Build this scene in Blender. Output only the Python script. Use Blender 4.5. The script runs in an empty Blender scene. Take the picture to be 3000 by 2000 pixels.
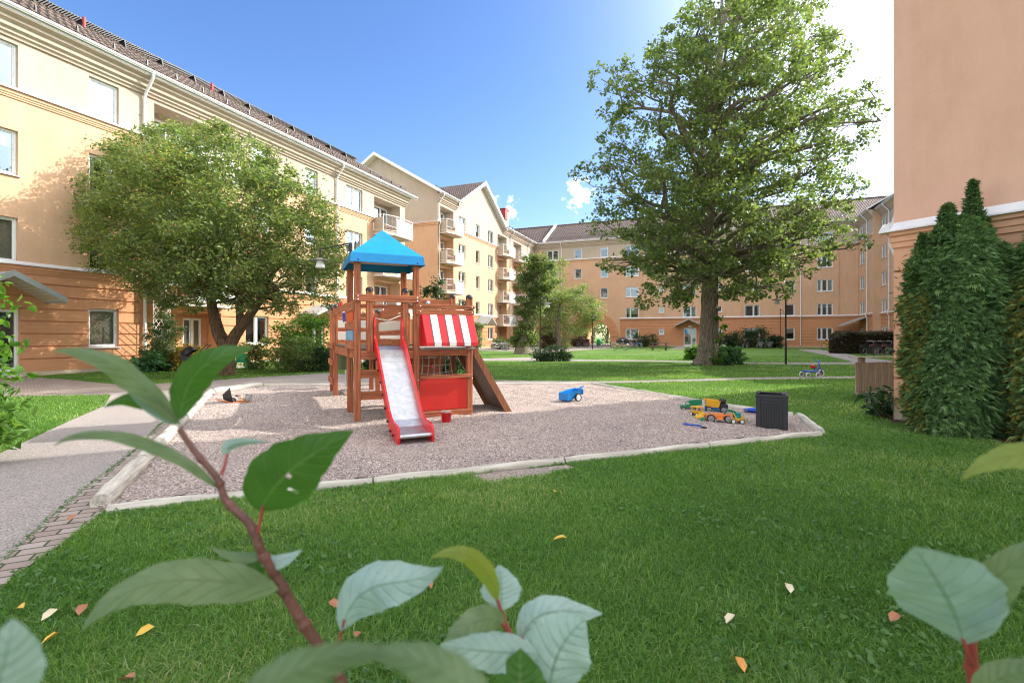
import bpy, math, random
import numpy as np
from mathutils import Vector, Matrix
PI = math.pi
R = math.radians
scene = bpy.context.scene
# ---------------------------------------------------------------- camera
EYE = 1.35
F = 1417.0          # focal length in pixels of the 3000 px wide picture
HZ = 985.0          # horizon row
cam = bpy.data.cameras.new('camera')
cam.sensor_width = 36
cam.lens = 36 * F / 3000
cam.shift_y = -15 / 3000
cam.clip_start = 0.05
cam.clip_end = 2000
cam.dof.use_dof = True
cam.dof.focus_distance = 9.0
cam.dof.aperture_fstop = 4.0
camo = bpy.data.objects.new('camera', cam)
scene.collection.objects.link(camo)
camo.location = (0, 0, EYE)
camo.rotation_euler = (PI / 2, 0, 0)
scene.camera = camo
# ---------------------------------------------------------------- light
SUN_AZ = R(19)      # measured from +X towards +Y
SUN_EL = R(34)
w = bpy.data.worlds.new('World')
scene.world = w
w.use_nodes = True
nt = w.node_tree
nt.nodes.clear()
N = nt.nodes.new
sky = N('ShaderNodeTexSky')
sky.sky_type = 'NISHITA'
sky.sun_disc = False
sky.sun_elevation = SUN_EL
sky.sun_rotation = PI / 2 - SUN_AZ
sky.air_density = 1.0
sky.dust_density = 0.8
sky.ozone_density = 2.0
bg = N('ShaderNodeBackground')
bg.inputs[1].default_value = 0.15
out = N('ShaderNodeOutputWorld')
tc = N('ShaderNodeTexCoord')


def wmath(op, a, b=None, c=None):
    n = N('ShaderNodeMath')
    n.operation = op
    for i, v in enumerate((a, b, c)):
        if v is None:
            continue
        if isinstance(v, (int, float)):
            n.inputs[i].default_value = v
        else:
            nt.links.new(v, n.inputs[i])
    return n.outputs[0]


sun_dir = Vector((math.cos(SUN_AZ) * math.cos(SUN_EL), math.sin(SUN_AZ) * math.cos(SUN_EL), math.sin(SUN_EL)))


def wdot(vec):
    n = N('ShaderNodeVectorMath')
    n.operation = 'DOT_PRODUCT'
    nt.links.new(tc.outputs['Generated'], n.inputs[0])
    n.inputs[1].default_value = vec
    return n.outputs['Value']


# thin bright haze around the sun's side of the sky
d = wdot(sun_dir)
hz_ = wmath('POWER', wmath('MAXIMUM', d, 0.0), 11.0)
hzf = wmath('MULTIPLY', hz_, 0.8)
mixh = N('ShaderNodeMix')
mixh.data_type = 'RGBA'
nt.links.new(hzf, mixh.inputs[0])
sat = N('ShaderNodeHueSaturation')
sat.inputs['Hue'].default_value = 0.51
sat.inputs['Saturation'].default_value = 1.22
sat.inputs['Value'].default_value = 0.95
nt.links.new(sky.outputs[0], sat.inputs['Color'])
nt.links.new(sat.outputs[0], mixh.inputs[6])
mixh.inputs[7].default_value = (50, 48, 45, 1)
# unseen broken cloud bank, added behind the camera as fill for shaded walls and lawn
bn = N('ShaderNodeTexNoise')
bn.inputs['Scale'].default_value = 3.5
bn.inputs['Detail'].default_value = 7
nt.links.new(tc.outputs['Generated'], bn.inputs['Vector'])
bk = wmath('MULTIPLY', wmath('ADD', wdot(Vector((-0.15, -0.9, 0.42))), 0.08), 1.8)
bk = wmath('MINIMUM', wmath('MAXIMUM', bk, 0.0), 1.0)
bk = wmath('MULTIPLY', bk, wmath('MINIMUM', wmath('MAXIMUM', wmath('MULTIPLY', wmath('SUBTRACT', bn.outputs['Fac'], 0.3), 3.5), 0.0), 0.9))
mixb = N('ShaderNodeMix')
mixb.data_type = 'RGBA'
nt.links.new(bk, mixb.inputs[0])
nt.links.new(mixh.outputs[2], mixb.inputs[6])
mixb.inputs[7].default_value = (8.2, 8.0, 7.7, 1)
# small clouds low over the roofs
cn = N('ShaderNodeTexNoise')
cn.inputs['Scale'].default_value = 42
cn.inputs['Detail'].default_value = 8
cn.inputs['Roughness'].default_value = 0.62
nt.links.new(tc.outputs['Generated'], cn.inputs['Vector'])
tot = None
for px, py, rad in ((1700, 566, 0.020), (1672, 588, 0.010), (1478, 622, 0.017), (1442, 590, 0.012), (1500, 588, 0.010)):
    v = Vector(((px - 1500) / F, 1, (HZ - py) / F)).normalized()
    dd = wmath('ARCCOSINE', wdot(v))
    m = wmath('SUBTRACT', 1.0, wmath('DIVIDE', dd, rad * 2.6))
    m = wmath('MAXIMUM', m, 0.0)
    tot = m if tot is None else wmath('MAXIMUM', tot, m)
cl = wmath('MULTIPLY', wmath('SUBTRACT', wmath('ADD', wmath('MULTIPLY', tot, 0.55), wmath('MULTIPLY', cn.outputs['Fac'], 1.5)), 1.0), 2.6)
cl = wmath('MULTIPLY', cl, wmath('GREATER_THAN', tot, 0.001))
cl = wmath('MINIMUM', wmath('MAXIMUM', cl, 0.0), 0.85)
mixc = N('ShaderNodeMix')
mixc.data_type = 'RGBA'
nt.links.new(cl, mixc.inputs[0])
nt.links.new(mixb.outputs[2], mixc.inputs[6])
mixc.inputs[7].default_value = (10.5, 10.8, 11, 1)
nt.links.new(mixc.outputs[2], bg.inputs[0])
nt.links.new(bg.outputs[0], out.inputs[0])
sl = bpy.data.lights.new('sun', 'SUN')
sl.energy = 3.3
sl.angle = R(0.5)
sl.color = (1.0, 0.94, 0.84)
slo = bpy.data.objects.new('sun', sl)
scene.collection.objects.link(slo)
slo.rotation_euler = sun_dir.to_track_quat('Z', 'Y').to_euler()
slo.location = (20, 0, 40)
scene.view_settings.view_transform = 'Standard'
scene.view_settings.look = 'None'
scene.view_settings.exposure = 1.03
scene.view_settings.gamma = 1
scene.view_settings.use_curve_mapping = False
scene.render.engine = 'CYCLES'
scene.cycles.filter_width = 1.1
scene.cycles.max_bounces = 8
scene.cycles.diffuse_bounces = 3
scene.cycles.transparent_max_bounces = 12

rng = np.random.default_rng(7)
random.seed(7)


# ---------------------------------------------------------------- helpers
def G(px, py, z=0.0):
    """point of the ground seen at a pixel of the 3000 px picture"""
    D = F * (EYE - z) / (py - HZ)
    return Vector(((px - 1500) / F * D, D, z))


def V(px, py, D):
    return Vector(((px - 1500) / F * D, D, EYE + (HZ - py) / F * D))


def tag(o, label=None, cat=None, group=None, kind=None):
    if label: o['label'] = label
    if cat: o['category'] = cat
    if group: o['group'] = group
    if kind: o['kind'] = kind
    return o


def thing(name, label, cat, loc=(0, 0, 0), rz=0.0, group=None):
    o = bpy.data.objects.new(name, None)
    scene.collection.objects.link(o)
    o.location = loc
    o.rotation_euler = (0, 0, rz)
    o.empty_display_size = 0.2
    return tag(o, label, cat, group)


def copy_thing(src, loc, rz, label, group=None, sc=None):
    def rec(o, par):
        c = o.copy()
        scene.collection.objects.link(c)
        c.parent = par
        for ch in list(o.children):
            rec(ch, c)
        return c
    c = rec(src, None)
    c.location = loc
    c.rotation_euler = (0, 0, rz)
    if sc: c.scale = (sc, sc, sc)
    c['label'] = label
    if group: c['group'] = group
    return c


def link_mesh(me, name, parent, mats, smooth=False):
    for m in (mats if isinstance(mats, (list, tuple)) else [mats]):
        me.materials.append(m)
    o = bpy.data.objects.new(name, me)
    scene.collection.objects.link(o)
    if parent is not None: o.parent = parent
    if smooth:
        me.polygons.foreach_set('use_smooth', np.ones(len(me.polygons), dtype=bool))
    return o


class MB:
    def __init__(s):
        s.v = []
        s.f = []
        s.m = []
        s.sm = []

    def add(s, vs, fs, m=0, smooth=False, mx=None):
        b = len(s.v)
        if mx is not None:
            vs = [mx @ Vector(v) for v in vs]
        s.v += [tuple(v) for v in vs]
        for f in fs:
            s.f.append(tuple(b + i for i in f))
            s.m.append(m)
            s.sm.append(smooth)
        return s

    def box(s, x0, x1, y0, y1, z0, z1, m=0, mx=None):
        vs = [(x, y, z) for x in (x0, x1) for y in (y0, y1) for z in (z0, z1)]
        return s.add(vs, [(0, 1, 3, 2), (4, 6, 7, 5), (0, 4, 5, 1), (2, 3, 7, 6), (0, 2, 6, 4), (1, 5, 7, 3)], m, False, mx)

    def bbox(s, x0, x1, y0, y1, z0, z1, m=0, mx=None, b=0.006):
        """box with chamfered edges"""
        X, Y, Z = (x0, x1), (y0, y1), (z0, z1)
        vs = []
        idx = {}
        for i in (0, 1):
            for j in (0, 1):
                for k in (0, 1):
                    sx, sy, sz = (1, -1)[i], (1, -1)[j], (1, -1)[k]
                    for a, p in enumerate(((X[i], Y[j] + sy * b, Z[k] + sz * b), (X[i] + sx * b, Y[j], Z[k] + sz * b), (X[i] + sx * b, Y[j] + sy * b, Z[k]))):
                        idx[(i, j, k, a)] = len(vs)
                        vs.append(p)
        fs = []
        g = idx
        for i in (0, 1):
            fs.append((g[i, 0, 0, 0], g[i, 1, 0, 0], g[i, 1, 1, 0], g[i, 0, 1, 0]))
            fs.append((g[0, i, 0, 1], g[1, i, 0, 1], g[1, i, 1, 1], g[0, i, 1, 1]))
            fs.append((g[0, 0, i, 2], g[1, 0, i, 2], g[1, 1, i, 2], g[0, 1, i, 2]))
            for j in (0, 1):
                fs.append((g[0, i, j, 1], g[1, i, j, 1], g[1, i, j, 2], g[0, i, j, 2]))
                fs.append((g[i, 0, j, 0], g[i, 1, j, 0], g[i, 1, j, 2], g[i, 0, j, 2]))
                fs.append((g[i, j, 0, 0], g[i, j, 1, 0], g[i, j, 1, 1], g[i, j, 0, 1]))
                for k in (0, 1):
                    fs.append((g[i, j, k, 0], g[i, j, k, 1], g[i, j, k, 2]))
        return s.add(vs, fs, m, False, mx)

    def beam(s, a, b, w, h, m=0, up=(0, 0, 1)):
        a, b = Vector(a), Vector(b)
        d = (b - a)
        L = d.length
        d.normalize()
        side = d.cross(Vector(up))
        if side.length < 1e-4: side = d.cross(Vector((0, 1, 0)))
        side.normalize()
        u = side.cross(d)
        mx = Matrix((side, d, u)).transposed().to_4x4()
        mx.translation = a
        return s.bbox(-w / 2, w / 2, 0, L, -h / 2, h / 2, m, mx, b=min(w, h) * 0.08)

    def tube(s, pts, r, n=8, m=0, caps=True, smooth=True):
        pts = [Vector(p) for p in pts]
        rs = r if isinstance(r, (list, tuple)) else [r] * len(pts)
        vs = []
        fs = []
        ref = None
        for i, p in enumerate(pts):
            t = (pts[min(i + 1, len(pts) - 1)] - pts[max(i - 1, 0)])
            if t.length < 1e-9: t = Vector((0, 0, 1))
            t.normalize()
            if ref is None:
                ref = t.orthogonal().normalized()
            ref = (ref - t * ref.dot(t))
            if ref.length < 1e-6: ref = t.orthogonal()
            ref.normalize()
            bi = t.cross(ref)
            for k in range(n):
                a = 2 * PI * k / n
                vs.append(p + (ref * math.cos(a) + bi * math.sin(a)) * rs[i])
        for i in range(len(pts) - 1):
            for k in range(n):
                fs.append((i * n + k, i * n + (k + 1) % n, (i + 1) * n + (k + 1) % n, (i + 1) * n + k))
        s.add(vs, fs, m, smooth)
        if caps:
            s.add(vs[:n], [tuple(range(n))], m)
            s.add(vs[-n:], [tuple(range(n))], m)
        return s

    def lathe(s, prof, n=16, m=0, mx=None, smooth=True):
        vs = []
        fs = []
        for (r, z) in prof:
            for k in range(n):
                a = 2 * PI * k / n
                vs.append((r * math.cos(a), r * math.sin(a), z))
        for i in range(len(prof) - 1):
            for k in range(n):
                fs.append((i * n + k, i * n + (k + 1) % n, (i + 1) * n + (k + 1) % n, (i + 1) * n + k))
        return s.add(vs, fs, m, smooth, mx)

    def prism(s, poly, a0, a1, axis='x', m=0, mx=None):
        """closed outline extruded along an axis; poly is in the two other axes"""
        def P(a, p):
            if axis == 'x': return (a, p[0], p[1])
            if axis == 'y': return (p[0], a, p[1])
            return (p[0], p[1], a)
        n = len(poly)
        vs = [P(a0, p) for p in poly] + [P(a1, p) for p in poly]
        fs = [tuple(range(n)), tuple(range(2 * n - 1, n - 1, -1))]
        fs += [(i, (i + 1) % n, n + (i + 1) % n, n + i) for i in range(n)]
        return s.add(vs, fs, m, False, mx)

    def build(s, name, mats, parent=None, fix=True):
        me = bpy.data.meshes.new(name)
        me.from_pydata(s.v, [], s.f)
        for m in (mats if isinstance(mats, (list, tuple)) else [mats]):
            me.materials.append(m)
        me.polygons.foreach_set('material_index', np.array(s.m, dtype=np.int32))
        me.polygons.foreach_set('use_smooth', np.array(s.sm, dtype=bool))
        me.update()
        if fix:
            import bmesh
            bm = bmesh.new()
            bm.from_mesh(me)
            bmesh.ops.recalc_face_normals(bm, faces=bm.faces)
            bm.to_mesh(me)
            bm.free()
        o = bpy.data.objects.new(name, me)
        scene.collection.objects.link(o)
        if parent is not None: o.parent = parent
        return o


def np_mesh(name, verts, faces, mats, parent=None, rnd=None, smooth=False, extra=None):
    """big mesh from arrays: verts (n,3), faces (m,k)"""
    me = bpy.data.meshes.new(name)
    nv, (nf, k) = len(verts), faces.shape
    me.vertices.add(nv)
    me.vertices.foreach_set('co', verts.astype(np.float32).ravel())
    me.loops.add(nf * k)
    me.loops.foreach_set('vertex_index', faces.astype(np.int32).ravel())
    me.polygons.add(nf)
    me.polygons.foreach_set('loop_start', np.arange(0, nf * k, k, dtype=np.int32))
    try:
        me.polygons.foreach_set('loop_total', np.full(nf, k, dtype=np.int32))
    except Exception:
        pass
    me.update(calc_edges=True)
    if rnd is not None:
        a = me.attributes.new('rnd', 'FLOAT', 'FACE')
        a.data.foreach_set('value', rnd.astype(np.float32))
    return link_mesh(me, name, parent, mats, smooth)


# ---------------------------------------------------------------- materials
def newmat(name):
    m = bpy.data.materials.new(name)
    m.use_nodes = True
    t = m.node_tree
    b = t.nodes['Principled BSDF']
    return m, t, b


def L(t, a, b): t.links.new(a, b)


def noise(t, scale, detail=4, rough=0.55, vec=None, dim=None):
    n = t.nodes.new('ShaderNodeTexNoise')
    n.inputs['Scale'].default_value = scale
    n.inputs['Detail'].default_value = detail
    n.inputs['Roughness'].default_value = rough
    if vec is not None: L(t, vec, n.inputs['Vector'])
    return n


def ramp(t, fac, stops):
    n = t.nodes.new('ShaderNodeValToRGB')
    e = n.color_ramp.elements
    while len(e) < len(stops): e.new(0.5)
    for i, (p, c) in enumerate(stops):
        e[i].position = p
        e[i].color = (c[0], c[1], c[2], 1)
    L(t, fac, n.inputs[0])
    return n.outputs[0]


def objco(t, scale=(1, 1, 1), rot=(0, 0, 0), world=False):
    if world:
        c = t.nodes.new('ShaderNodeNewGeometry').outputs['Position']
    else:
        c = t.nodes.new('ShaderNodeTexCoord').outputs['Object']
    mp = t.nodes.new('ShaderNodeMapping')
    mp.inputs['Scale'].default_value = scale
    mp.inputs['Rotation'].default_value = rot
    L(t, c, mp.inputs[0])
    return mp.outputs[0]


def bump(t, b, h, strength, dist=0.02):
    n = t.nodes.new('ShaderNodeBump')
    n.inputs['Strength'].default_value = strength
    n.inputs['Distance'].default_value = dist
    L(t, h, n.inputs['Height'])
    L(t, n.outputs[0], b.inputs['Normal'])
    return n


def mul(c, k): return tuple(min(1, x * k) for x in c[:3])


def plain(name, c, rough=0.5, var=0.12, scale=6, metal=0.0, bumpk=0.0, bscale=60, stretch=(1, 1, 1), spec=0.5, coat=0):
    m, t, b = newmat(name)
    co = objco(t, stretch)
    n = noise(t, scale, 5, 0.6, co)
    col = ramp(t, n.outputs['Fac'], [(0.3, mul(c, 1 - var)), (0.7, mul(c, 1 + var))])
    L(t, col, b.inputs['Base Color'])
    b.inputs['Roughness'].default_value = rough
    b.inputs['Metallic'].default_value = metal
    b.inputs['Specular IOR Level'].default_value = spec
    b.inputs['Coat Weight'].default_value = coat
    if bumpk:
        n2 = noise(t, bscale, 4, 0.6, co)
        bump(t, b, n2.outputs['Fac'], bumpk, 0.01)
    return m


def plaster(name, c):
    m, t, b = newmat(name)
    co = objco(t, world=True)
    n = noise(t, 0.5, 6, 0.6, co)
    n3 = noise(t, 3.0, 5, 0.7, objco(t, (1, 1, 0.25), world=True))
    a = ramp(t, n.outputs['Fac'], [(0.3, mul(c, 0.93)), (0.7, mul(c, 1.05))])
    bcol = ramp(t, n3.outputs['Fac'], [(0.35, (0.93, 0.92, 0.91)), (0.6, (1, 1, 1))])
    mx = t.nodes.new('ShaderNodeMix')
    mx.data_type = 'RGBA'
    mx.blend_type = 'MULTIPLY'
    mx.inputs[0].default_value = 1
    L(t, a, mx.inputs[6])
    L(t, bcol, mx.inputs[7])
    L(t, mx.outputs[2], b.inputs['Base Color'])
    b.inputs['Roughness'].default_value = 0.92
    b.inputs['Specular IOR Level'].default_value = 0.15
    n2 = noise(t, 45, 5, 0.7, co)
    n4 = noise(t, 6, 3, 0.5, co)
    ad = t.nodes.new('ShaderNodeMath')
    ad.operation = 'ADD'
    L(t, n2.outputs['Fac'], ad.inputs[0])
    L(t, n4.outputs['Fac'], ad.inputs[1])
    bump(t, b, ad.outputs[0], 0.35, 0.012)
    return m


M = {}
M['cream'] = plaster('cream plaster', (0.49, 0.41, 0.325))
M['peach'] = plaster('peach plaster', (0.64, 0.41, 0.265))
M['orange'] = plaster('orange plaster', (0.62, 0.31, 0.165))
M['pink'] = plaster('salmon plaster', (0.66, 0.41, 0.30))
M['salmon'] = plaster('orange salmon plaster', (0.74, 0.42, 0.26))
M['plinth'] = plaster('grey plinth', (0.55, 0.45, 0.35))
M['pale'] = plaster('pale window surround', (0.62, 0.55, 0.45))
M['room'] = plain('dark room', (0.05, 0.045, 0.04), 0.9, 0.3, 1.5)
M['white'] = plain('white paint', (0.78, 0.78, 0.77), 0.4, 0.04, 2)
M['offwhite'] = plain('off white board', (0.66, 0.63, 0.56), 0.5, 0.05, 4)
M['zinc'] = plain('white sheet metal', (0.72, 0.73, 0.74), 0.35, 0.06, 2)
M['greymetal'] = plain('grey sheet metal', (0.33, 0.36, 0.36), 0.45, 0.12, 3)
M['steel'] = plain('galvanised steel', (0.55, 0.56, 0.57), 0.35, 0.15, 12, 0.9)
M['blackmetal'] = plain('black painted metal', (0.018, 0.019, 0.02), 0.4, 0.2, 5)
M['blackplastic'] = plain('black plastic', (0.014, 0.014, 0.017), 0.5, 0.2, 12, 0, 0.15, 120)
M['rubber'] = plain('tyre rubber', (0.025, 0.025, 0.025), 0.8, 0.2, 12)
M['curtain'] = plain('curtain cloth', (0.55, 0.53, 0.5), 0.9, 0.15, 5, stretch=(6, 6, .3))
M['blind'] = plain('beige blind', (0.60, 0.47, 0.36), 0.8, 0.06, 3, 0, 0, 60)
M['redplastic'] = plain('red plastic', (0.62, 0.012, 0.018), 0.32, 0.08, 3)
M['redpanel'] = plain('red panel', (0.62, 0.02, 0.012), 0.45, 0.08, 3)
M['bluepanel'] = plain('pale blue panel', (0.16, 0.36, 0.55), 0.45, 0.08, 3)
M['orangepanel'] = plain('orange panel', (0.65, 0.10, 0.02), 0.45, 0.08, 3)
M['blueroof'] = plain('blue plastic roof', (0.0, 0.24, 0.56), 0.3, 0.12, 3)
M['bluetoy'] = plain('light blue plastic', (0.01, 0.22, 0.60), 0.3, 0.08, 5)
M['bluedark'] = plain('royal blue plastic', (0.01, 0.07, 0.45), 0.35, 0.08, 5)
M['greentoy'] = plain('green plastic', (0.01, 0.20, 0.09), 0.35, 0.08, 5)
M['greenchair'] = plain('bright green plastic', (0.01, 0.36, 0.16), 0.4, 0.08, 5)
M['yellow'] = plain('yellow plastic', (0.72, 0.38, 0.02), 0.35, 0.08, 5)
M['orangetoy'] = plain('orange plastic', (0.72, 0.22, 0.04), 0.4, 0.08, 5)
M['teal'] = plain('teal plastic', (0.0, 0.27, 0.24), 0.4, 0.08, 5)
M['grey'] = plain('grey plastic', (0.22, 0.22, 0.22), 0.5, 0.1, 5)
M['bingreen'] = plain('green bin', (0.11, 0.15, 0.07), 0.5, 0.1, 5)
M['rope'] = plain('pale rope', (0.58, 0.54, 0.46), 0.9, 0.15, 40, 0, 0.4, 200)
M['brown_ply'] = plain('brown ply', (0.20, 0.15, 0.125), 0.6, 0.18, 9)
M['brick_red'] = plain('red chimney metal', (0.32, 0.03, 0.03), 0.5, 0.1, 5)


def wood(name, c, c2, sc=1.0, axis='x'):
    m, t, b = newmat(name)
    st = {'x': (1.2, 22, 22), 'y': (22, 1.2, 22), 'z': (22, 22, 1.2)}[axis]
    co = objco(t, tuple(s * sc for s in st))
    n = noise(t, 2.0, 6, 0.65, co)
    st2 = {'x': (0.3, 3, 3), 'y': (3, 0.3, 3), 'z': (3, 3, 0.3)}[axis]
    n2 = noise(t, 2.0, 3, 0.5, objco(t, st2))
    ad = t.nodes.new('ShaderNodeMath')
    ad.operation = 'ADD'
    L(t, n.outputs['Fac'], ad.inputs[0])
    L(t, n2.outputs['Fac'], ad.inputs[1])
    col = ramp(t, ad.outputs[0], [(0.0, c2), (0.42, c2), (0.5, c), (1.0, c)])
    r = ramp(t, n.outputs['Fac'], [(0.36, c2), (0.5, c), (0.68, mul(c, 1.5))])
    mx = t.nodes.new('ShaderNodeMix')
    mx.data_type = 'RGBA'
    mx.inputs[0].default_value = 0.75
    L(t, col, mx.inputs[6])
    L(t, r, mx.inputs[7])
    L(t, mx.outputs[2], b.inputs['Base Color'])
    b.inputs['Roughness'].default_value = 0.6
    bump(t, b, n.outputs['Fac'], 0.5, 0.006)
    return m


for ax in 'xyz':
    M['wood' + ax] = wood('stained wood ' + ax, (0.40, 0.125, 0.05), (0.13, 0.038, 0.016), 1, ax)
M['greywood'] = wood('weathered boards', (0.40, 0.30, 0.22), (0.22, 0.15, 0.10), 0.8, 'z')
M['logwood'] = wood('debarked log', (0.50, 0.47, 0.40), (0.27, 0.25, 0.21), 0.6, 'x')
M['darkwood'] = wood('dark wood', (0.12, 0.08, 0.055), (0.05, 0.03, 0.02), 0.8, 'x')


def glass_mat(name, tint, mixk=0.26):
    m, t, b = newmat(name)
    t.nodes.remove(b)
    o = t.nodes['Material Output']
    gl = t.nodes.new('ShaderNodeBsdfGlossy')
    gl.inputs['Roughness'].default_value = 0.02
    gl.inputs['Color'].default_value = (0.52, 0.66, 0.74, 1)
    tr = t.nodes.new('ShaderNodeBsdfTransparent')
    tr.inputs['Color'].default_value = tint + (1,)
    lw = t.nodes.new('ShaderNodeLayerWeight')
    lw.inputs['Blend'].default_value = 0.35
    ma = t.nodes.new('ShaderNodeMath')
    ma.operation = 'MULTIPLY_ADD'
    L(t, lw.outputs['Fresnel'], ma.inputs[0])
    ma.inputs[1].default_value = 0.42
    ma.inputs[2].default_value = mixk
    ma.use_clamp = True
    co = objco(t, world=True)
    n = noise(t, 0.9, 2, 0.5, co)
    bn = t.nodes.new('ShaderNodeBump')
    bn.inputs['Strength'].default_value = 0.12
    bn.inputs['Distance'].default_value = 0.06
    L(t, n.outputs['Fac'], bn.inputs['Height'])
    L(t, bn.outputs[0], gl.inputs['Normal'])
    mx = t.nodes.new('ShaderNodeMixShader')
    L(t, ma.outputs[0], mx.inputs[0])
    L(t, tr.outputs[0], mx.inputs[1])
    L(t, gl.outputs[0], mx.inputs[2])
    L(t, mx.outputs[0], o.inputs[0])
    return m


M['glass'] = glass_mat('window glass', (0.8, 0.86, 0.86))


def leafmat(name, stops, trans=0.35, rough=0.45, tcol=None, spec=0.4):
    m, t, b = newmat(name)
    at = t.nodes.new('ShaderNodeAttribute')
    at.attribute_name = 'rnd'
    col = ramp(t, at.outputs['Fac'], stops)
    L(t, col, b.inputs['Base Color'])
    b.inputs['Roughness'].default_value = rough
    b.inputs['Specular IOR Level'].default_value = spec
    tr = t.nodes.new('ShaderNodeBsdfTranslucent')
    hs = t.nodes.new('ShaderNodeMix')
    hs.data_type = 'RGBA'
    hs.blend_type = 'MULTIPLY'
    hs.inputs[0].default_value = 1
    L(t, col, hs.inputs[6])
    hs.inputs[7].default_value = tuple(tcol or (2.2, 2.3, 1.0)) + (1,)
    L(t, hs.outputs[2], tr.inputs['Color'])
    mx = t.nodes.new('ShaderNodeMixShader')
    mx.inputs[0].default_value = trans
    L(t, b.outputs[0], mx.inputs[1])
    L(t, tr.outputs[0], mx.inputs[2])
    L(t, mx.outputs[0], t.nodes['Material Output'].inputs[0])
    return m


M['linden'] = leafmat('linden leaves', [(0, (0.065, 0.10, 0.045)), (0.6, (0.115, 0.16, 0.065)), (0.93, (0.18, 0.23, 0.08)), (1, (0.3, 0.29, 0.07))], 0.45)
M['rowan'] = leafmat('rowan leaves', [(0, (0.065, 0.11, 0.045)), (0.5, (0.13, 0.18, 0.07)), (0.88, (0.24, 0.28, 0.12)), (0.94, (0.30, 0.15, 0.08)), (1, (0.34, 0.17, 0.1))], 0.4)
M['lime'] = leafmat('bright leaves', [(0, (0.05, 0.12, 0.02)), (0.7, (0.09, 0.2, 0.03)), (1, (0.17, 0.26, 0.05))], 0.4)
M['olive'] = leafmat('olive leaves', [(0, (0.09, 0.135, 0.05)), (0.7, (0.18, 0.24, 0.10)), (1, (0.26, 0.27, 0.11))], 0.4)
M['dark'] = leafmat('dark leaves', [(0, (0.018, 0.045, 0.018)), (0.7, (0.035, 0.075, 0.03)), (1, (0.06, 0.10, 0.04))], 0.25)
M['thuja'] = leafmat('thuja sprays', [(0, (0.07, 0.14, 0.05)), (0.7, (0.14, 0.25, 0.09)), (0.93, (0.2, 0.31, 0.1)), (0.96, (0.2, 0.19, 0.04)), (1, (0.3, 0.22, 0.05))], 0.2, 0.6, (1.5, 1.6, 0.9), 0.2)
M['hosta'] = leafmat('hosta leaves', [(0, (0.05, 0.13, 0.06)), (0.7, (0.09, 0.2, 0.08)), (1, (0.2, 0.32, 0.14))], 0.3)
M['yellowleaf'] = leafmat('yellowing leaves', [(0, (0.14, 0.13, 0.03)), (0.6, (0.32, 0.2, 0.04)), (1, (0.42, 0.3, 0.06))], 0.35)
M['bronze'] = leafmat('bronze leaves', [(0, (0.04, 0.03, 0.02)), (0.7, (0.09, 0.055, 0.04)), (1, (0.12, 0.09, 0.04))], 0.25)
M['snowberry'] = leafmat('pale leaves', [(0, (0.07, 0.12, 0.05)), (0.7, (0.15, 0.21, 0.1)), (1, (0.5, 0.52, 0.45))], 0.35)
M['grass'] = leafmat('grass blades', [(0, (0.05, 0.125, 0.025)), (0.5, (0.11, 0.235, 0.045)), (0.82, (0.19, 0.33, 0.08)), (1, (0.42, 0.42, 0.22))], 0.4, 0.45, (2.0, 2.1, 0.9), 0.35)
M['weed'] = leafmat('clover leaves', [(0, (0.05, 0.13, 0.03)), (1, (0.1, 0.21, 0.06))], 0.3)


def bark(name, c, c2, sc=1):
    m, t, b = newmat(name)
    co = objco(t, (9 * sc, 9 * sc, 1.6 * sc))
    n = noise(t, 2.2, 7, 0.7, co)
    L(t, ramp(t, n.outputs['Fac'], [(0.35, c2), (0.62, c)]), b.inputs['Base Color'])
    b.inputs['Roughness'].default_value = 0.95
    b.inputs['Specular IOR Level'].default_value = 0.1
    bump(t, b, n.outputs['Fac'], 1.0, 0.06)
    return m


M['bark'] = bark('grey bark', (0.34, 0.29, 0.23), (0.08, 0.065, 0.05))
M['bark2'] = bark('brown bark', (0.24, 0.16, 0.10), (0.05, 0.032, 0.02), 1.6)


def rooftile(name, swap=False):
    m, t, b = newmat(name)
    co = t.nodes.new('ShaderNodeTexCoord').outputs['Object']
    mp = t.nodes.new('ShaderNodeMapping')
    L(t, co, mp.inputs[0])
    if swap: mp.inputs['Rotation'].default_value = (0, 0, PI / 2)
    mp.inputs['Scale'].default_value = (1, 1.17, 0) if not swap else (1.17, 1, 0)
    br = t.nodes.new('ShaderNodeTexBrick')
    br.inputs['Scale'].default_value = 1
    br.inputs['Brick Width'].default_value = 0.26
    br.inputs['Row Height'].default_value = 0.34
    br.inputs['Mortar Size'].default_value = 0.06
    br.inputs['Mortar Smooth'].default_value = 0.6
    br.inputs['Color1'].default_value = (0.21, 0.145, 0.12, 1)
    br.inputs['Color2'].default_value = (0.155, 0.11, 0.095, 1)
    br.inputs['Mortar'].default_value = (0.035, 0.025, 0.022, 1)
    L(t, mp.outputs[0], br.inputs['Vector'])
    n = noise(t, 0.7, 5, 0.6, co)
    r = ramp(t, n.outputs['Fac'], [(0.3, (0.75, 0.75, 0.75)), (0.7, (1.15, 1.12, 1.08))])
    mx = t.nodes.new('ShaderNodeMix')
    mx.data_type = 'RGBA'
    mx.blend_type = 'MULTIPLY'
    mx.inputs[0].default_value = 1
    L(t, br.outputs['Color'], mx.inputs[6])
    L(t, r, mx.inputs[7])
    L(t, mx.outputs[2], b.inputs['Base Color'])
    b.inputs['Roughness'].default_value = 0.8
    wv = t.nodes.new('ShaderNodeTexWave')
    wv.bands_direction = 'X'
    wv.inputs['Scale'].default_value = 1.2
    L(t, mp.outputs[0], wv.inputs['Vector'])
    ad = t.nodes.new('ShaderNodeMath')
    ad.operation = 'SUBTRACT'
    L(t, wv.outputs['Fac'], ad.inputs[0])
    L(t, br.outputs['Fac'], ad.inputs[1])
    bump(t, b, ad.outputs[0], 0.9, 0.06)
    return m


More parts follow.
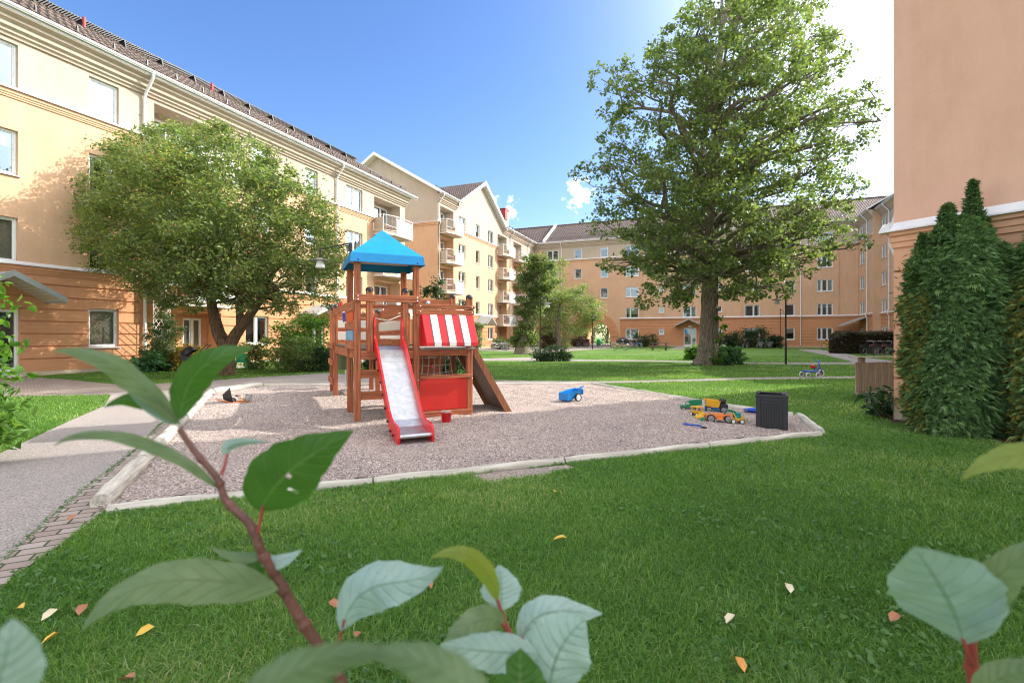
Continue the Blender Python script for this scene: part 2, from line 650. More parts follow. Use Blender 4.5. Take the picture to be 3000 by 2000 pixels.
M['tile'] = rooftile('brown roof tiles')
M['tile_swap'] = rooftile('brown roof tiles across', True)


def ground_mat(name, stops, sc, sc2, bk, dist, stops2=None, k=0.5, rough=0.9):
    m, t, b = newmat(name)
    co = objco(t, world=True)
    n = noise(t, sc, 5, 0.65, co)
    c = ramp(t, n.outputs['Fac'], stops)
    if stops2:
        n2 = noise(t, sc2, 4, 0.6, co)
        c2 = ramp(t, n2.outputs['Fac'], stops2)
        mx = t.nodes.new('ShaderNodeMix')
        mx.data_type = 'RGBA'
        mx.blend_type = 'MULTIPLY'
        mx.inputs[0].default_value = k
        L(t, c, mx.inputs[6])
        L(t, c2, mx.inputs[7])
        c = mx.outputs[2]
    L(t, c, b.inputs['Base Color'])
    b.inputs['Roughness'].default_value = rough
    b.inputs['Specular IOR Level'].default_value = 0.2
    bump(t, b, n.outputs['Fac'], bk, dist)
    return m


M['lawn'] = ground_mat('lawn ground', [(0.3, (0.045, 0.09, 0.018)), (0.5, (0.10, 0.20, 0.035)), (0.72, (0.19, 0.30, 0.06))], 14, 0.35, 1.0, 0.08,
                       [(0.35, (0.75, 0.8, 0.7)), (0.65, (1.15, 1.1, 1.1))], 1.0)
M['asphalt'] = ground_mat('asphalt', [(0.32, (0.12, 0.105, 0.10)), (0.5, (0.30, 0.27, 0.25)), (0.7, (0.48, 0.43, 0.40))], 70, 0.6, 0.5, 0.008,
                          [(0.3, (0.88, 0.88, 0.9)), (0.7, (1.1, 1.08, 1.05))], 1.0)
M['gravel'] = ground_mat('gravel', [(0.33, (0.08, 0.065, 0.06)), (0.48, (0.37, 0.305, 0.27)), (0.66, (0.64, 0.55, 0.49))], 42, 1.1, 1.0, 0.03,
                         [(0.3, (0.85, 0.85, 0.88)), (0.7, (1.12, 1.08, 1.05))], 1.0)
M['soil'] = ground_mat('soil', [(0.3, (0.03, 0.022, 0.015)), (0.7, (0.12, 0.085, 0.06))], 12, 1, 1.0, 0.04)
M['curb'] = ground_mat('concrete kerb', [(0.3, (0.25, 0.23, 0.21)), (0.7, (0.42, 0.39, 0.36))], 20, 1, 0.4, 0.01)


def paver_mat():
    m, t, b = newmat('brick pavers')
    co = objco(t, world=True, rot=(0, 0, R(-27)))
    br = t.nodes.new('ShaderNodeTexBrick')
    br.inputs['Scale'].default_value = 1
    br.inputs['Brick Width'].default_value = 0.21
    br.inputs['Row Height'].default_value = 0.105
    br.inputs['Mortar Size'].default_value = 0.008
    br.inputs['Color1'].default_value = (0.27, 0.20, 0.175, 1)
    br.inputs['Color2'].default_value = (0.36, 0.31, 0.275, 1)
    br.inputs['Mortar'].default_value = (0.05, 0.06, 0.025, 1)
    L(t, co, br.inputs['Vector'])
    L(t, br.outputs['Color'], b.inputs['Base Color'])
    b.inputs['Roughness'].default_value = 0.9
    bump(t, b, br.outputs['Fac'], -0.6, 0.01)
    return m


M['paver'] = paver_mat()


# ================================================================ BUILDINGS
# local frame of a facade: x along the wall, outside is -y, z up
GW = 0.05
WM = ['cream', 'peach', 'orange', 'room', 'plinth', 'pink', 'salmon']


def wall_grid(mb, x0, x1, z0, z1, windows, recesses, grooves, zone, xf=None, room=0.6, gz=None):
    """heightfield wall: windows [(x0,x1,z0,z1)], recesses [(x0,x1,z0,z1,depth)], grooves [z] (4 cm high)"""
    xs = {x0, x1}
    zs = {z0, z1}
    for o in list(windows) + [r[:4] for r in recesses]:
        xs |= {o[0], o[1]}
        zs |= {o[2], o[3]}
    for g in grooves: zs |= {g, g + GW}
    for zt, _ in zone: zs.add(zt)
    xs = sorted(x for x in xs if x0 <= x <= x1)
    zs = sorted(z for z in zs if z0 <= z <= z1)
    nx, nz = len(xs) - 1, len(zs) - 1
    dep = [[0] * nz for _ in range(nx)]
    mt = [[0] * nz for _ in range(nx)]
    for i in range(nx):
        cx = (xs[i] + xs[i + 1]) / 2
        for j in range(nz):
            cz = (zs[j] + zs[j + 1]) / 2
            d = 0.0
            m = zone[-1][1]
            for zt, mm in zone:
                if cz < zt:
                    m = mm
                    break
            for r in recesses:
                if r[0] < cx < r[1] and r[2] < cz < r[3]: d = r[4]
            if any(g < cz < g + GW for g in grooves): d += 0.05
            for o in windows:
                if o[0] < cx < o[1] and o[2] < cz < o[3]:
                    d = (0.9 if any(r[0] < cx < r[1] and r[2] < cz < r[3] for r in recesses) else 0) + room
                    m = 'room'
            dep[i][j] = d
            mt[i][j] = WM.index(m)
    T = xf or (lambda x, y, z: (x, y, z))
    for i in range(nx):
        for j in range(nz):
            d = dep[i][j]
            mb.add([T(xs[i], d, zs[j]), T(xs[i + 1], d, zs[j]), T(xs[i + 1], d, zs[j + 1]), T(xs[i], d, zs[j + 1])], [(0, 1, 2, 3)], mt[i][j])
            if i + 1 < nx and abs(dep[i + 1][j] - d) > 1e-6:
                e = dep[i + 1][j]
                m = mt[i][j] if d < e else mt[i + 1][j]
                x = xs[i + 1]
                mb.add([T(x, d, zs[j]), T(x, e, zs[j]), T(x, e, zs[j + 1]), T(x, d, zs[j + 1])], [(0, 1, 2, 3)], m)
            if j + 1 < nz and abs(dep[i][j + 1] - d) > 1e-6:
                e = dep[i][j + 1]
                m = mt[i][j] if d < e else mt[i][j + 1]
                z = zs[j + 1]
                mb.add([T(xs[i], d, z), T(xs[i], e, z), T(xs[i + 1], e, z), T(xs[i + 1], d, z)], [(0, 1, 2, 3)], m)


def window(par, x0, x1, z0, z1, split=(), depth=0.1, cover=None, sill=True, name='window', door=False, xf=None, trans=()):
    f = 0.075
    mb = MB()
    y0, y1 = depth, depth + 0.07
    def B(a, b, c, d, p=0.0, m=0):
        mb.bbox(a, b, y0 - p, y1, c, d, m, b=0.008)
    B(x0, x1, z1 - f, z1)
    B(x0, x1, z0, z0 + f * (1 if not door else 3.5), 0.002)
    B(x0, x0 + f, z0 + f, z1 - f, 0.004)
    B(x1 - f, x1, z0 + f, z1 - f, 0.004)
    for s in split:
        c = x0 + s * (x1 - x0)
        B(c - f * 0.6, c + f * 0.6, z0 + f, z1 - f, 0.01)
    for s in trans:
        c = z0 + s * (z1 - z0)
        B(x0 + f, x1 - f, c - .02, c + .02, 0.006)
    # inner sash line
    edges = [x0] + [x0 + s * (x1 - x0) for s in split] + [x1]
    for a, b in zip(edges[:-1], edges[1:]):
        a2, b2 = a + f * 0.9, b - f * 0.9
        zz0, zz1 = z0 + f * 0.9, z1 - f * 0.9
        t = 0.03
        yy = y0 + 0.028
        for q in ((a2, b2, zz0, zz0 + t), (a2, b2, zz1 - t, zz1), (a2, a2 + t, zz0 + t, zz1 - t), (b2 - t, b2, zz0 + t, zz1 - t)):
            mb.box(q[0], q[1], yy, y1 + 0.01, q[2], q[3])
    o = mb.build(name, [M['white']], par, fix=True)
    g = MB()
    yg = depth + 0.05
    g.add([(x0 + .03, yg, z0 + .03), (x1 - .03, yg, z0 + .03), (x1 - .03, yg, z1 - .03), (x0 + .03, yg, z1 - .03)], [(0, 1, 2, 3)])
    g.build('pane', [M['glass']], o, fix=False)
    if sill:
        s = MB()
        s.prism([(-0.07, z0 - 0.05), (-0.07, z0 - 0.02), (depth + .01, z0 + 0.006), (depth + .01, z0 - 0.045)], x0 - 0.05, x1 + 0.05, 'x')
        s.build('sill', [M['zinc']], o)
    if cover:
        c = MB()
        yc = depth + 0.12
        kind, amt = cover
        if kind == 'curtain':
            w_ = (x1 - x0) * amt
            for a, b in ((x0, x0 + w_), (x1 - w_, x1)):
                n = 14
                vs = []
                for i in range(n + 1):
                    x = a + (b - a) * i / n
                    y = yc + 0.03 * math.sin(i * 1.9)
                    vs += [(x, y, z0), (x, y, z1)]
                c = MB().add(vs, [(2 * i, 2 * i + 2, 2 * i + 3, 2 * i + 1) for i in range(n)], 0, True)
                c.build('curtain', [M['curtain']], o, fix=False)
        else:
            zb = z1 - (z1 - z0) * amt
            n = int((z1 - zb) / 0.03)
            for i in range(n):
                z = z1 - (i + 1) * 0.03
                c.add([(x0 + .05, yc, z + .004), (x1 - .05, yc, z + .004), (x1 - .05, yc + .012, z + .03), (x0 + .05, yc + .012, z + .03)], [(0, 1, 2, 3)])
            if n: c.build('blind', [M['blind'] if kind == 'blind' else M['white']], o, fix=False)
    return o


def extrude(mb, prof, x0, x1, m=0):
    mb.prism(prof, x0, x1, 'x', m)


def cornice(par, x0, x1, ze, over=0.6, wallm='cream'):
    """stepped eave cornice below a gutter at height ze"""
    mb = MB()
    P = [(0.0, ze - .82), (-0.07, ze - .82), (-0.09, ze - .74), (-0.16, ze - .70), (-0.16, ze - .62), (-0.26, ze - .56), (-0.26, ze - .44),
         (-0.38, ze - .36), (-0.38, ze - .28), (-over + .06, ze - .2), (-over + .06, ze - .05), (0.0, ze - .05)]
    extrude(mb, P, x0, x1)
    return mb.build('cornice', [M[wallm]], par)


def gutter(par, x0, x1, ze, over=0.6):
    mb = MB()
    n = 8
    r = 0.075
    c = -over - 0.03
    pts = [(c + r * math.cos(PI + PI * i / n), ze + r * math.sin(PI + PI * i / n)) for i in range(n + 1)]
    pts2 = [(c + .9 * r * math.cos(PI + PI * i / n), ze + .9 * r * math.sin(PI + PI * i / n)) for i in range(n, -1, -1)]
    mb.prism(pts + pts2, x0, x1, 'x')
    mb.box(x0, x1, -over + 0.05, -over + 0.075, ze - 0.16, ze + 0.03)
    x = x0 + .4
    while x < x1:
        mb.box(x, x + .025, c - r - .004, c + r, ze - .004, ze + .012)
        x += 0.9
    return mb.build('gutter', [M['zinc']], par)


def downpipe(par, x, ze, belts, over=0.6, zb=0.25, y=-0.1):
    mb = MB()
    r = 0.055
    pts = [(x, -over - .03, ze - .05), (x, -over - .03, ze - .22), (x, -over + .02, ze - .32), (x, -.14, ze - .80), (x, y, ze - .95)]
    for bz in sorted(belts, reverse=True):
        pts += [(x, y, bz + .32), (x, y - .12, bz + .14), (x, y - .12, bz - .18), (x, y, bz - .36)]
    pts += [(x, y, zb)]
    mb.tube(pts, r, 10)
    z = zb + 1
    while z < ze - 1.2:
        mb.tube([(x, y, z), (x, y, z + .05)], r + .012, 10)
        mb.box(x - .015, x + .015, y, .01, z + .01, z + .04)
        z += 1.9
    return mb.build('downpipe', [M['zinc']], par)


def belt(par, x0, x1, z, m='orange'):
    mb = MB()
    extrude(mb, [(0, z - .30), (-.035, z - .30), (-.035, z - .24), (-.06, z - .235), (-.06, z - .17), (-.09, z - .165), (-.09, z - .06), (-.14, z - .05), (-.14, z - .004), (0, z - .004)], x0, x1)
    extrude(mb, [(0, z - .003), (-.16, z - .045), (-.16, z - .012), (0, z + .09)], x0 - .002, x1 + .002, 1)
    return mb.build('belt_course', [M[m], M['zinc']], par)


def balcony(par, x0, z, wid=3.0, near=1, grey=False, plants=False):
    """x0 = end nearest the camera, floor at z; plan runs outwards (-y)"""
    pl = [(0, 0), (0, .8), (1.0, 1.2), (wid - .15, 1.2), (wid, .8), (wid, 0)]
    pl = [(x0 + a, -b) for a, b in pl]
    mb = MB()
    mb.prism(pl, z - .2, z - .02, 'z')
    o = mb.build('balcony', [M['plinth']], par)
    rb = MB()
    top = z + 1.08
    for i in range(5):
        a, b = pl[i], pl[i + 1]
        rb.beam((a[0], a[1], top), (b[0], b[1], top), .05, .04)
        rb.beam((a[0], a[1], z + .05), (b[0], b[1], z + .05), .03, .03)
        rb.beam((a[0], a[1], z - .22), (b[0], b[1], z - .22), .05, .06)
        if i: rb.beam((a[0], a[1], z - .24), (a[0], a[1], top), .04, .04)
    rb.build('railing', [M['white']], o)
    br = MB()
    for (i, t0, t1) in ((1, 0, 1), ):
        a, b = Vector(pl[i] + (0,)), Vector(pl[i + 1] + (0,))
        n = 9
        for k in range(1, n):
            p = a.lerp(b, k / n)
            br.tube([(p.x, p.y, z + .05), (p.x, p.y, top)], .011, 5)
    br.build('bars', [M['greymetal']], o)
    for (i, mat) in ((0, 'cream'), (2, 'white' if not grey else 'greymetal'), (4, 'cream')):
        a, b = Vector(pl[i] + (0,)), Vector(pl[i + 1] + (0,))
        dd = (b - a).normalized()
        a2, b2 = a + dd * .03, b - dd * .03
        pn = MB()
        pn.beam((a2.x, a2.y, z + .43), (b2.x, b2.y, z + .43), .02, .98)
        pn.build('panel', [M[mat]], o)
    if plants:
        for q in range(4):
            cx_ = x0 + .3 + q * .35
            P = np.column_stack([cx_ + rng.normal(size=50) * .1, -.75 - .1 * q + rng.normal(size=50) * .07, z + 1.12 + np.abs(rng.normal(size=50)) * .14])
            lv = leaves('potted_plant', P, .07, 'olive', o)
            lv['kind'] = 'stuff'
    return o


def loggia(par, x0, x1, z, depth=.9, door_first=True):
    """door and window at the back of a recess"""
    w_ = x1 - x0
    window(par, x0 + .25, x0 + 1.15, z + .08, z + 2.2, (), depth + .05, ('curtain', .2), False, 'balcony_door', True)
    window(par, x0 + 1.2, x1 - .3, z + .75, z + 2.2, (.5,), depth + .05, ('curtain', .22), True)


def leaves(name, P, size, mat, parent=None, elong=1.7, droop=0.4, detail=False, jit=0.5, outward=None, rnd=None, wid=None):
    """many small folded leaf faces at the points P"""
    P = np.asarray(P, float)
    n = len(P)
    t = rng.normal(size=(n, 3))
    t[:, 2] = t[:, 2] * 0.5 - droop
    if outward is not None: t = t * .6 + outward
    t /= np.linalg.norm(t, axis=1)[:, None] + 1e-9
    up = rng.normal(size=(n, 3)) * 0.6
    up[:, 2] += 1.0
    s = np.cross(t, up)
    s /= np.linalg.norm(s, axis=1)[:, None] + 1e-9
    u = np.cross(s, t)
    L_ = size * (1 + jit * rng.uniform(-1, 1, n))[:, None]
    W = L_ / elong * .5
    if not detail:
        vs = np.stack([P, P + t * L_ * .5 + s * W + u * W * .3, P + t * L_ - u * L_ * .12, P + t * L_ * .5 - s * W + u * W * .3], 1)
        fs = np.arange(n * 4).reshape(n, 4)
    else:
        vs = np.stack([P, P + t * L_ * .25 + s * W * .95 + u * W * .25, P + t * L_ * .62 + s * W * .8 + u * W * .25, P + t * L_ - u * L_ * .18,
                       P + t * L_ * .62 - s * W * .8 + u * W * .25, P + t * L_ * .25 - s * W * .95 + u * W * .25], 1)
        b = np.arange(n)[:, None] * 6
        fs = np.concatenate([b + np.array([[0, 1, 2, 3]]), b + np.array([[0, 3, 4, 5]])], 0)
    r = rng.random(n) if rnd is None else rnd
    if detail: r = np.concatenate([r, r])
    return np_mesh(name, vs.reshape(-1, 3), fs, [M[mat]], parent, r)


def roof_slab(mb, pts, th=.14, m=0, m2=1):
    """sloping slab: 4 points of the upper face, anticlockwise seen from above"""
    n = len(pts)
    vs = [Vector(p) for p in pts] + [Vector(p) - Vector((0, 0, th)) for p in pts]
    mb.add(vs, [tuple(range(n))], m)
    mb.add(vs, [tuple(range(2 * n - 1, n - 1, -1))] + [(i, (i + 1) % n, n + (i + 1) % n, n + i) for i in range(n)], m2)


def snow_rail(par, x0, x1, y, z, step=1.2):
    mb = MB()
    for k in (0, .12):
        mb.tube([(x0, y + .0, z + .08 + k), (x1, y, z + .08 + k)], .012, 6)
    x = x0 + .3
    while x < x1:
        mb.prism([(y - .05, z - .03), (y + .14, z + .08), (y + .02, z + .22), (y - .02, z + .22)], x, x + .035, 'x')
        x += step
    return mb.build('snow_rail', [M['blackmetal']], par)


TAN = math.tan(R(31))
COVERS = [None, ('curtain', .2), ('curtain', .28), ('blind', .35), ('curtain', .16), None, ('shade', .5), ('curtain', .24), ('shade', .25)]


def cov(i, j):
    k, a = random.choice([(None, 0), (None, 0), ('curtain', .2), ('curtain', .33), ('curtain', .14), ('blind', .9), ('blind', .4), ('shade', .3), ('shade', .8), ('curtain', .42)])
    return (k, a * random.uniform(.7, 1.1)) if k else None


# ---------------------------------------------------------------- A: long block on the left
ANG_A = math.atan2(.9278, .3732)
A = thing('apartment_building', 'long cream and orange apartment block on the left, behind the round tree', 'building',
          (-15.79, 18.05, 0), ANG_A)
zf = [0, .95, 3.83, 6.72, 9.6]
top = [0, 2.4, 5.3, 8.2, 11.08]
XA0, XA1 = -15.0, 20.4
cols = [(-3.05, -2.0, ()), (0, .99, ()), (7.0, 8.1, ()), (10.5, 11.45, ()), (13.9, 15.47, (.5,)), (-6.4, -5.2, ()), (-9.6, -8.4, ())]
wins = []
wl = []
for ci, (a, b, sp) in enumerate(cols):
    for f_ in (1, 2, 3, 4):
        if ci == 0 and f_ == 1: continue
        if ci == 2 and f_ == 1: a, b, sp = 6.62, 7.98, (.5,)
        if ci == 3 and f_ == 1: continue
        wins.append((a, b, zf[f_], top[f_]))
        wl.append((a, b, zf[f_], top[f_], sp, ('blind', .93) if (ci, f_) == (1, 1) else cov(ci, f_), 'window', False))
        if ci == 2 and f_ == 1: a, b, sp = 7.0, 8.1, ()
wins += [(-3.35, -1.95, .05, 2.25), (10.6, 12.0, .05, 2.25)]
wl += [(-3.35, -1.95, .05, 2.25, (.6,), None, 'entrance_door', True), (10.6, 12.0, .05, 2.25, (.5,), None, 'entrance_door', True)]
rec = []
for (a, b) in ((2.3, 5.3), (16.7, 19.75)):
    for f_ in range(4):
        zl = 2.885 * f_ + (0.0 if f_ else .02)
        rec.append((a, b, zl, zl + 2.42, .9))
mb = MB()
gr = [.55 + .43 * i for i in range(7)]
RW = []
for (a, b) in ((2.3, 5.3), (16.7, 19.75)):
    for f_ in range(4):
        zl = 2.885 * f_
        if a < 5 and f_ == 0:
            RW += [(2.75, 3.55, .35, 2.15), (4.1, 5.0, .08, 2.2)]
        else:
            RW += [(a + .25, a + 1.15, zl + .08, zl + 2.2), (a + 1.2, b - .3, zl + .75, zl + 2.2)]
wall_grid(mb, XA0, XA1, 0, 11.9, wins + RW, rec, gr, [(.14, 'plinth'), (3.78, 'orange'), (9.55, 'peach'), (20, 'cream')])
# other walls
mb.box(XA0, XA1 - .01, 1.6, 11, 0, 11.9, 1)
mb.add([(XA1, 0, 0), (XA1, 11, 0), (XA1, 11, 11.9), (XA1, 5.5, 15.5), (XA1, 0, 11.9)], [(0, 1, 2, 3, 4)], 1)
mb.build('wall', [M[k] for k in WM], A, fix=False)
for (a, b, c, d_, sp, cv, nm, dr) in wl:
    belt_sill = abs(c - 3.83) < .1 or abs(c - 9.6) < .1
    window(A, a, b, c, d_, sp, .1, cv, True, nm, dr)
for (a, b) in ((2.3, 5.3), (16.7, 19.75)):
    for f_ in range(4):
        zl = 2.885 * f_
        if a < 5 and f_ == 0:
            window(A, 2.75, 3.55, .35, 2.15, (), .95, ('curtain', .2), True)
            window(A, 4.1, 5.0, .08, 2.2, (.5,), .95, ('blind', .9), False, 'terrace_door', True)
        else:
            loggia(A, a, b, zl)
        if f_: balcony(A, a - .05, zl, 3.1)
belt(A, XA0, 2.28, 3.78); belt(A, 5.32, 16.68, 3.78); belt(A, 19.77, XA1 + .05, 3.78)
belt(A, XA0, 2.28, 9.55, 'peach'); belt(A, 5.32, 16.68, 9.55, 'peach'); belt(A, 19.77, XA1 + .05, 9.55, 'peach')
cornice(A, XA0, XA1 + .1, 12.05)
gutter(A, XA0, XA1 + .75, 12.05)
for x in (1.88, 12.96, -12): downpipe(A, x, 12.05, (9.55, 3.78))
rf = MB()
zr = 12.1 + 6.15 * TAN
roof_slab(rf, [(XA0, -.65, 12.1), (XA1 + .75, -.65, 12.1), (XA1 + .75, 5.5, zr), (XA0, 5.5, zr)])
roof_slab(rf, [(XA0, 5.5, zr), (XA1 + .75, 5.5, zr), (XA1 + .75, 11.65, 12.1), (XA0, 11.65, 12.1)])
rf.tube([(XA0, 5.5, zr + .03), (XA1 + .77, 5.5, zr + .03)], .09, 8)
# verge boards
rf.add([(XA1 + .76, -.66, 11.9), (XA1 + .76, -.66, 12.15), (XA1 + .76, 5.5, zr + .08), (XA1 + .76, 5.5, zr - .2)], [(0, 1, 2, 3)], 1)
# real tile ribs near the eave
roofA = rf.build('roof', [M['tile'], M['zinc']], A, fix=False)
ribs = MB()
x = XA0
k = 0
for r_ in range(17):
    yy = -.6 + r_ * .36
    zz = 12.1 + (yy + .65) * TAN
    ribs.prism([(yy, zz - .01), (yy, zz + .045), (yy + .36, zz + .36 * TAN + .005), (yy + .36, zz + .36 * TAN - .01)], XA0, XA1 + .74, 'x')
ribs.build('tile_courses', [M['tile']], roofA)
snow_rail(A, XA0, XA1 + .4, .15, 12.1 + .8 * TAN)
cw = MB()
yk = 4.7
zk = 12.1 + (yk + .65) * TAN + .22
for q in range(9):
    cw.beam((XA0, yk - .2 + q * .05, zk), (XA1 + .2, yk - .2 + q * .05, zk), .012, .03)
x = XA0
while x < XA1:
    cw.box(x, x + .02, yk - .22, yk + .22, zk - .02, zk + .018)
    x += .11
x = XA0
while x < XA1:
    cw.prism([(yk - .35, zk - .46), (yk + .25, zk - .12), (yk + .22, zk - .02), (yk - .22, zk - .02)], x, x + .06, 'x')
    x += 1.7
cw.build('roof_walkway', [M['blackmetal']], A)
for x in (8.0, 2.0):
    vt = MB()
    vt.tube([(x, 4.3, zk - .5), (x, 4.3, zk - .02)], .07, 8)
    vt.build('vent_pipe', [M['brick_red']], A)


def canopy(par, xc, half, out_, ze, zp, mat='greymetal', post=False):
    """little gabled porch roof, ridge pointing out of the wall"""
    mb = MB()
    y0, y1 = -out_, .0
    t = .05
    for s in (-1, 1):
        pts = [(xc, y0, zp), (xc, y1, zp), (xc + s * half, y1, ze), (xc + s * half, y0, ze)]
        vs = [Vector(p) for p in pts] + [Vector(p) - Vector((0, 0, t)) for p in pts]
        mb.add(vs, [(0, 1, 2, 3), (7, 6, 5, 4), (0, 3, 7, 4), (2, 3, 7, 6)], 0)
        mb.add([(xc, y0 - .02, zp + .03), (xc + s * half, y0 - .02, ze + .03), (xc + s * half, y0 - .02, ze - .14), (xc, y0 - .02, zp - .17)], [(0, 1, 2, 3)], 0)
        mb.add([(xc, y0 + .01, zp + .03), (xc + s * half, y0 + .01, ze + .03), (xc + s * half, y0 + .01, ze - .14), (xc, y0 + .01, zp - .17)], [(0, 1, 2, 3)], 0)
        mb.box(xc + s * half - .015, xc + s * half + .015, y0, y1, ze - .14, ze + .02, 0)
        # slats below
        n = 9
        for k in range(n):
            a = k / n
            xa, xb = xc + s * half * a, xc + s * half * (a + .9 / n)
            za, zb = zp + (ze - zp) * a - .08, zp + (ze - zp) * (a + .9 / n) - .08
            mb.add([(xa, y0 + .03, za), (xb, y0 + .03, zb), (xb, y1, zb), (xa, y1, za)], [(0, 1, 2, 3)], 1)
    return mb.build('entrance_canopy', [M[mat], M['offwhite']], par, fix=False)


canopy(A, -2.65, 1.35, 1.35, 2.62, 3.4)
canopy(A, 11.3, 1.35, 1.35, 2.62, 3.2)

# ---------------------------------------------------------------- B: gabled block
B_ = thing('apartment_building', 'taller apartment block with a steep white edged gable facing the yard, beyond the playground tower', 'building',
           (-7.02, 45.6, 0), ANG_A)
sB = [0, .95, 3.75, 6.6, 9.42, 12.27]
HB = 14.9
wB = []
wlB = []
for ci, (a, b, sp) in enumerate([(4.15, 5.7, (.5,)), (8.15, 9.1, ()), (11.4, 12.85, (.5,))]):
    for f_ in range(1, 6):
        if ci == 1 and f_ == 1:
            wB.append((8.1, 9.6, .05, 2.3))
            wlB.append((8.1, 9.6, .05, 2.3, (.5,), None, 'entrance_door', True))
            continue
        wB.append((a, b, sB[f_], sB[f_] + 1.42))
        wlB.append((a, b, sB[f_], sB[f_] + 1.42, sp, cov(ci + 3, f_), 'window', False))
recB = []
RWB = []
logB = []
for (a, b) in ((.4, 3.1), (14.1, 17.0), (19.3, 22.3)):
    for f_ in range(5):
        zl = 2.84 * f_ + .02
        recB.append((a, b, zl, zl + 2.42, .9))
        RWB += [(a + .25, a + 1.15, zl + .08, zl + 2.2), (a + 1.2, b - .3, zl + .75, zl + 2.2)]
        logB.append((a, b, zl, f_))
mb = MB()
XB1 = 28.5
wall_grid(mb, 0, XB1, 0, HB - .15, wB + RWB, recB, gr, [(.14, 'plinth'), (3.7, 'orange'), (12.2, 'peach'), (20, 'cream')])
# gable triangle over the facade and end wall
GX0, GX1, GP = 3.68, 15.75, 9.7
mb.add([(GX0 - .0, 0, HB - .15), (GX1, 0, HB - .15), (GX1, 0, HB + .05), (GP, 0, 18.55), (GX0, 0, HB + .05)], [(0, 1, 2, 3, 4)], 0)
mb.box(0.01, XB1, 1.6, 13.8, 0, HB - .15, 1)
wall_grid(mb, 0, 13.8, 0, HB - .15, [], [], gr, [(.14, 'plinth'), (3.7, 'orange'), (12.2, 'peach'), (20, 'cream')], xf=lambda x, y, z: (y, x, z))
mb.add([(0, 0, HB - .15), (0, 13.8, HB - .15), (0, 13.8, HB + .25), (0, 6.9, 19.3), (0, 0, HB + .25)], [(0, 1, 2, 3, 4)], 0)
mb.build('wall', [M[k] for k in WM], B_, fix=False)
for (a, b, c, d_, sp, cv, nm, dr) in wlB: window(B_, a, b, c, d_, sp, .1, cv, True, nm, dr)
for (a, b, zl, f_) in logB:
    loggia(B_, a, b, zl)
    if f_: balcony(B_, a - .05, zl, b - a + .1, grey=(f_ == 1 and a > 10), plants=(f_ in (2, 3) and 10 < a < 16))
belt(B_, 3.12, 14.08, 3.7); belt(B_, 17.02, 19.28, 3.7); belt(B_, 22.32, 27.2, 3.7)
belt(B_, 3.12, 14.08, 12.2, 'peach'); belt(B_, 17.02, 19.28, 12.2, 'peach'); belt(B_, 22.32, 27.2, 12.2, 'peach'); belt(B_, -.14, .38, 12.2, 'peach')
eb = MB()
P_ = [(0, 11.9), (-.06, 11.92), (-.06, 12.03), (-.12, 12.05), (-.14, 12.2), (0, 12.2)]
eb.prism(P_, 0, 13.8, 'y')
eb.prism([(0, 12.2), (-.17, 12.19), (-.17, 12.22), (0, 12.29)], -.16, 13.8, 'y', 1)
eb.prism([(0, 3.4), (-.06, 3.42), (-.06, 3.53), (-.12, 3.55), (-.14, 3.7), (0, 3.7)], 0, 13.8, 'y', 0)
eb.prism([(0, 3.7), (-.17, 3.69), (-.17, 3.72), (0, 3.79)], -.16, 13.8, 'y', 1)
eb.build('belt_course', [M['peach'], M['zinc']], B_)
cornice(B_, -.02, 3.66, HB); cornice(B_, 15.77, 27.6, HB)
gutter(B_, -.6, 3.9, HB); gutter(B_, 15.5, 27.3, HB)
downpipe(B_, .18, HB, (12.2, 3.7)); downpipe(B_, 18.1, HB, (12.2, 3.7)); downpipe(B_, 24.8, HB, (12.2, 3.7))
rf = MB()
zr = HB + .05 + 7.55 * TAN
e = .65
y_at = lambda z: -e + (z - HB - .05) / TAN
roof_slab(rf, [(-.55, -e, HB + .05), (GX0 - .2, -e, HB + .05), (GX0 - .2, -e + .05, HB + .05), (GP, y_at(18.75), 18.75), (GP, 6.9, zr), (-.55, 6.9, zr)], m=0)
roof_slab(rf, [(GX1 + .2, -e, HB + .05), (33, -e, HB + .05), (33, 6.9, zr), (GP, 6.9, zr), (GP, y_at(18.75), 18.75), (GX1 + .2, -e + .05, HB + .05)], m=0)
roof_slab(rf, [(-.55, 6.9, zr), (33, 6.9, zr), (33, 14.4, HB + .1), (-.55, 14.4, HB + .1)], m=0)
# verge of the end gable
for ya, za, yb, zb in ((-.66, HB + .1, 6.9, zr + .05), (6.9, zr + .05, 14.4, HB + .1)):
    rf.add([(-.57, ya, za), (-.57, yb, zb), (-.57, yb, zb - .32), (-.57, ya, za - .32)], [(0, 1, 2, 3)], 1)
    rf.add([(-.57, ya, za - .32), (-.57, yb, zb - .32), (0, yb, zb - .36), (0, ya, za - .36)], [(0, 1, 2, 3)], 1)
ro = rf.build('roof', [M['tile'], M['white']], B_, fix=False)
rg = MB()
gt = 18.75
for s, gx in ((-1, GX0 - .35), (1, GX1 + .35)):
    gz_ = gt - abs(gx - GP) * (gt - HB - .15) / abs(GX1 - GP)
    ye = y_at(gt)
    rg.add([(GP, -.55, gt), (gx, -.55, gz_), (gx, y_at(max(gz_, HB + .06)) + .01, gz_ + .004), (GP, ye, gt)], [(0, 1, 2, 3)], 0)
    # barge board and soffit
    rg.add([(GP, -.56, gt + .05), (gx, -.56, gz_ + .05), (gx, -.56, gz_ - .33), (GP, -.56, gt - .4)], [(0, 1, 2, 3)], 1)
    rg.add([(GP, -.55, gt - .4), (gx, -.55, gz_ - .33), (gx, .0, gz_ - .33), (GP, 0, gt - .4)], [(0, 1, 2, 3)], 1)
    for q in (.12, .24, .36):
        rg.add([(GP, -.02 - q, gt - .42), (gx, -.02 - q, gz_ - .35), (gx, -.02 - q - .03, gz_ - .35), (GP, -.02 - q - .03, gt - .42)], [(0, 1, 2, 3)], 2)
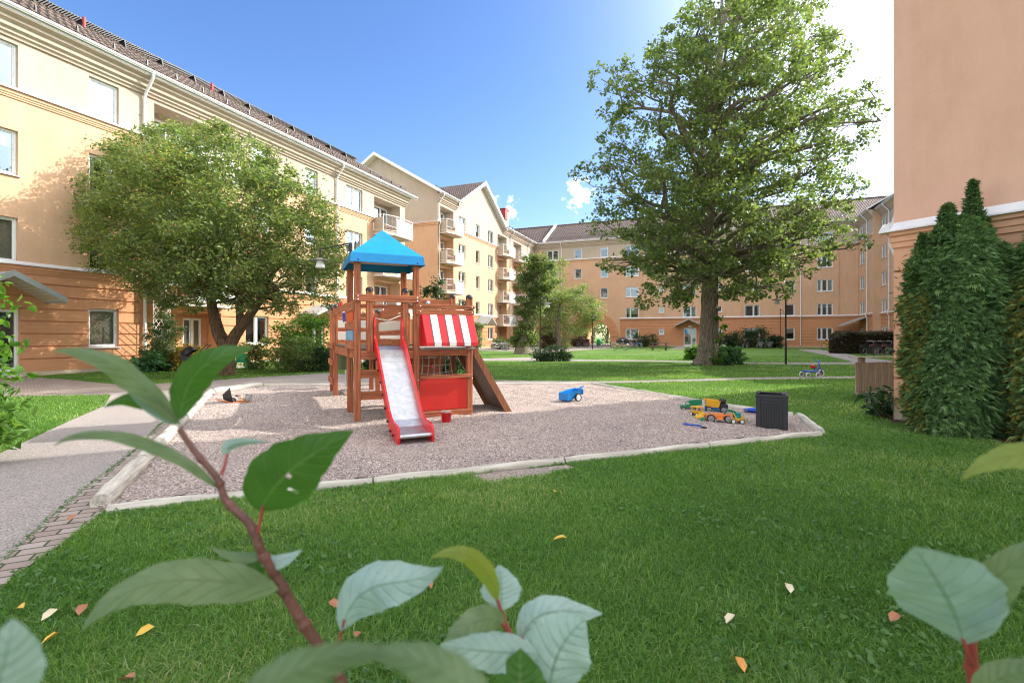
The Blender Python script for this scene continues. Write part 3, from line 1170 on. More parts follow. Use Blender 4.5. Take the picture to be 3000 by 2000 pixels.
rg.build('gable_roof', [M['tile_swap'], M['white'], M['greymetal']], B_, fix=False)
snow_rail(B_, -.4, GX0 - .4, .0, HB + .05 + .65 * TAN); snow_rail(B_, GX1 + .6, 27, .0, HB + .05 + .65 * TAN)
ch = MB()
ch.bbox(20.0, 21.3, 1.5, 2.6, HB + 1.0, 18.3, 1)
ch.bbox(19.9, 20.6, 1.4, 2.7, 17.0, 18.5, 0)
ch.bbox(19.9, 21.4, 1.4, 2.7, 18.3, 18.5, 0)
ch.build('chimney', [M['brick_red'], M['peach']], B_)
canopy(B_, 8.9, 1.35, 1.6, 2.7, 3.6)

# ---------------------------------------------------------------- D: back block with the arch
GW = 0.11
grA = gr
gr = [.45 + .37 * i for i in range(9)]
ANG_D = math.atan2(-.3732, .9278)
D_ = thing('apartment_building', 'shaded back apartment block with an arched passage and long brown tiled roof closing the yard', 'building',
           (2.92, 71.5, 0), ANG_D)


def dx(px, o=0.0):
    k = (px - 1500) / F
    return (k * (71.5) - 2.92) / (.9278 + k * .3732)


sD = [0, .95, 3.85, 6.7, 9.55, 12.38]
wD = []
wlD = []
def addw(pa, pb, floors, sp, small=False):
    a, b = dx(pa), dx(pb)
    for f_ in floors:
        z0_, z1_ = (sD[f_], sD[f_] + 1.42)
        if small: z0_, z1_ = sD[f_] + .65, sD[f_] + 1.4
        wD.append((a, b, z0_, z1_))
        wlD.append((a, b, z0_, z1_, sp, None if small else cov(int(a), f_), 'window', False))
addw(1602.6, 1636, (1, 2, 3, 4, 5), (.5,))
addw(1683, 1705, (3, 4, 5), ())
addw(1759, 1781.5, (3, 4, 5), ())
addw(1833, 1871, (1, 2, 3, 4, 5), (.36,))
addw(1930.5, 1945.6, (1, 2, 3, 4), (), True)
addw(2000, 2040, (2, 3, 4, 5), (.6,))
addw(2102, 2115.5, (1, 2, 3, 4), (), True)
addw(2181, 2225.5, (1, 2, 3, 4, 5), (.6,))
addw(2299, 2328, (1, 2, 3, 4, 5), ())
addw(2393.5, 2440, (1, 2, 3, 4, 5), (.3, .65))
door = (dx(2003), dx(2040), .05, 2.45)
wD.append(door)
wlD.append(door + ((.62,), None, 'entrance_door', True))
ac, ar, az = dx(1733), 2.6, 1.25      # arch centre, inner radius, spring height
XD0, XD1 = -1.0, 40.4
AL, AR_ = ac - 3.95, ac + 3.95
ZT = 5.6
mb = MB()
ZN = [(.14, 'plinth'), (3.8, 'orange'), (12.3, 'peach'), (20, 'cream')]
lw_ = [q for q in wD if q[1] < AL]; rw_ = [q for q in wD if q[0] > AR_]; mw = [q for q in wD if q[0] >= AL and q[1] <= AR_]
wall_grid(mb, XD0, AL, 0, HB - .15, lw_, [], gr, ZN)
wall_grid(mb, AR_, XD1, 0, HB - .15, rw_, [], gr, ZN)
wall_grid(mb, AL, AR_, ZT, HB - .15, mw, [], [], ZN)
# wall round the arch: peach spandrel above the ring, orange grooved courses beside it
n = 32
ro_ = 3.8
def arcp(r, i, y=0.0):
    a = PI - PI * i / n
    return (ac + r * math.cos(a), y, az + r * math.sin(a))
for i in range(n):
    p, q = arcp(ro_, i), arcp(ro_, i + 1)
    mb.add([p, q, (q[0], 0, ZT), (p[0], 0, ZT)], [(0, 1, 2, 3)], 1)
for s in (-1, 1):
    mb.add([(ac + s * ro_, 0, az), (ac + s * 3.95, 0, az), (ac + s * 3.95, 0, ZT), (ac + s * ro_, 0, ZT)], [(0, 1, 2, 3)], 2 if 0 else 1)
    mb.add([(ac + s * ar, 0, 0), (ac + s * 3.95, 0, 0), (ac + s * 3.95, 0, az), (ac + s * ar, 0, az)], [(0, 1, 2, 3)], 2)
    mb.add([(ac + s * ar, 0, 0), (ac + s * ar, 11, 0), (ac + s * ar, 11, az), (ac + s * ar, 0, az)], [(0, 1, 2, 3)], 2)
for i in range(n):
    a, b = arcp(ar, i), arcp(ar, i + 1)
    mb.add([a, b, (b[0], 11, b[2]), (a[0], 11, a[2])], [(0, 1, 2, 3)], 2)
# rear wall and body each side of the passage
mb.box(XD0, ac - ar - .01, 1.6, 11, 0, HB - .15, 1)
mb.box(ac + ar + .01, XD1 + 8, 1.6, 11, 0, HB - .15, 1)
mb.box(ac - ar - .01, ac + ar + .01, 1.6, 11, ZT - 1.4, HB - .15, 1)
for i in range(n):
    p, q = arcp(ar, i, 11.01), arcp(ar, i + 1, 11.01)
    mb.add([p, q, (q[0], 11.01, ZT), (p[0], 11.01, ZT)], [(0, 1, 2, 3)], 1)
mb.build('wall', [M[k] for k in WM], D_, fix=False)
vr = MB()
nv = 15
for i in range(nv):
    a0 = PI * i / nv + .012
    a1 = PI * (i + 1) / nv - .012
    pts = []
    for a in (a0, (a0 + a1) / 2, a1): pts.append((ac + ro_ * math.cos(a), az + ro_ * math.sin(a)))
    for a in (a1, (a0 + a1) / 2, a0): pts.append((ac + ar * math.cos(a), az + ar * math.sin(a)))
    vr.prism([(p[0], p[1]) for p in pts], -.07, .02, 'y')
vr.build('arch_stones', [M['orange']], D_)
vb = MB()
pts = [(ac + ro_ * math.cos(PI * i / 30), az + ro_ * math.sin(PI * i / 30)) for i in range(31)] + [(ac + ar * math.cos(PI * i / 30), az + ar * math.sin(PI * i / 30)) for i in range(30, -1, -1)]
for i in range(30):
    vb.add([(pts[i][0], -.02, pts[i][1]), (pts[i + 1][0], -.02, pts[i + 1][1]), (pts[60 - i][0], -.02, pts[60 - i][1]), (pts[61 - i][0], -.02, pts[61 - i][1])], [(0, 1, 2, 3)], 0)
vb.build('arch_joint', [M['orange']], D_, fix=False)
for (a, b, c, d_, sp, cv, nm, dr) in wlD: window(D_, a, b, c, d_, sp, .06, cv, True, nm, dr, trans=(.2, .55) if dr else ())
belt(D_, AR_, XD1, 3.8)
belt(D_, XD0 + 1, XD1, 12.3, 'peach')
cornice(D_, XD0 + 1, XD1 + .1, HB)
gutter(D_, XD0 + 1.6, XD1 - .2, HB)
downpipe(D_, dx(1645), HB, (12.3,), zb=.2)
downpipe(D_, dx(2345), HB, (12.3, 3.8))
pi_ = MB()
for pa, pb in ((1576, 1592), (1878, 1881), (2170, 2173), (2453, 2457)):
    pi_.bbox(dx(pa), dx(pb), -.10, .01, 3.95, HB - .86)
pi_.build('wall_edge_strip', [M['peach']], D_)
rf = MB()
zr = HB + .05 + 6.15 * TAN
roof_slab(rf, [(-8, -.65, HB + .05), (XD1 + 8, -.65, HB + .05), (XD1 + 8, 5.5, zr), (-8, 5.5, zr)])
roof_slab(rf, [(-8, 5.5, zr), (XD1 + 8, 5.5, zr), (XD1 + 8, 11.65, HB + .05), (-8, 11.65, HB + .05)])
rf.tube([(-8, 5.5, zr + .03), (XD1 + 8, 5.5, zr + .03)], .1, 8)
xx = 1.9
rf.add([(xx, -.66, HB + .02), (xx, -.66, HB + .35), (xx, 5.5, zr + .3), (xx, 5.5, zr)], [(0, 1, 2, 3)], 1)
rf.add([(xx + .3, -.66, HB + .02), (xx + .3, -.66, HB + .35), (xx + .3, 5.5, zr + .3), (xx + .3, 5.5, zr)], [(0, 1, 2, 3)], 1)
rf.add([(xx, -.66, HB + .35), (xx + .3, -.66, HB + .35), (xx + .3, 5.5, zr + .3), (xx, 5.5, zr + .3)], [(0, 1, 2, 3)], 1)
rf.add([(xx, -.66, HB + .35), (xx + .3, -.66, HB + .35), (xx + .3, -.66, HB), (xx, -.66, HB)], [(0, 1, 2, 3)], 1)
rf.build('roof', [M['tile'], M['white']], D_, fix=False)
snow_rail(D_, 2.6, XD1 - 1, .3, HB + .05 + .95 * TAN, 1.5)
canopy(D_, (door[0] + door[1]) / 2 - .1, 1.75, 1.5, 2.75, 3.65)
hl = MB()
hl.bbox((door[0] + door[1]) / 2 - .22, (door[0] + door[1]) / 2 + .22, -.06, .0, 2.55, 2.75)
hl.build('door_lamp', [M['white']], D_)

# ---------------------------------------------------------------- E: right wing
ANG_E = math.atan2(-.9278, -.3732)
E_ = thing('apartment_building', 'narrow shaded wing of flats at right, joining the back block at a corner', 'building',
           (40.4, 56.4, 0), ANG_E)


def ex(px, off=0.0):
    k = (px - 1500) / F
    X0, Y0 = 40.4 + .9278 * off, 56.4 - .3732 * off
    return (X0 - k * Y0) / (.3732 - k * .9278)


XE1 = 34.0
st = ex(2557)
wE = []
wlE = []
for f_ in range(1, 6):
    if f_ > 1:
        wE.append((ex(2519), ex(2531), sD[f_], sD[f_] + 1.42)); wlE.append(wE[-1] + ((.5,), cov(2, f_), 'window', False))
        wE.append((ex(2536), ex(2541), sD[f_] + .6, sD[f_] + 1.4)); wlE.append(wE[-1] + ((), None, 'window', False))
wE.append((ex(2519), ex(2531), .05, 2.3)); wlE.append(wE[-1] + ((.5,), None, 'entrance_door', True))
mb = MB()
ZN2 = ZN
wall_grid(mb, 0, st, 0, HB - .15, wE, [], gr, ZN2)
OFF = .75
w2 = []
wl2 = []
for f_ in range(1, 6):
    w2.append((ex(2583, OFF), ex(2597, OFF), sD[f_], sD[f_] + 1.42)); wl2.append(w2[-1] + ((.5,), cov(4, f_), 'window', False))
    for xa in (15, 19, 24, 28.5):
        w2.append((xa, xa + 1.4, sD[f_], sD[f_] + 1.42)); wl2.append(w2[-1] + ((.5,), cov(int(xa), f_), 'window', False))
wall_grid(mb, st, XE1, 0, HB - .15, w2, [], gr, ZN2, xf=lambda x, y, z: (x, y + OFF, z))
mb.box(st - .001, st + .001, 0, OFF, 0, HB - .15, 1)
mb.box(.01, XE1 - .01, 2.4, 11, 0, HB - .15, 1)
mb.add([(XE1, OFF, 0), (XE1, 11, 0), (XE1, 11, HB), (XE1, 5.9, 18.4), (XE1, OFF, HB)], [(0, 1, 2, 3, 4)], 1)
mb.build('wall', [M[k] for k in WM], E_, fix=False)
for q in wlE: window(E_, *q[:5], .06, q[5], True, q[6], q[7])
def sh(o):
    o.location = (0, OFF, 0)
    return o


for q in wl2: sh(window(E_, *q[:5], .06, q[5], True, q[6], q[7]))
belt(E_, 0, st, 3.8); belt(E_, 0, st, 12.3, 'peach')
sh(belt(E_, st, XE1, 3.8)); sh(belt(E_, st, XE1, 12.3, 'peach'))
cornice(E_, 0, st + .1, HB); gutter(E_, .4, st + .3, HB)
sh(cornice(E_, st + .1, XE1, HB)); sh(gutter(E_, st - .2, XE1, HB))
downpipe(E_, ex(2543), HB, (12.3, 3.8)); sh(downpipe(E_, ex(2608, OFF), HB, (12.3, 3.8)))
rf = MB()
roof_slab(rf, [(-8, -.65, HB + .05), (st + .35, -.65, HB + .05), (st + .35, 5.5, zr), (-8, 5.5, zr)])
roof_slab(rf, [(st + .35, -.65 + OFF, HB + .05 + .0), (XE1 + .5, -.65 + OFF, HB + .05), (XE1 + .5, 5.5, zr - .4), (st + .35, 5.5, zr - .4)])
roof_slab(rf, [(-8, 5.5, zr), (XE1 + .5, 5.5, zr - .4), (XE1 + .5, 11.6, HB + .05), (-8, 11.6, HB + .05)])
rf.build('roof', [M['tile'], M['zinc']], E_, fix=False)
cn_ = MB()
xa = ex(2528)
cn_.add([(.5, 0, 3.55), (3.6, 0, 3.55), (3.6, -2.3, 2.6), (.5, -2.3, 2.6), (.5, 0, 3.47), (3.6, 0, 3.47), (3.6, -2.3, 2.5), (.5, -2.3, 2.5)], [(0, 1, 2, 3), (7, 6, 5, 4), (0, 3, 7, 4), (1, 2, 6, 5), (2, 3, 7, 6)])
cn_.build('entrance_canopy', [M['greymetal']], E_)

# ---------------------------------------------------------------- F: near building on the right
GW = 0.035
ANG_F = math.atan2(-.8698, .4935)
F_ = thing('apartment_building', 'near salmon pink building corner with grooves and white ledge, behind the thujas', 'building',
           (6.21, 7.87, 0), ANG_F)
HF = 11.7
mb = MB()
ZNF = [(.22, 'plinth'), (3.05, 'salmon'), (20, 'pink')]
grF = [.23 + .335 * i for i in range(1, 9)]
wall_grid(mb, 0, 14, 0, HF, [(5, 6.2, 3.9, 5.3), (5, 6.2, 1, 2.3)], [], [.66 + .43 * i for i in range(0, 6)], ZNF)
wall_grid(mb, 0, 28, 0, HF, [], [], [.66 + .43 * i for i in range(0, 6)], ZNF, xf=lambda x, y, z: (y, x, z))
mb.box(.7, 14, .7, 28, 0, HF, 5)
mb.build('wall', [M[k] for k in WM], F_, fix=False)
window(F_, 5, 6.2, 3.9, 5.3, (.5,), .1, None); window(F_, 5, 6.2, 1, 2.3, (.5,), .1, None)
bl = MB()
PR = [(0, 2.78), (-.03, 2.78), (-.03, 2.86), (-.05, 2.87), (-.05, 2.95), (-.09, 2.97), (-.09, 3.03), (0, 3.03)]
bl.prism(PR, -.02, 14, 'x')
bl.prism(PR, -.02, 28, 'y')
T1 = [(0, 3.031), (-.15, 3.03), (-.15, 3.055), (0, 3.19)]
bl.prism(T1, -.15, 14, 'x', 1)
bl.prism([(0, 3.032), (-.15, 3.032), (-.15, 3.057), (0, 3.188)], -.149, 28, 'y', 1)
bl.build('belt_course', [M['salmon'], M['zinc']], F_)
dp = MB()
dp.tube([(-.02, .55, HF), (-.10, .5, 3.6), (-.22, .5, 3.2), (-.22, .5, 2.9), (-.1, .5, 2.6), (-.1, .5, .1)], .05, 10)
dp.build('downpipe', [M['zinc']], F_)
rf = MB()
roof_slab(rf, [(-.3, -.4, HF), (7, -.4, HF + 3.4), (7, 28.4, HF + 3.4), (-.3, 28.4, HF)])
roof_slab(rf, [(7, -.4, HF + 3.4), (14.3, -.4, HF), (14.3, 28.4, HF), (7, 28.4, HF + 3.4)])
rf.build('roof', [M['tile_swap'], M['zinc']], F_, fix=False)


# ================================================================ GROUND
def sheet(name, pts, z, mat, kind='structure', sub=0):
    me = bpy.data.meshes.new(name)
    me.from_pydata([(p[0], p[1], z) for p in pts], [], [tuple(range(len(pts)))])
    o = link_mesh(me, name, None, [M[mat]])
    tag(o, kind=kind)
    return o


def G2(x, y):
    g = G(x, y)
    return (g.x, g.y)


sheet('ground', [(-300, -60), (300, -60), (300, 500), (-300, 500)], 0, 'lawn')
SAND = [(-3.18, 3.71), (4.22, 6.67), (4.81, 8.1), (4.5, 8.35), (3.45, 10.6), (2.2, 13.5), (-6.6, 13.05), (-7.1, 11.6)]
ASPH = [(-1.5, .5), (-2.4, 1.7), (-3.0, 2.8), (-3.42, 3.6), (-3.81, 4.37), (-4.5, 5.83), (-5.32, 7.3), (-7.35, 11.6), (-7.2, 13.3), (2.3, 13.75),
        G2(1650, 1119), G2(1500, 1118), G2(1200, 1108), G2(960, 1093), G2(700, 1108), G2(560, 1120), G2(350, 1127), G2(200, 1112), G2(60, 1103), (-17.5, 14), (-19, 12.5), (-12.5, 10.6),
        G2(325, 1156), G2(306, 1189), G2(206, 1232), G2(0, 1328), (-6.4, 4.2), (-7, .5)]
PAVE = [(-1.3, .5), (-2.2, 1.6), (-2.78, 2.7), (-2.93, 3.2), (-3.1, 3.65), (-7.02, 11.6), (-7.35, 11.6), (-5.32, 7.3), (-4.5, 5.83), (-3.81, 4.37), (-3.42, 3.6), (-3.0, 2.8), (-2.4, 1.7), (-1.5, .5)]
P1_ = [G2(1400, 1112), G2(1560, 1116), G2(1800, 1116.5), G2(2000, 1112), G2(2200, 1105.5), G2(2520, 1102), (24, 16.2), (24, 15.3), G2(2520, 1108), G2(2200, 1112), G2(2000, 1118), G2(1800, 1122), G2(1600, 1125)]
P2_ = [(-12, 33.0), G2(1412, 1050), G2(1577, 1046), G2(1640, 1052), G2(1900, 1055), G2(2160, 1061.5), G2(2300, 1062), G2(2494, 1061), G2(2640, 1060), G2(2640, 1076), G2(2502, 1068), G2(2300, 1067), G2(2160, 1065), G2(1900, 1059), G2(1640, 1058), G2(1412, 1057), (-9, 25)]
P3_ = [G2(2341, 1023), G2(2395, 1023.5), G2(2474, 1034.5), G2(2518, 1046), G2(2700, 1066), G2(2700, 1080), G2(2506, 1070), G2(2494, 1059), G2(2421, 1040.5), G2(2341, 1025)]
P4_ = [G2(1400, 1021), G2(1690, 1014), G2(1790, 1014), G2(1790, 1021), G2(1672, 1028), G2(1577, 1034), G2(1560, 1029), G2(1400, 1027)]
P5_ = [G2(1985, 1014.5), G2(2045, 1014.5), G2(2040, 1022), G2(1960, 1023)]
SOIL = [G2(2530, 1172), G2(2575, 1205), G2(2612, 1238), G2(2720, 1246), G2(2760, 1262), G2(2900, 1290), G2(3100, 1340), (8.2, 4.5), (6.5, 7.9), (9.5, 9.5)]
FC = [G2(620, 1135), G2(560, 1122), G2(350, 1128), G2(200, 1113), G2(60, 1104), (-17.5, 14.1), (-19, 12.6), (-12.6, 10.7), G2(325, 1150), G2(480, 1142)]
sheet('path', ASPH, .004, 'asphalt')
sheet('path', P1_, .005, 'asphalt')
sheet('path', P2_, .006, 'asphalt')
sheet('path', P3_, .009, 'asphalt')
sheet('path', P4_, .007, 'asphalt')
sheet('path', P5_, .005, 'asphalt')
arch = Vector((ac, 0, 0))
def DW(x, y): return (2.92 + .9278 * x + .3732 * y, 71.5 - .3732 * x + .9278 * y)
sheet('path', [DW(ac - 2.5, -2), DW(ac + 2.5, -2), DW(ac + 3, 18), DW(ac - 3, 18)], .011, 'asphalt')
sheet('pavement', FC, .010, 'paver')
sheet('pavement', PAVE, .014, 'paver')
sheet('soil_bed', SOIL, .006, 'soil')
SPILL = [G2(1370, 1394), G2(1480, 1378), G2(1560, 1372), G2(1660, 1362), G2(1690, 1372), G2(1620, 1384), G2(1590, 1396), G2(1500, 1404), G2(1440, 1416), G2(1400, 1404)]
sheet('gravel_spill', SPILL, .004, 'gravel')
TERR = [(-13.4, 20.6), (-11.0, 19.4), (-10.1, 21.2), (-12.6, 22.4)]
sheet('terrace', [G2(560, 1078), G2(690, 1078), G2(790, 1080), G2(760, 1070), G2(640, 1068), G2(540, 1068)], .008, 'curb')


def inpoly(x, y, poly):
    c = np.zeros(len(x), bool)
    n = len(poly)
    for i in range(n):
        x0, y0 = poly[i]
        x1, y1 = poly[(i + 1) % n]
        with np.errstate(divide='ignore', invalid='ignore'):
            t = ((y0 > y) != (y1 > y)) & (x < (x1 - x0) * (y - y0) / (y1 - y0 + 1e-12) + x0)
        c ^= t
    return c


# gravel surface, gently uneven
def gravel():
    nx, ny = 150, 110
    X = np.linspace(-7.3, 4.95, nx)
    Y = np.linspace(3.6, 13.6, ny)
    g = np.array([(x, y) for y in Y for x in X])
    ins = inpoly(g[:, 0], g[:, 1], SAND)
    z = .03 + .012 * np.sin(g[:, 0] * 3.1 + 1) * np.sin(g[:, 1] * 2.7) + .010 * np.sin(g[:, 0] * 7 + g[:, 1] * 5) + rng.normal(size=len(g)) * .008
    for (a, b, r_, h) in ((-1.15, 5.9, .5, -.03), (-3.6, 8.6, .8, .03), (.4, 8.9, .5, -.025), (2.0, 8.0, 1.0, .02)):
        z += h * np.exp(-((g[:, 0] - a) ** 2 + (g[:, 1] - b) ** 2) / r_ ** 2)
    v = np.column_stack([g, z])
    fs = []
    for j in range(ny - 1):
        for i in range(nx - 1):
            q = [j * nx + i, j * nx + i + 1, (j + 1) * nx + i + 1, (j + 1) * nx + i]
            if ins[q].all(): fs.append(q)
    o = np_mesh('gravel_ground', v, np.array(fs), [M['gravel']], smooth=True)
    tag(o, kind='structure')
    sheet('gravel_base', [(p[0], p[1]) for p in SAND], .016, 'gravel')


gravel()


def scatter(n, dmin, dmax, power, mask, xlim=1.12):
    out_x, out_y = [], []
    got = 0
    while got < n:
        u = rng.random(n * 2)
        p = 2 - power          # pdf in D ~ D^(1-power)
        if abs(p) < 1e-6:
            D = dmin * (dmax / dmin) ** u
        else:
            D = (dmin ** p + u * (dmax ** p - dmin ** p)) ** (1 / p)
        X = rng.uniform(-xlim, xlim, len(D)) * D
        k = mask(X, D)
        out_x.append(X[k])
        out_y.append(D[k])
        got += k.sum()
    return np.concatenate(out_x)[:n], np.concatenate(out_y)[:n]


def chips(n):
    X, Y = scatter(n, 3.7, 13, 1.5, lambda x, y: inpoly(x, y, SAND))
    s = rng.uniform(.004, .0095, n) * (1 + Y / 14)
    z = .03 + .012 * np.sin(X * 3.1 + 1) * np.sin(Y * 2.7) + .010 * np.sin(X * 7 + Y * 5)
    for (a, b, r_, h) in ((-1.15, 5.9, .5, -.03), (-3.6, 8.6, .8, .03), (.4, 8.9, .5, -.025), (2.0, 8.0, 1.0, .02)):
        z += h * np.exp(-((X - a) ** 2 + (Y - b) ** 2) / r_ ** 2)
    c = np.column_stack([X, Y, z])
    a = rng.uniform(0, 2 * PI, n)
    ax = np.column_stack([np.cos(a), np.sin(a), rng.uniform(-.3, .3, n)]) * s[:, None]
    ay = np.column_stack([-np.sin(a), np.cos(a), rng.uniform(-.3, .3, n)]) * s[:, None] * .6
    az_ = np.column_stack([rng.uniform(-.3, .3, n), rng.uniform(-.3, .3, n), np.ones(n)]) * s[:, None] * .7
    vs = np.stack([c + ax, c + ay, c - ax, c - ay, c + az_], 1).reshape(-1, 3)
    b = np.arange(n)[:, None] * 5
    fs = np.concatenate([b + np.array([[0, 1, 4]]), b + np.array([[1, 2, 4]]), b + np.array([[2, 3, 4]]), b + np.array([[3, 0, 4]])], 0)
    r = rng.random(n)
    o = np_mesh('gravel', vs, fs, [M['stone']], None, np.concatenate([r] * 4))
    tag(o, 'loose pinkish grey gravel filling the sandbox', 'gravel', kind='stuff')


M['stone'] = leafmat('gravel stones', [(0, (0.13, 0.105, 0.095)), (0.5, (0.40, 0.325, 0.29)), (1, (0.70, 0.60, 0.54))], 0.0, 0.9)
chips(140000)

NOTLAWN = [SAND, ASPH, PAVE, P1_, P2_, P3_, P4_, P5_, SOIL, SPILL]


def lawnmask(x, y):
    k = np.ones(len(x), bool)
    for p in NOTLAWN: k &= ~inpoly(x, y, p)
    # inside of building on the right
    fx = (x - 6.21) * .4935 + (y - 7.87) * -.8698
    fy = (x - 6.21) * .8698 + (y - 7.87) * .4935
    k &= ~((fx > -.1) & (fy > -.1))
    k &= ((x + 15.79) * .9278 - (y - 18.05) * .3732) > .05
    return k


def grass(name, n, d0, d1, power, h, wd, label, flat=0.8):
    X, Y = scatter(n, d0, d1, power, lawnmask)
    pat = np.sin(X * 1.7 + 1.3 * np.sin(Y * 1.1)) * np.cos(Y * 2.1 + X * .6) + .6 * np.sin(X * 5.3 + 2 * np.sin(Y * 3.1)) * np.sin(Y * 6.1)
    H = h * (1 + .25 * pat) * rng.uniform(.5, 1.35, n)
    W = wd * rng.uniform(.6, 1.3, n) * (Y / d0) ** .55
    a = rng.uniform(0, 2 * PI, n)
    lean = rng.uniform(.1, 1.0, n) ** 1.2 * flat * 2
    dr = np.column_stack([np.cos(a), np.sin(a), np.zeros(n)])
    a2 = rng.uniform(0, 2 * PI, n)
    sd = np.column_stack([np.cos(a2), np.sin(a2), np.zeros(n)]) * W[:, None] / 2
    b = np.column_stack([X, Y, np.full(n, -.003)])
    Z = np.array([0, 0, 1.0])
    m = b + dr * (lean * H * .4)[:, None] + Z * (H * .62)[:, None]
    t = b + dr * (lean * H * 1.1)[:, None] + Z * (H * (1 - .25 * lean))[:, None]
    vs = np.stack([b - sd, b + sd, m + sd * .75, m - sd * .75, t + sd * .12, t - sd * .12], 1).reshape(-1, 3)
    i = np.arange(n)[:, None] * 6
    fs = np.concatenate([i + np.array([[0, 1, 2, 3]]), i + np.array([[3, 2, 4, 5]])], 0)
    pch = np.sin(X * .9 + 2 * np.sin(Y * .7 + 1)) * np.sin(Y * 1.3 + X * .35)
    r = np.clip(rng.random(n) * .78 + .10 * pat + .16 * pch + .1, 0, 1)
    o = np_mesh(name, vs, fs, [M['grass']], None, np.concatenate([r, r]))
    tag(o, label, 'grass', kind='stuff')


grass('grass', 260000, 1.75, 7.5, 1.55, .044, .0040, 'short green lawn grass in the foreground')
grass('grass', 150000, 7.5, 34, 1.7, .045, .012, 'mown lawn grass beyond and beside the sandbox')
# clover and small broad leaves in the near lawn
X, Y = scatter(4500, 1.8, 8, 1.5, lambda x, y: lawnmask(x, y) & (np.sin(x * 2.3 + np.sin(y * 1.9) * 2) * np.sin(y * 2.9 + x) > .15))
o = leaves('clover', np.column_stack([X, Y, rng.uniform(.015, .035, len(X))]), .030, 'weed', None, 1.6, -.2, True)
tag(o, 'broad leaved weeds and clover among the near grass', 'weeds', kind='stuff')
# moss and small weeds in the edge of the pavers
X = []
for (a, b) in (((-3.81, 4.37), (-4.5, 5.83)), ((-4.5, 5.83), (-5.32, 7.3)), ((-5.32, 7.3), (-7.3, 11.6)), ((-3.42, 3.6), (-3.81, 4.37)), ((-3.0, 2.8), (-3.42, 3.6)), ((-2.4, 1.7), (-3.0, 2.8))):
    L_ = math.dist(a, b)
    n = int(L_ * 260)
    t = rng.random(n)
    wob = rng.normal(size=n) * .014
    X.append(np.column_stack([a[0] + (b[0] - a[0]) * t + wob, a[1] + (b[1] - a[1]) * t + wob * .5, rng.uniform(.008, .018, n)]))
o = leaves('moss', np.concatenate(X), .018, 'weed', None, 2.2, -.3)
tag(o, 'moss strip growing between asphalt path and brick edging', 'moss', kind='stuff')

# fallen leaves lying on lawn
fl0 = None
FL = [(150, 1868, 'yellow'), (145, 1800, 'pale'), (425, 1848, 'yellow'), (240, 1785, 'brown'), (1255, 1710, 'brown'), (1628, 1439, 'yellow'), (1640, 1578, 'yellow'), (2140, 1812, 'pale'), (2310, 1722, 'pale'),
      (1052, 1858, 'brown'), (2168, 1945, 'orange'), (370, 1988, 'brown'), (980, 1770, 'brown'), (58, 1780, 'yellow'), (2620, 1808, 'brown'), (215, 1515, 'brown')]
where = ['far left near the path edge', 'left of the big grey leaf tip', 'below the big grey leaf of the branch', 'left under the branch', 'behind the bluish twisted leaf',
         'in the middle of the lawn near the gravel', 'centre of the open lawn', 'between the twig leaves and the pale right leaf', 'left of the large pale leaf',
         'behind the small red twig', 'at the bottom right of centre', 'at the lower left frame edge', 'right of the long stem', 'beside the brick edging', 'under the large pale leaf at right', 'upright beside the log end']
M['leafyellow'] = plain('fallen yellow leaf', (0.62, 0.42, 0.06), .6)
M['leafbrown'] = plain('fallen brown leaf', (0.36, 0.16, 0.08), .7)
M['leafpale'] = plain('fallen pale leaf', (0.62, 0.55, 0.38), .6)
M['leaforange'] = plain('fallen orange leaf', (0.62, 0.28, 0.06), .6)
for (px, py, c), wh in zip(FL, where):
    g = G(px, py, .05)
    mb = MB()
    s = .034 if py > 1600 else .045
    an = random.uniform(0, 6)
    pr = [(0, 0), (.3, .28), (.7, .3), (1, 0), (.7, -.3), (.3, -.28)]
    vs = [((x - .5) * 2 * s, y * 2 * s, .012 * math.sin(x * 3 + 1) + abs(y) * s * .8) for x, y in pr]
    mb.add(vs, [(0, 1, 2, 3), (0, 3, 4, 5)], 0, False, Matrix.Rotation(an, 4, 'Z') @ Matrix.Rotation(random.uniform(-.4, .4), 4, 'X'))
    o = mb.build('fallen_leaf', [M['leaf' + c]], None, fix=False)
    o.location = g
    tag(o, 'fallen %s leaf on the grass, %s' % (c, wh), 'fallen leaf', 'fallen leaves on the lawn')


# edging logs
def log(a, b, r, label, flat=0.0, zc=.0):
    a, b = Vector(a), Vector(b)
    d_ = b - a
    Ln = d_.length
    t = thing('edging_log', label, 'edging log', (a.x, a.y, 0), math.atan2(d_.y, d_.x), 'logs edging the sandbox')
    mb = MB()
    n = 12
    pts = []
    rs = []
    for i in range(n + 1):
        pts.append((.008 + (Ln - .016) * i / n, .006 * math.sin(i * 1.3 + a.x), zc + .004 * math.sin(i * .9)))
        rs.append(r * (1 + .04 * math.sin(i * 1.7 + a.y)) * (.9 if i in (0, n) else 1))
    mb.tube(pts, rs, 16)
    mb.build('log', [M['logwood']], t)
    return t


def runlogs(a, b, n, r, what, zc, names):
    a, b = Vector(a), Vector(b)
    for i in range(n):
        log(a.lerp(b, i / n), a.lerp(b, (i + 1) / n), r, names[i] if i < len(names) else what, 0, zc)


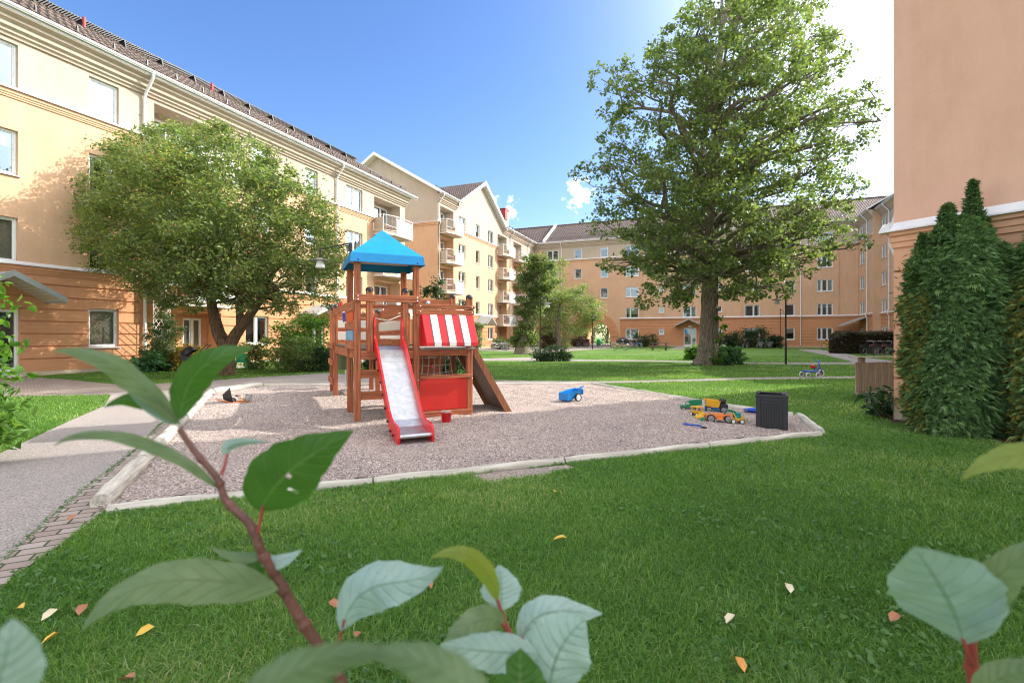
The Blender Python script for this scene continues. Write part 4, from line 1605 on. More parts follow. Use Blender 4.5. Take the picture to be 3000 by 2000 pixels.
runlogs((-3.22, 3.78), (-7.08, 11.4), 6, .076, '', .05, ['thick pale log nearest the lens beside brick edging', 'second thick log up the path side from the near corner', 'third log of the path side, behind the forked leaves',
        'fourth log of the path side of the sandbox', 'fifth log of the path side, near the orange toy shovel', 'last thick log of the path side, before the far bend'])
log((-7.08, 11.45, 0), (-6.75, 13.0, 0), .075, 'slanting pale log at the far left bend of the sandbox', 0, .05)
runlogs((-3.1, 3.70), (4.2, 6.6), 4, .048, '', .02, ['thin log at the near left corner behind the stem', 'long near side log below the slide foot', 'near side log right of the worn bare patch', 'near side log running to the right corner'])
log((4.25, 6.68, 0), (4.78, 8.05, 0), .07, 'weathered log along the short right end beside the black box', 0, .02)
log((4.72, 8.12, 0), (4.5, 8.35, 0), .06, 'tiny stub log at the far right corner behind the black box', 0, .02)
runlogs((4.48, 8.4), (2.25, 13.4), 3, .055, '', .02, ['far side log behind the black box', 'far side log behind the toy trucks', 'far side log right of the blue cart'])
runlogs((2.2, 13.45), (-6.7, 13.1), 4, .055, '', .02, ['back log behind the blue cart', 'back log behind the brown ramp', 'back log behind the play tower', 'back log between bend and play tower'])


# ================================================================ VEGETATION
def blobs_leaves(blobs, n, size, mat, parent, loc, elong=1.4, droop=.5, sub=22, sig=.5, detail=False, name='crown', squash=1.0, shell=0.55, yellow=None):
    """blobs: (x, y, z, r[, rz]); leaves gather in sub clusters inside each blob"""
    vol = np.array([b[3] ** 1.8 for b in blobs])
    cnt = (vol / vol.sum() * n).astype(int)
    P = []
    RN = []
    for b, c in zip(blobs, cnt):
        r = b[3]
        rz = b[4] if len(b) > 4 else r
        k = max(4, int(sub))
        dirs = rng.normal(size=(k, 3))
        dirs /= np.linalg.norm(dirs, axis=1)[:, None]
        rad = rng.uniform(shell, 1.0, k) ** .6
        cen = dirs * rad[:, None] * np.array([r, r, rz])
        w_ = rng.uniform(.4, 1.6, k)
        idx = rng.choice(k, c, p=w_ / w_.sum())
        q = rng.normal(size=(c, 3)) * np.array([1, 1, .6]) * (r * sig * .42)
        P.append(cen[idx] + q + np.array(b[:3]))
        RN.append(np.clip(rng.random(c) * .75 + rng.random(k)[idx] * .25, 0, 1))
    P = np.concatenate(P) - np.array(loc)
    return leaves(name, P, size, mat, parent, elong, droop, detail, rnd=np.concatenate(RN))


def limbs(parent, loc, paths, mat, name='limbs'):
    mb = MB()
    for pts, rs in paths:
        mb.tube([Vector(p) - Vector(loc) for p in pts], rs, 8)
    return mb.build(name, [M[mat]], parent)


def curve(a, b, sag=.2, n=6, wob=.1):
    a, b = Vector(a), Vector(b)
    pts = []
    L_ = (b - a).length
    for i in range(n + 1):
        t = i / n
        p = a.lerp(b, t)
        p.z += sag * L_ * t * (1 - t) * 1.2
        if 0 < i < n:
            p += Vector((random.uniform(-1, 1), random.uniform(-1, 1), random.uniform(-.5, .5))) * wob * L_ * .12
        pts.append(p)
    return pts


def taper(r0, r1, n): return [r0 + (r1 - r0) * (i / n) ** .8 for i in range(n + 1)]


# big linden --------------------------------------------------------------
TD = 23.0
def tw(px, py, dy=0): return (V(px, py, TD).x, TD + dy, V(px, py, TD).z)
base = (tw(2075, 1068)[0], TD, 0)
T1 = thing('linden_tree', 'tall broad deciduous tree with thick grey trunk and ragged backlit crown on the lawn', 'tree', base)
tp = [(2068, 1070), (2072, 1040), (2078, 980), (2078, 900), (2080, 830), (2078, 740), (2070, 640), (2085, 520), (2100, 400), (2095, 280), (2110, 150), (2115, 40), (2115, -40)]
tr = [.62, .48, .41, .38, .36, .34, .31, .28, .24, .19, .14, .09, .03]
pts = [tw(*p) for p in tp]
mb = MB()
fine = []
fr = []
for i in range(len(pts) - 1):
    for k in range(3):
        t = k / 3
        fine.append(Vector(pts[i]).lerp(Vector(pts[i + 1]), t) - Vector(base))
        fr.append((tr[i] + (tr[i + 1] - tr[i]) * t) * random.uniform(.95, 1.06))
fine[0].z = -.1
mb.tube(fine, fr, 20)
for k in range(9):
    a = k * 2 * PI / 9 + .3
    mb.tube([(math.cos(a) * .33, math.sin(a) * .33, .75), (math.cos(a) * .48, math.sin(a) * .48, .28), (math.cos(a) * .78, math.sin(a) * .78, -.06)], [.12, .14, .07], 8)
for (z, a, r_) in ((3.2, -1.2, .2), (3.9, -2.2, .16), (2.6, -.8, .13)):
    mb.lathe([(0, r_ * .7), (r_ * .7, r_ * .5), (r_, 0), (r_ * .6, -.5 * r_), (0, -.6 * r_)], 10, 0, Matrix.Translation((math.cos(a) * .36 + .1, math.sin(a) * .36, z)))
mb.build('trunk', [M['bark']], T1)
# crown lumps: px, py, radius px, number of depth copies
BL = [(1715, 505, 45), (1745, 480, 40), (1790, 460, 50), (1760, 240, 55), (1820, 235, 55), (1790, 310, 50), (1850, 345, 50), (1810, 400, 55), (1800, 590, 75), (1760, 660, 60), (1850, 640, 80), (1870, 520, 85),
      (1925, 440, 85), (1920, 160, 50), (1960, 150, 60), (1950, 240, 65), (2040, 30, 50), (2050, 80, 50), (2030, 150, 60), (1995, 330, 90), (2060, 240, 90), (2080, 400, 110), (2000, 530, 110),
      (1960, 620, 100), (2070, 640, 110), (2150, 540, 120), (2180, 300, 120), (2170, 160, 95), (2180, 50, 90), (2240, -20, 90), (2300, 60, 90), (2340, 30, 70), (2290, 150, 100), (2390, 130, 60), (2430, 110, 40), (2290, 270, 110), (2400, 220, 75),
      (2440, 180, 50), (2330, 380, 105), (2240, 430, 120), (2400, 330, 80), (2450, 320, 60), (2510, 310, 60), (2550, 270, 35), (2560, 340, 45), (2490, 400, 70), (2440, 440, 60), (2350, 500, 100), (2450, 530, 60), (2520, 550, 40), (2250, 600, 120),
      (2350, 620, 95), (2430, 640, 70), (2470, 700, 55), (2530, 720, 38), (2410, 730, 50), (2300, 720, 80), (2340, 790, 45), (2390, 760, 35), (2180, 730, 100), (2210, 830, 60), (2150, 810, 60), (2260, 800, 50), (1990, 740, 85), (1950, 830, 65), (1900, 880, 35),
      (2020, 820, 60), (2000, 880, 30), (1880, 730, 60), (1830, 760, 45), (1790, 770, 30), (1920, 690, 75), (2300, 860, 25), (2130, 870, 25), (1865, 250, 35)]
bl = []
for (px, py, rp) in BL:
    r = rp / 61.6 * .86
    edge = max(abs(px - 2120) / 460, 0)
    cy = max(0, 1 - edge)
    depth = 5.0 * math.sqrt(max(0.04, 1 - min(1, edge) ** 2))
    x, _, z = tw(px, py)
    ks = [0] if cy < .25 else ([-.55, .45] if cy < .55 else [-.8, -.1, .7])
    for k in ks:
        dd = k * depth + random.uniform(-.4, .4)
        # keep apparent place: farther lumps shift with the view
        sc_ = (TD + dd) / TD
        bl.append((x * sc_ + random.uniform(-.2, .2), TD + dd, EYE + (z - EYE) * sc_ + random.uniform(-.2, .2), r * random.uniform(.85, 1.1)))
blobs_leaves(bl, 80000, .125, 'linden', T1, base, 1.15, .5, 13, .40)
paths = []
tk = [Vector(base) + f for f in fine]
for b in bl:
    tgt = Vector(b[:3])
    zt = max(4.2, min(tgt.z - .55 * (tgt - Vector((base[0], TD, tgt.z))).length - .3, 17))
    s = min(tk, key=lambda p: abs(p.z - zt))
    Ln = (tgt - s).length
    if random.random() < .75:
        r0 = min(.17, .022 * Ln + .03)
        p = curve(s, tgt, .1, 7, .9)
        paths.append((p, taper(r0, .018, 7)))
        for _ in range(3):
            q = p[random.randint(4, 6)]
            e_ = tgt + Vector((random.uniform(-1, 1), random.uniform(-1, 1), random.uniform(-.8, .8))) * b[3]
            paths.append((curve(q, e_, .05, 4, .8), taper(.03, .008, 4)))
limbs(T1, base, paths, 'bark')
blobs_leaves([(base[0] + .35, TD - .5, 1.6, .3, .8), (base[0] + .1, TD - .6, .5, .35, .4)], 600, .1, 'lime', T1, base, 1.2, .4, 10, .5, name='trunk_shoots')

# round rowan-like tree by the left block -----------------------------------
RD = 17.0
def rw(px, py, dd=0):
    v = V(px, py, RD)
    s_ = (RD + dd) / RD
    return (v.x * s_, RD + dd, EYE + (v.z - EYE) * s_)
base2 = (rw(663, 1097)[0], RD, 0)
T2 = thing('rowan_tree', 'round dense forked tree with red tinged leaves in front of the left apartment block', 'tree', base2)
BL2 = [(420, 470, 105), (520, 440, 80), (620, 440, 90), (720, 470, 85), (330, 540, 90), (275, 610, 50), (250, 660, 32), (330, 660, 100), (440, 600, 130), (560, 570, 140), (690, 600, 130), (760, 560, 60), (300, 740, 60), (420, 740, 110),
       (540, 720, 130), (660, 730, 130), (770, 700, 110), (880, 590, 90), (930, 640, 70), (890, 720, 110), (960, 760, 70), (985, 730, 40), (980, 820, 45), (900, 820, 75), (800, 830, 80), (700, 840, 80), (600, 830, 80), (500, 830, 70), (430, 810, 60),
       (560, 890, 30), (800, 890, 35), (860, 900, 25), (970, 880, 28), (490, 880, 25), (640, 400, 50), (480, 410, 50), (830, 530, 45), (370, 480, 55), (760, 500, 55)]
bl2 = []
for (px, py, rp) in BL2:
    r = rp / 83.0 * .88
    edge = min(1, abs(px - 600) / 420)
    dep = 2.6 * math.sqrt(max(.02, 1 - edge ** 2))
    ks = [0] if dep < 1.2 else ([-.7, .5] if rp < 100 else [-.85, 0, .7])
    for k in ks:
        q = rw(px, py, k * dep + random.uniform(-.2, .2))
        bl2.append(q + (r * random.uniform(.85, 1.05),))
blobs_leaves(bl2, 110000, .11, 'rowan', T2, base2, 2.2, .15, 26, .42, shell=.6)
mb = MB()
def rel(p, b): return Vector(p) - Vector(b)
tl = [(663, 1100), (665, 1060), (664, 1020), (640, 975), (628, 930), (618, 880), (610, 830), (590, 760)]
tr_ = [(664, 1030), (690, 980), (715, 945), (745, 905), (775, 860), (800, 800)]
tm = [(704, 960), (702, 900), (705, 850), (690, 780)]
for t_, r0, r1 in ((tl, .30, .09), (tr_, .22, .08), (tm, .14, .06)):
    n = len(t_) - 1
    pp = [rel(rw(*p), base2) for p in t_]
    if t_ is tl: pp[0].z = -.05
    mb.tube(pp, [r0 + (r1 - r0) * i / n for i in range(n + 1)], 14)
mb.build('trunk', [M['bark2']], T2)
paths = []
for b in bl2:
    tgt = Vector(b[:3])
    s = Vector(rw(*random.choice([(612, 850), (620, 890), (775, 860), (745, 905), (702, 870)])))
    paths.append((curve(s, tgt, .12, 6, .9), taper(.05, .01, 6)))
limbs(T2, base2, paths, 'bark2')


def veg(name, label, cat, base, blobs, n, size, mat, group=None, elong=1.5, droop=.3, stems=6, detail=False, sub=14, sig=.6, stemmat='bark2', sr=.02, shell=.5, trunk=None):
    t = thing(name, label, cat, base, 0, group)
    blobs_leaves(blobs, n, size, mat, t, base, elong, droop, sub, sig, detail, 'crown' if trunk else 'foliage', shell=shell)
    pts = []
    for i in range(stems):
        b = blobs[i % len(blobs)]
        e_ = Vector(b[:3]) + Vector((random.uniform(-.5, .5), random.uniform(-.5, .5), random.uniform(-.2, .6))) * b[3]
        s = Vector(base) + Vector((random.uniform(-.1, .1), random.uniform(-.1, .1), -.02))
        pts.append((curve(s, e_, .0, 5, .5), taper(sr, sr * .3, 5)))
    if pts: limbs(t, base, pts, stemmat, 'branches' if trunk else 'stems')
    if trunk:
        mb = MB()
        pp, rr = trunk
        mb.tube([Vector(p) - Vector(base) for p in pp], rr, 12)
        mb.build('trunk', [M[stemmat]], t)
    return t


# small leaning tree wrapped in shoots (px 1560)
D3 = 37.0
b3 = (V(1532, 1036, D3).x, D3, 0)
def w3(px, py, d=0): return (V(px, py, D3).x, D3 + d, V(px, py, D3).z)
BL3 = [(1575, 770, 35), (1545, 790, 35), (1600, 790, 35), (1560, 760, 28), (1535, 830, 38), (1575, 820, 48), (1605, 830, 32), (1545, 870, 35), (1590, 870, 30), (1540, 910, 32), (1570, 900, 30), (1545, 945, 28), (1525, 990, 30), (1550, 970, 30), (1560, 990, 26), (1535, 965, 26), (1518, 1000, 22)]
veg('small_linden', 'narrow leaning tree wrapped in leafy shoots, left of the thin black lamp post', 'tree', b3,
    [w3(a, b, random.uniform(-.4, .4)) + (r / 38.3 * .85,) for a, b, r in BL3], 13000, .15, 'linden', None, 1.3, .6, 10, False, 16, .6, 'bark', .05,
    trunk=([b3, w3(1530, 1015), w3(1535, 985), w3(1545, 940), w3(1565, 880), w3(1572, 820), w3(1575, 770)], [.75, .55, .42, .33, .28, .2, .08]))
# lacy small tree (px 1650)
D4 = 52.0
b4 = (V(1637, 1020, D4).x, D4, 0)
def w4(px, py, d=0): return (V(px, py, D4).x, D4 + d, V(px, py, D4).z)
BL4 = [(1600, 870, 38), (1640, 850, 40), (1690, 880, 45), (1720, 900, 38), (1745, 890, 22), (1625, 920, 45), (1670, 930, 45), (1600, 940, 35), (1710, 950, 30), (1640, 800, 22), (1650, 770, 14), (1612, 800, 20), (1740, 930, 18), (1590, 900, 25), (1700, 840, 18)]
def w4b(*a): return w4(*a)
t4 = veg('lacy_tree', 'sparse olive green small tree with several thin trunks left of the arched passage', 'tree', b4,
    [w4(a, b, random.uniform(-1, 1)) + (r / 27.3 * 1.1,) for a, b, r in BL4], 17000, .18, 'olive', None, 1.8, .3, 9, False, 14, .75, 'bark', .04, .3,
    trunk=([b4, w4(1636, 1000), w4(1632, 960), w4(1640, 900), w4(1645, 840)], [.32, .24, .2, .14, .06]))

# bush row along the back block, hosta and single shrubs
def bush(px0, px1, py, h, label, n, size, mat, D=None, name='shrub', cat='shrub', group=None, dep=.8, detail=False, lumps=None, elong=1.7):
    c = G((px0 + px1) / 2, py) if D is None else Vector((V((px0 + px1) / 2, HZ, D).x, D, 0))
    wd = (px1 - px0) / F * c.y
    k = lumps or max(2, int(wd / (h * .7)))
    bl_ = []
    for i in range(k):
        u = (i + .5) / k - .5
        hh = h * (.75 + .25 * math.cos(u * 2.6)) * random.uniform(.9, 1.08)
        r_ = min(wd / k * .75, hh * .55)
        bl_.append((c.x + u * (wd - r_ * .6), c.y + random.uniform(-.2, .3) * dep + dep * .5, hh - r_ * .75, r_))
        bl_.append((c.x + u * (wd - r_ * .6), c.y + random.uniform(-.3, .2) * dep + dep * .4, hh * .35, max(r_, .2), hh * .35))
    return veg(name, label, cat, (c.x, c.y + dep * .4, 0), bl_, n, size, mat, group, elong, .25, min(10, 3 * k), detail, 16, .7, shell=.6)


bush(1566, 1678, 1059, .78, 'low round dark green bush beside the foot of the lamp post on the lawn', 5200, .10, 'dark', dep=1.2, elong=2)
bush(2153, 2258, 1019, 2.2, 'large dark rounded yew like bush against the back block behind front-on bicycles', 7000, .16, 'dark', dep=1.6)
for a, b, y_, h, lb in ((2112, 2160, 1018, 1.5, 'dark shrub between the big trunk and the large round bush'), (2255, 2292, 1019, 1.3, 'dark shrub just right of the large round bush by the far lamp'),
                        (2293, 2345, 1016, 1.2, 'dark shrub right of the far lamp post under the dark window'), (2345, 2405, 1016, 1.15, 'low dark shrub under the three pane window'),
                        (2400, 2450, 1016, 1.2, 'dark shrub behind the yellow bicycle'), (1859, 1925, 1016, 1.6, 'dark spreading shrub under the far window right of the arch'),
                        (1915, 1990, 1014, 1.3, 'low dark shrub left of the glazed back door'), (1680, 1722, 1016, 1.5, 'dark bronze shrub at the left foot of the arch')):
    bush(a, b, y_, h, lb, 3400, .17, 'dark' if 'bronze' not in lb else 'bronze', group='shrubs along the back block')
bush(1580, 1625, 1022, 2.4, 'dark bronze shrub behind the lamp post and the lacy tree', 2600, .16, 'bronze')
bush(1445, 1490, 1024, 1.3, 'green shrub below the balconies of the gabled block', 2500, .15, 'olive')
bush(1600, 1665, 1021, 1.6, 'green shrub round the trunks of the lacy tree', 2800, .15, 'olive')
bush(1372, 1415, 1030, 2.6, 'pale flowering shrub right behind the brown ramp', 4200, .12, 'snowberry', dep=1.2)
bush(2098, 2170, 1069, .75, 'big leaved green clump at the right foot of the large trunk', 900, .30, 'hosta', name='hosta_plant', cat='plant', detail=True)
bush(2020, 2062, 1054, .8, 'yellow green clump at the left foot of the large trunk', 900, .2, 'lime', name='hosta_plant', cat='plant', detail=True)
# shrubs by the left block
bush(800, 955, 1086, 2.1, 'tall light green hedge shrub under the left block window behind the play posts', 9000, .10, 'lime', dep=1.3)
bush(800, 900, 1092, 1.3, 'fine leaved willow like shrub in front of the light green hedge', 6000, .09, 'olive', dep=1.0, elong=3.2)
bush(890, 960, 1090, 1.0, 'dark shrub low behind the left play posts', 3000, .09, 'dark', dep=.8)
bush(700, 775, 1082, 1.2, 'small leafy shrub right of the green plastic chair', 3000, .09, 'rowan', dep=.8)
bush(370, 470, 1090, .75, 'broad leaved hosta clump at the wall corner by the downpipe', 1500, .16, 'hosta', dep=.9, detail=True, name='hosta_plant', cat='plant')
bush(480, 560, 1086, 1.0, 'yellowing bush beside the black pram', 3200, .10, 'yellowleaf', dep=.8)
bush(420, 500, 1086, 1.25, 'green bush behind the broad leaved clump under the trellis', 3000, .10, 'rowan', dep=.8)
bush(1215, 1345, 1110, 1.0, 'dark shrub behind the rope net of the play tower', 3400, .10, 'dark', dep=1.0)
bush(1060, 1120, 1100, .9, 'dark shrub seen under the deck of the play tower', 2600, .10, 'dark', dep=.8)
# tall thin weed-like shrub behind the red panel roof
c = V(1275, 985, 24)
veg('slender_shrub', 'slender upright leafy shrub rising behind the top rail of the play shop', 'shrub', (c.x, 24, 0),
    [(c.x + dx_, 24, z, .32, .5) for dx_, z in ((-.7, 2.6), (-.3, 3.3), (.0, 3.9), (.3, 3.2), (.7, 2.8), (-.9, 3.4), (1.5, 2.6), (.1, 2.0))], 1400, .16, 'dark', None, 1.8, .0, 14, False, 8, .7, sr=.02)
# climbing plant on the trellis
c = G(455, 1088)
veg('climbing_plant', 'climbing plant with pale leaves on the wooden trellis by the downpipe', 'plant', (c.x, c.y + .3, 0),
    [(c.x + dx_, c.y + .3, z, r_, r_ * 1.3) for dx_, z, r_ in ((-.2, .6, .4), (.15, 1.2, .4), (.0, 1.8, .35), (.25, 2.3, .3), (.5, 1.6, .3), (-.3, 1.3, .3), (.1, 2.7, .2))], 3400, .085, 'snowberry', None, 1.6, .2, 10)

# lilac at left, near
c = (-5.88, 5.0, 0)
BLl = [(-.15, .1, 2.05, .38), (.1, .1, 1.75, .42), (-.2, 0, 1.45, .45), (.25, .1, 1.3, .36), (.0, .1, 1.0, .42), (.25, .0, .75, .36), (-.3, .2, .6, .5), (.35, .1, .45, .34), (.05, .0, .3, .4), (-.6, .2, 1.7, .5), (-.7, .3, 1.1, .6), (-.8, .2, .5, .6), (-.5, .1, 2.2, .3)]
veg('lilac_shrub', 'bright green sunlit broad leaved shrub cut off by the left frame edge', 'shrub', c,
    [(c[0] + a * .9, c[1] + b, z * .95, r_ * .8) for a, b, z, r_ in BLl], 4600, .085, 'lime', None, 1.5, .55, 16, True, 14, .75, sr=.016)

# hedge at right ---------------------------------------------------------------
def hedge():
    t = thing('hedge', 'clipped dark box hedge behind parked bicycles near the right corner', 'hedge', (25.6, 37.5, 0), 0)
    P = []
    n = 26000
    a = rng.random(n) * 5.4
    # outline: long box with rounded end
    u = rng.random(n)
    face = rng.integers(0, 3, n)
    L_, W_, H_ = 6.2, 1.8, 1.55
    x = rng.random(n) * L_
    y = rng.random(n) * W_
    z = rng.random(n) * H_
    y = np.where(face == 0, 0, y)
    z = np.where(face == 1, H_, z)
    x = np.where(face == 2, 0, x)
    p = np.column_stack([x, y, z]) + rng.normal(size=(n, 3)) * .07
    # round the end and the top edge
    p[:, 0] += np.where(p[:, 0] < .5, .35 * (np.abs(p[:, 1] - W_ / 2) / W_ * 2) ** 2, 0)
    p[:, 2] -= np.where(p[:, 0] < .6, (.6 - p[:, 0]) * .5, 0) * (p[:, 2] > 1)
    p[:, 2] += .06 * np.sin(p[:, 0] * 2.2)
    leaves('foliage', p, .10, 'bronze', t, 1.5, .0, rnd=np.clip(rng.random(n), 0, .8))
    leaves('foliage', p[:9000] + rng.normal(size=(9000, 3)) * .03, .10, 'dark', t, 1.5, .0)
    mb = MB()
    mb.bbox(.3, L_, .12, W_, 0, H_ - .12, b=.15)
    mb.build('inner_twigs', [M['bark2']], t)


hedge()


# thujas -------------------------------------------------------------------------
def thuja(name, label, cx, cy, H, rx, n, seed, lean=0):
    t = thing(name, label, 'conifer', (cx, cy, 0), 0, 'thujas by the salmon wall')
    rg_ = np.random.default_rng(seed)
    a = rg_.uniform(0, 2 * PI, n)
    z = H * rg_.random(n) ** .85
    zz = z / H
    prof = np.where(zz < .12, .80 + zz * 1.4, np.clip((1 - zz) / (.2 if lean else .5), 0, 1) ** (.5 if lean else .7) * (1.06 - .22 * zz))
    lump = 1 + .12 * np.sin(a * 3 + z * 2.1 + seed) + .07 * np.sin(a * 7 - z * 4.3) + .05 * np.sin(z * 9 + a * 2)
    cl_ = np.sin(a * 11 + np.floor(z * 6) * 2.3) * np.sin(z * 14 + a * 5)
    r_ = rx * prof * lump * (1 - .22 * rg_.random(n) ** 2 + .07 * cl_ + .22 * (rg_.random(n) < .02))
    top = zz > .86
    r_ = np.where(top, r_ * (.55 + .6 * (np.sin(a * 2.5 + seed) > .2)), r_)
    P = np.column_stack([np.cos(a) * r_ + lean * zz, np.sin(a) * r_, z])
    out_ = np.column_stack([np.cos(a), np.sin(a), np.zeros(n)])
    if lean:
        sp = []
        for (sx, sy, z0_, z1_, rr, m_) in ((.28, 0, 2.6, 3.5, .17, 1500), (-.18, -.1, 2.6, 3.12, .17, 1100), (.5, .05, 2.4, 3.0, .15, 900), (-.42, 0, 2.2, 2.75, .15, 900), (.05, .1, 2.7, 3.2, .12, 600)):
            tt = rg_.random(m_) ** .8
            aa = rg_.uniform(0, 2 * PI, m_)
            r2 = rr * (1 - tt) * (.6 + .6 * rg_.random(m_))
            sp.append(np.column_stack([sx + np.cos(aa) * r2, sy + np.sin(aa) * r2, z0_ + (z1_ - z0_) * tt, aa]))
        sp = np.concatenate(sp)
        P = np.concatenate([P, sp[:, :3]])
        out_ = np.concatenate([out_, np.column_stack([np.cos(sp[:, 3]) * .4, np.sin(sp[:, 3]) * .4, np.full(len(sp), .8)])])
        a = np.concatenate([a, sp[:, 3]])
        z = np.concatenate([z, sp[:, 2]])
        n = len(P)
    k = 6
    vs = []
    S = rg_.uniform(.05, .095, n)
    tang = np.column_stack([-np.sin(a), np.cos(a), np.zeros(n)])
    tw_ = rg_.uniform(-.9, .9, n)
    pl = tang * np.cos(tw_)[:, None] + np.array([0, 0, 1.0]) * np.sin(tw_)[:, None] * .5
    ax = out_ * .75 + np.array([0, 0, 1.0]) * rg_.uniform(-.3, 1.1, n)[:, None] + rg_.normal(size=(n, 3)) * .3
    ax /= np.linalg.norm(ax, axis=1)[:, None]
    for j in range(k):
        an = (j / (k - 1) - .5) * 1.7
        d_ = ax * math.cos(an) + pl * math.sin(an)
        d_ = d_ - np.array([0, 0, .25])
        Ls = S * (1 - .35 * abs(an)) * rg_.uniform(.8, 1.15, n)
        st_ = P + ax * (S * .12 * (k / 2 - abs(j - k / 2)))[:, None]
        sd = np.cross(d_, out_)
        sd /= np.linalg.norm(sd, axis=1)[:, None] + 1e-6
        wv = (S * .085)[:, None]
        tip = st_ + d_ * Ls[:, None] - np.array([0, 0, 1]) * (Ls * .22)[:, None]
        mid = st_ + d_ * (Ls * .55)[:, None]
        vs.append(np.stack([st_, mid + sd * wv, tip, mid - sd * wv], 1))
    vs = np.concatenate(vs, 0).reshape(-1, 3)
    fs = np.arange(len(vs)).reshape(-1, 4)
    r = rg_.random(n) * .93
    yl = (np.sin(a * 1.3 - 2.2) > .8) & (z < H * .65) & (rg_.random(n) < .35)
    r = np.where(yl, .97, r)
    np_mesh('foliage', vs, fs, [M['thuja']], t, np.tile(r, k))
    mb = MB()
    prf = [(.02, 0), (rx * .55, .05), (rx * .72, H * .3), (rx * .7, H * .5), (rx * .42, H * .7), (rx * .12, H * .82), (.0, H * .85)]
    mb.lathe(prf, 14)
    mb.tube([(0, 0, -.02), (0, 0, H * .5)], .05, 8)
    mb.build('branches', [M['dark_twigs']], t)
    return t


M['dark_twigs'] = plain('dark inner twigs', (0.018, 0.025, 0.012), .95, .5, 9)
thuja('thuja', 'taller thuja in front of the salmon wall with yellowed tips on its left side', 6.15, 6.75, 3.0, .54, 30000, 3, .12)
thuja('thuja', 'second thuja at the right frame edge touching its taller neighbour', 6.95, 6.05, 3.2, .64, 26000, 8)
# dry stems and a withered plant by the wall
c = G(2680, 1245)
t = thing('dry_shrub', 'bare reddish twigs at the foot of the wall left of the thuja', 'shrub', c)
pp = []
for i in range(16):
    e_ = Vector((c.x + random.uniform(-.35, .3), c.y + random.uniform(-.15, .15), random.uniform(.3, .75)))
    p = curve(c + Vector((random.uniform(-.06, .06), 0, 0)), e_, .1, 5, .8)
    pp.append((p, taper(.008, .003, 5)))
    for _ in range(2):
        q = p[random.randint(2, 4)]
        pp.append((curve(q, q + Vector((random.uniform(-.2, .2), random.uniform(-.1, .1), random.uniform(0, .2))), 0, 3), taper(.005, .002, 3)))
M['redtwig'] = plain('reddish twig', (0.30, 0.12, 0.08), .8, .3, 30)
limbs(t, c, pp, 'redtwig', 'twigs')
c = G(2585, 1222)
veg('withered_plant', 'withered dark plant drooping at the wall corner below the board fence', 'plant', c, [(c.x, c.y, .25, .25), (c.x + .2, c.y, .2, .2), (c.x - .15, c.y, .35, .2)], 160, .16, 'dark', None, 3, .7, 10, True, 8, .7)
# trees beyond the arch
for i, (x, y, h, lb) in enumerate(((-7.5, 24, 9, 'green tree beyond the arched passage, left one'), (-4.5, 21, 8, 'green tree with dark trunk in the middle of the arched passage'), (-3.5, 30, 10, 'green tree beyond the arched passage, right one'))):
    b = DW(ac + x, y)
    veg('garden_tree', lb, 'tree', (b[0], b[1], 0), [(b[0] + random.uniform(-2, 2), b[1] + random.uniform(-1, 1), random.uniform(2.8, h), random.uniform(1, 1.8)) for _ in range(14)], 6000, .26, 'lime', 'trees beyond the passage', 1.3, .4, 12, False, 14, .6, 'bark', .08,
        trunk=([(b[0], b[1], 0), (b[0] + .2, b[1], 2.5), (b[0], b[1], 5)], [.3, .25, .15]))


# ================================================================ PLAYGROUND
PA = math.atan2(.423, .906)
PG = thing('play_structure', 'wooden play tower with blue pyramid roof, red slide and striped awning in the sandbox', 'playground', (-2.40, 7.50, 0), PA)


def part(name, fn, mat, par=None):
    mb = MB()
    fn(mb)
    return mb.build(name, mat if isinstance(mat, list) else [mat], par or PG)


W_ = .048       # half post
def post(x, y, z0, z1, cap=False, foot=False):
    mb = MB()
    # grooved square post
    g = .007
    h = W_
    pl = []
    for sx, sy, dx_, dy_ in ((-1, -1, 1, 0), (1, -1, 0, 1), (1, 1, -1, 0), (-1, 1, 0, -1)):
        cx, cy = sx * h, sy * h
        for t_, dd in ((.06, 0), (.44, 0), (.46, 1), (.54, 1), (.56, 0), (.94, 0)):
            px_, py_ = cx + dx_ * 2 * h * t_, cy + dy_ * 2 * h * t_
            px_ += -dy_ * g * dd
            py_ += dx_ * g * dd
            pl.append((x + px_, y + py_))
    mb.prism(pl, z0, z1, 'z')
    o = mb.build('post', [M['woodz']], PG)
    if cap:
        c = MB()
        c.lathe([(.056, z1 - .015), (.06, z1 + .012), (.052, z1 + .04), (.034, z1 + .058), (0, z1 + .064)], 16, 0, Matrix.Translation((x, y, 0)))
        c.build('cap', [M['blackplastic']], o)
    if foot:
        c = MB()
        c.bbox(x + W_ + .001, x + W_ + .007, y - .035, y + .035, -.02, .42)
        c.build('foot', [M['steel']], o)
    return o


D9 = .92
post(0, 0, -.1, 2.5); post(D9, 0, -.1, 2.5); post(0, D9, -.1, 2.5, foot=True); post(D9, D9, -.1, 2.5)
post(1.84, 0, -.1, 2.0, True); post(1.84, D9, -.1, 2.08, True)
for (x, y) in ((0, 3.64), (0, 4.56), (D9, 4.56)): post(x, y, -.1, 2.0, True, foot=(x > 0 or y > 4))
post(D9, 3.64, -.1, 1.9, True, True); post(1.84, 3.64, -.1, 1.9, True); post(1.84, 4.56, -.1, 1.9, True)
post(.18, -.02, 1.12, 2.06, True); post(.74, -.02, 1.12, 2.06, True)


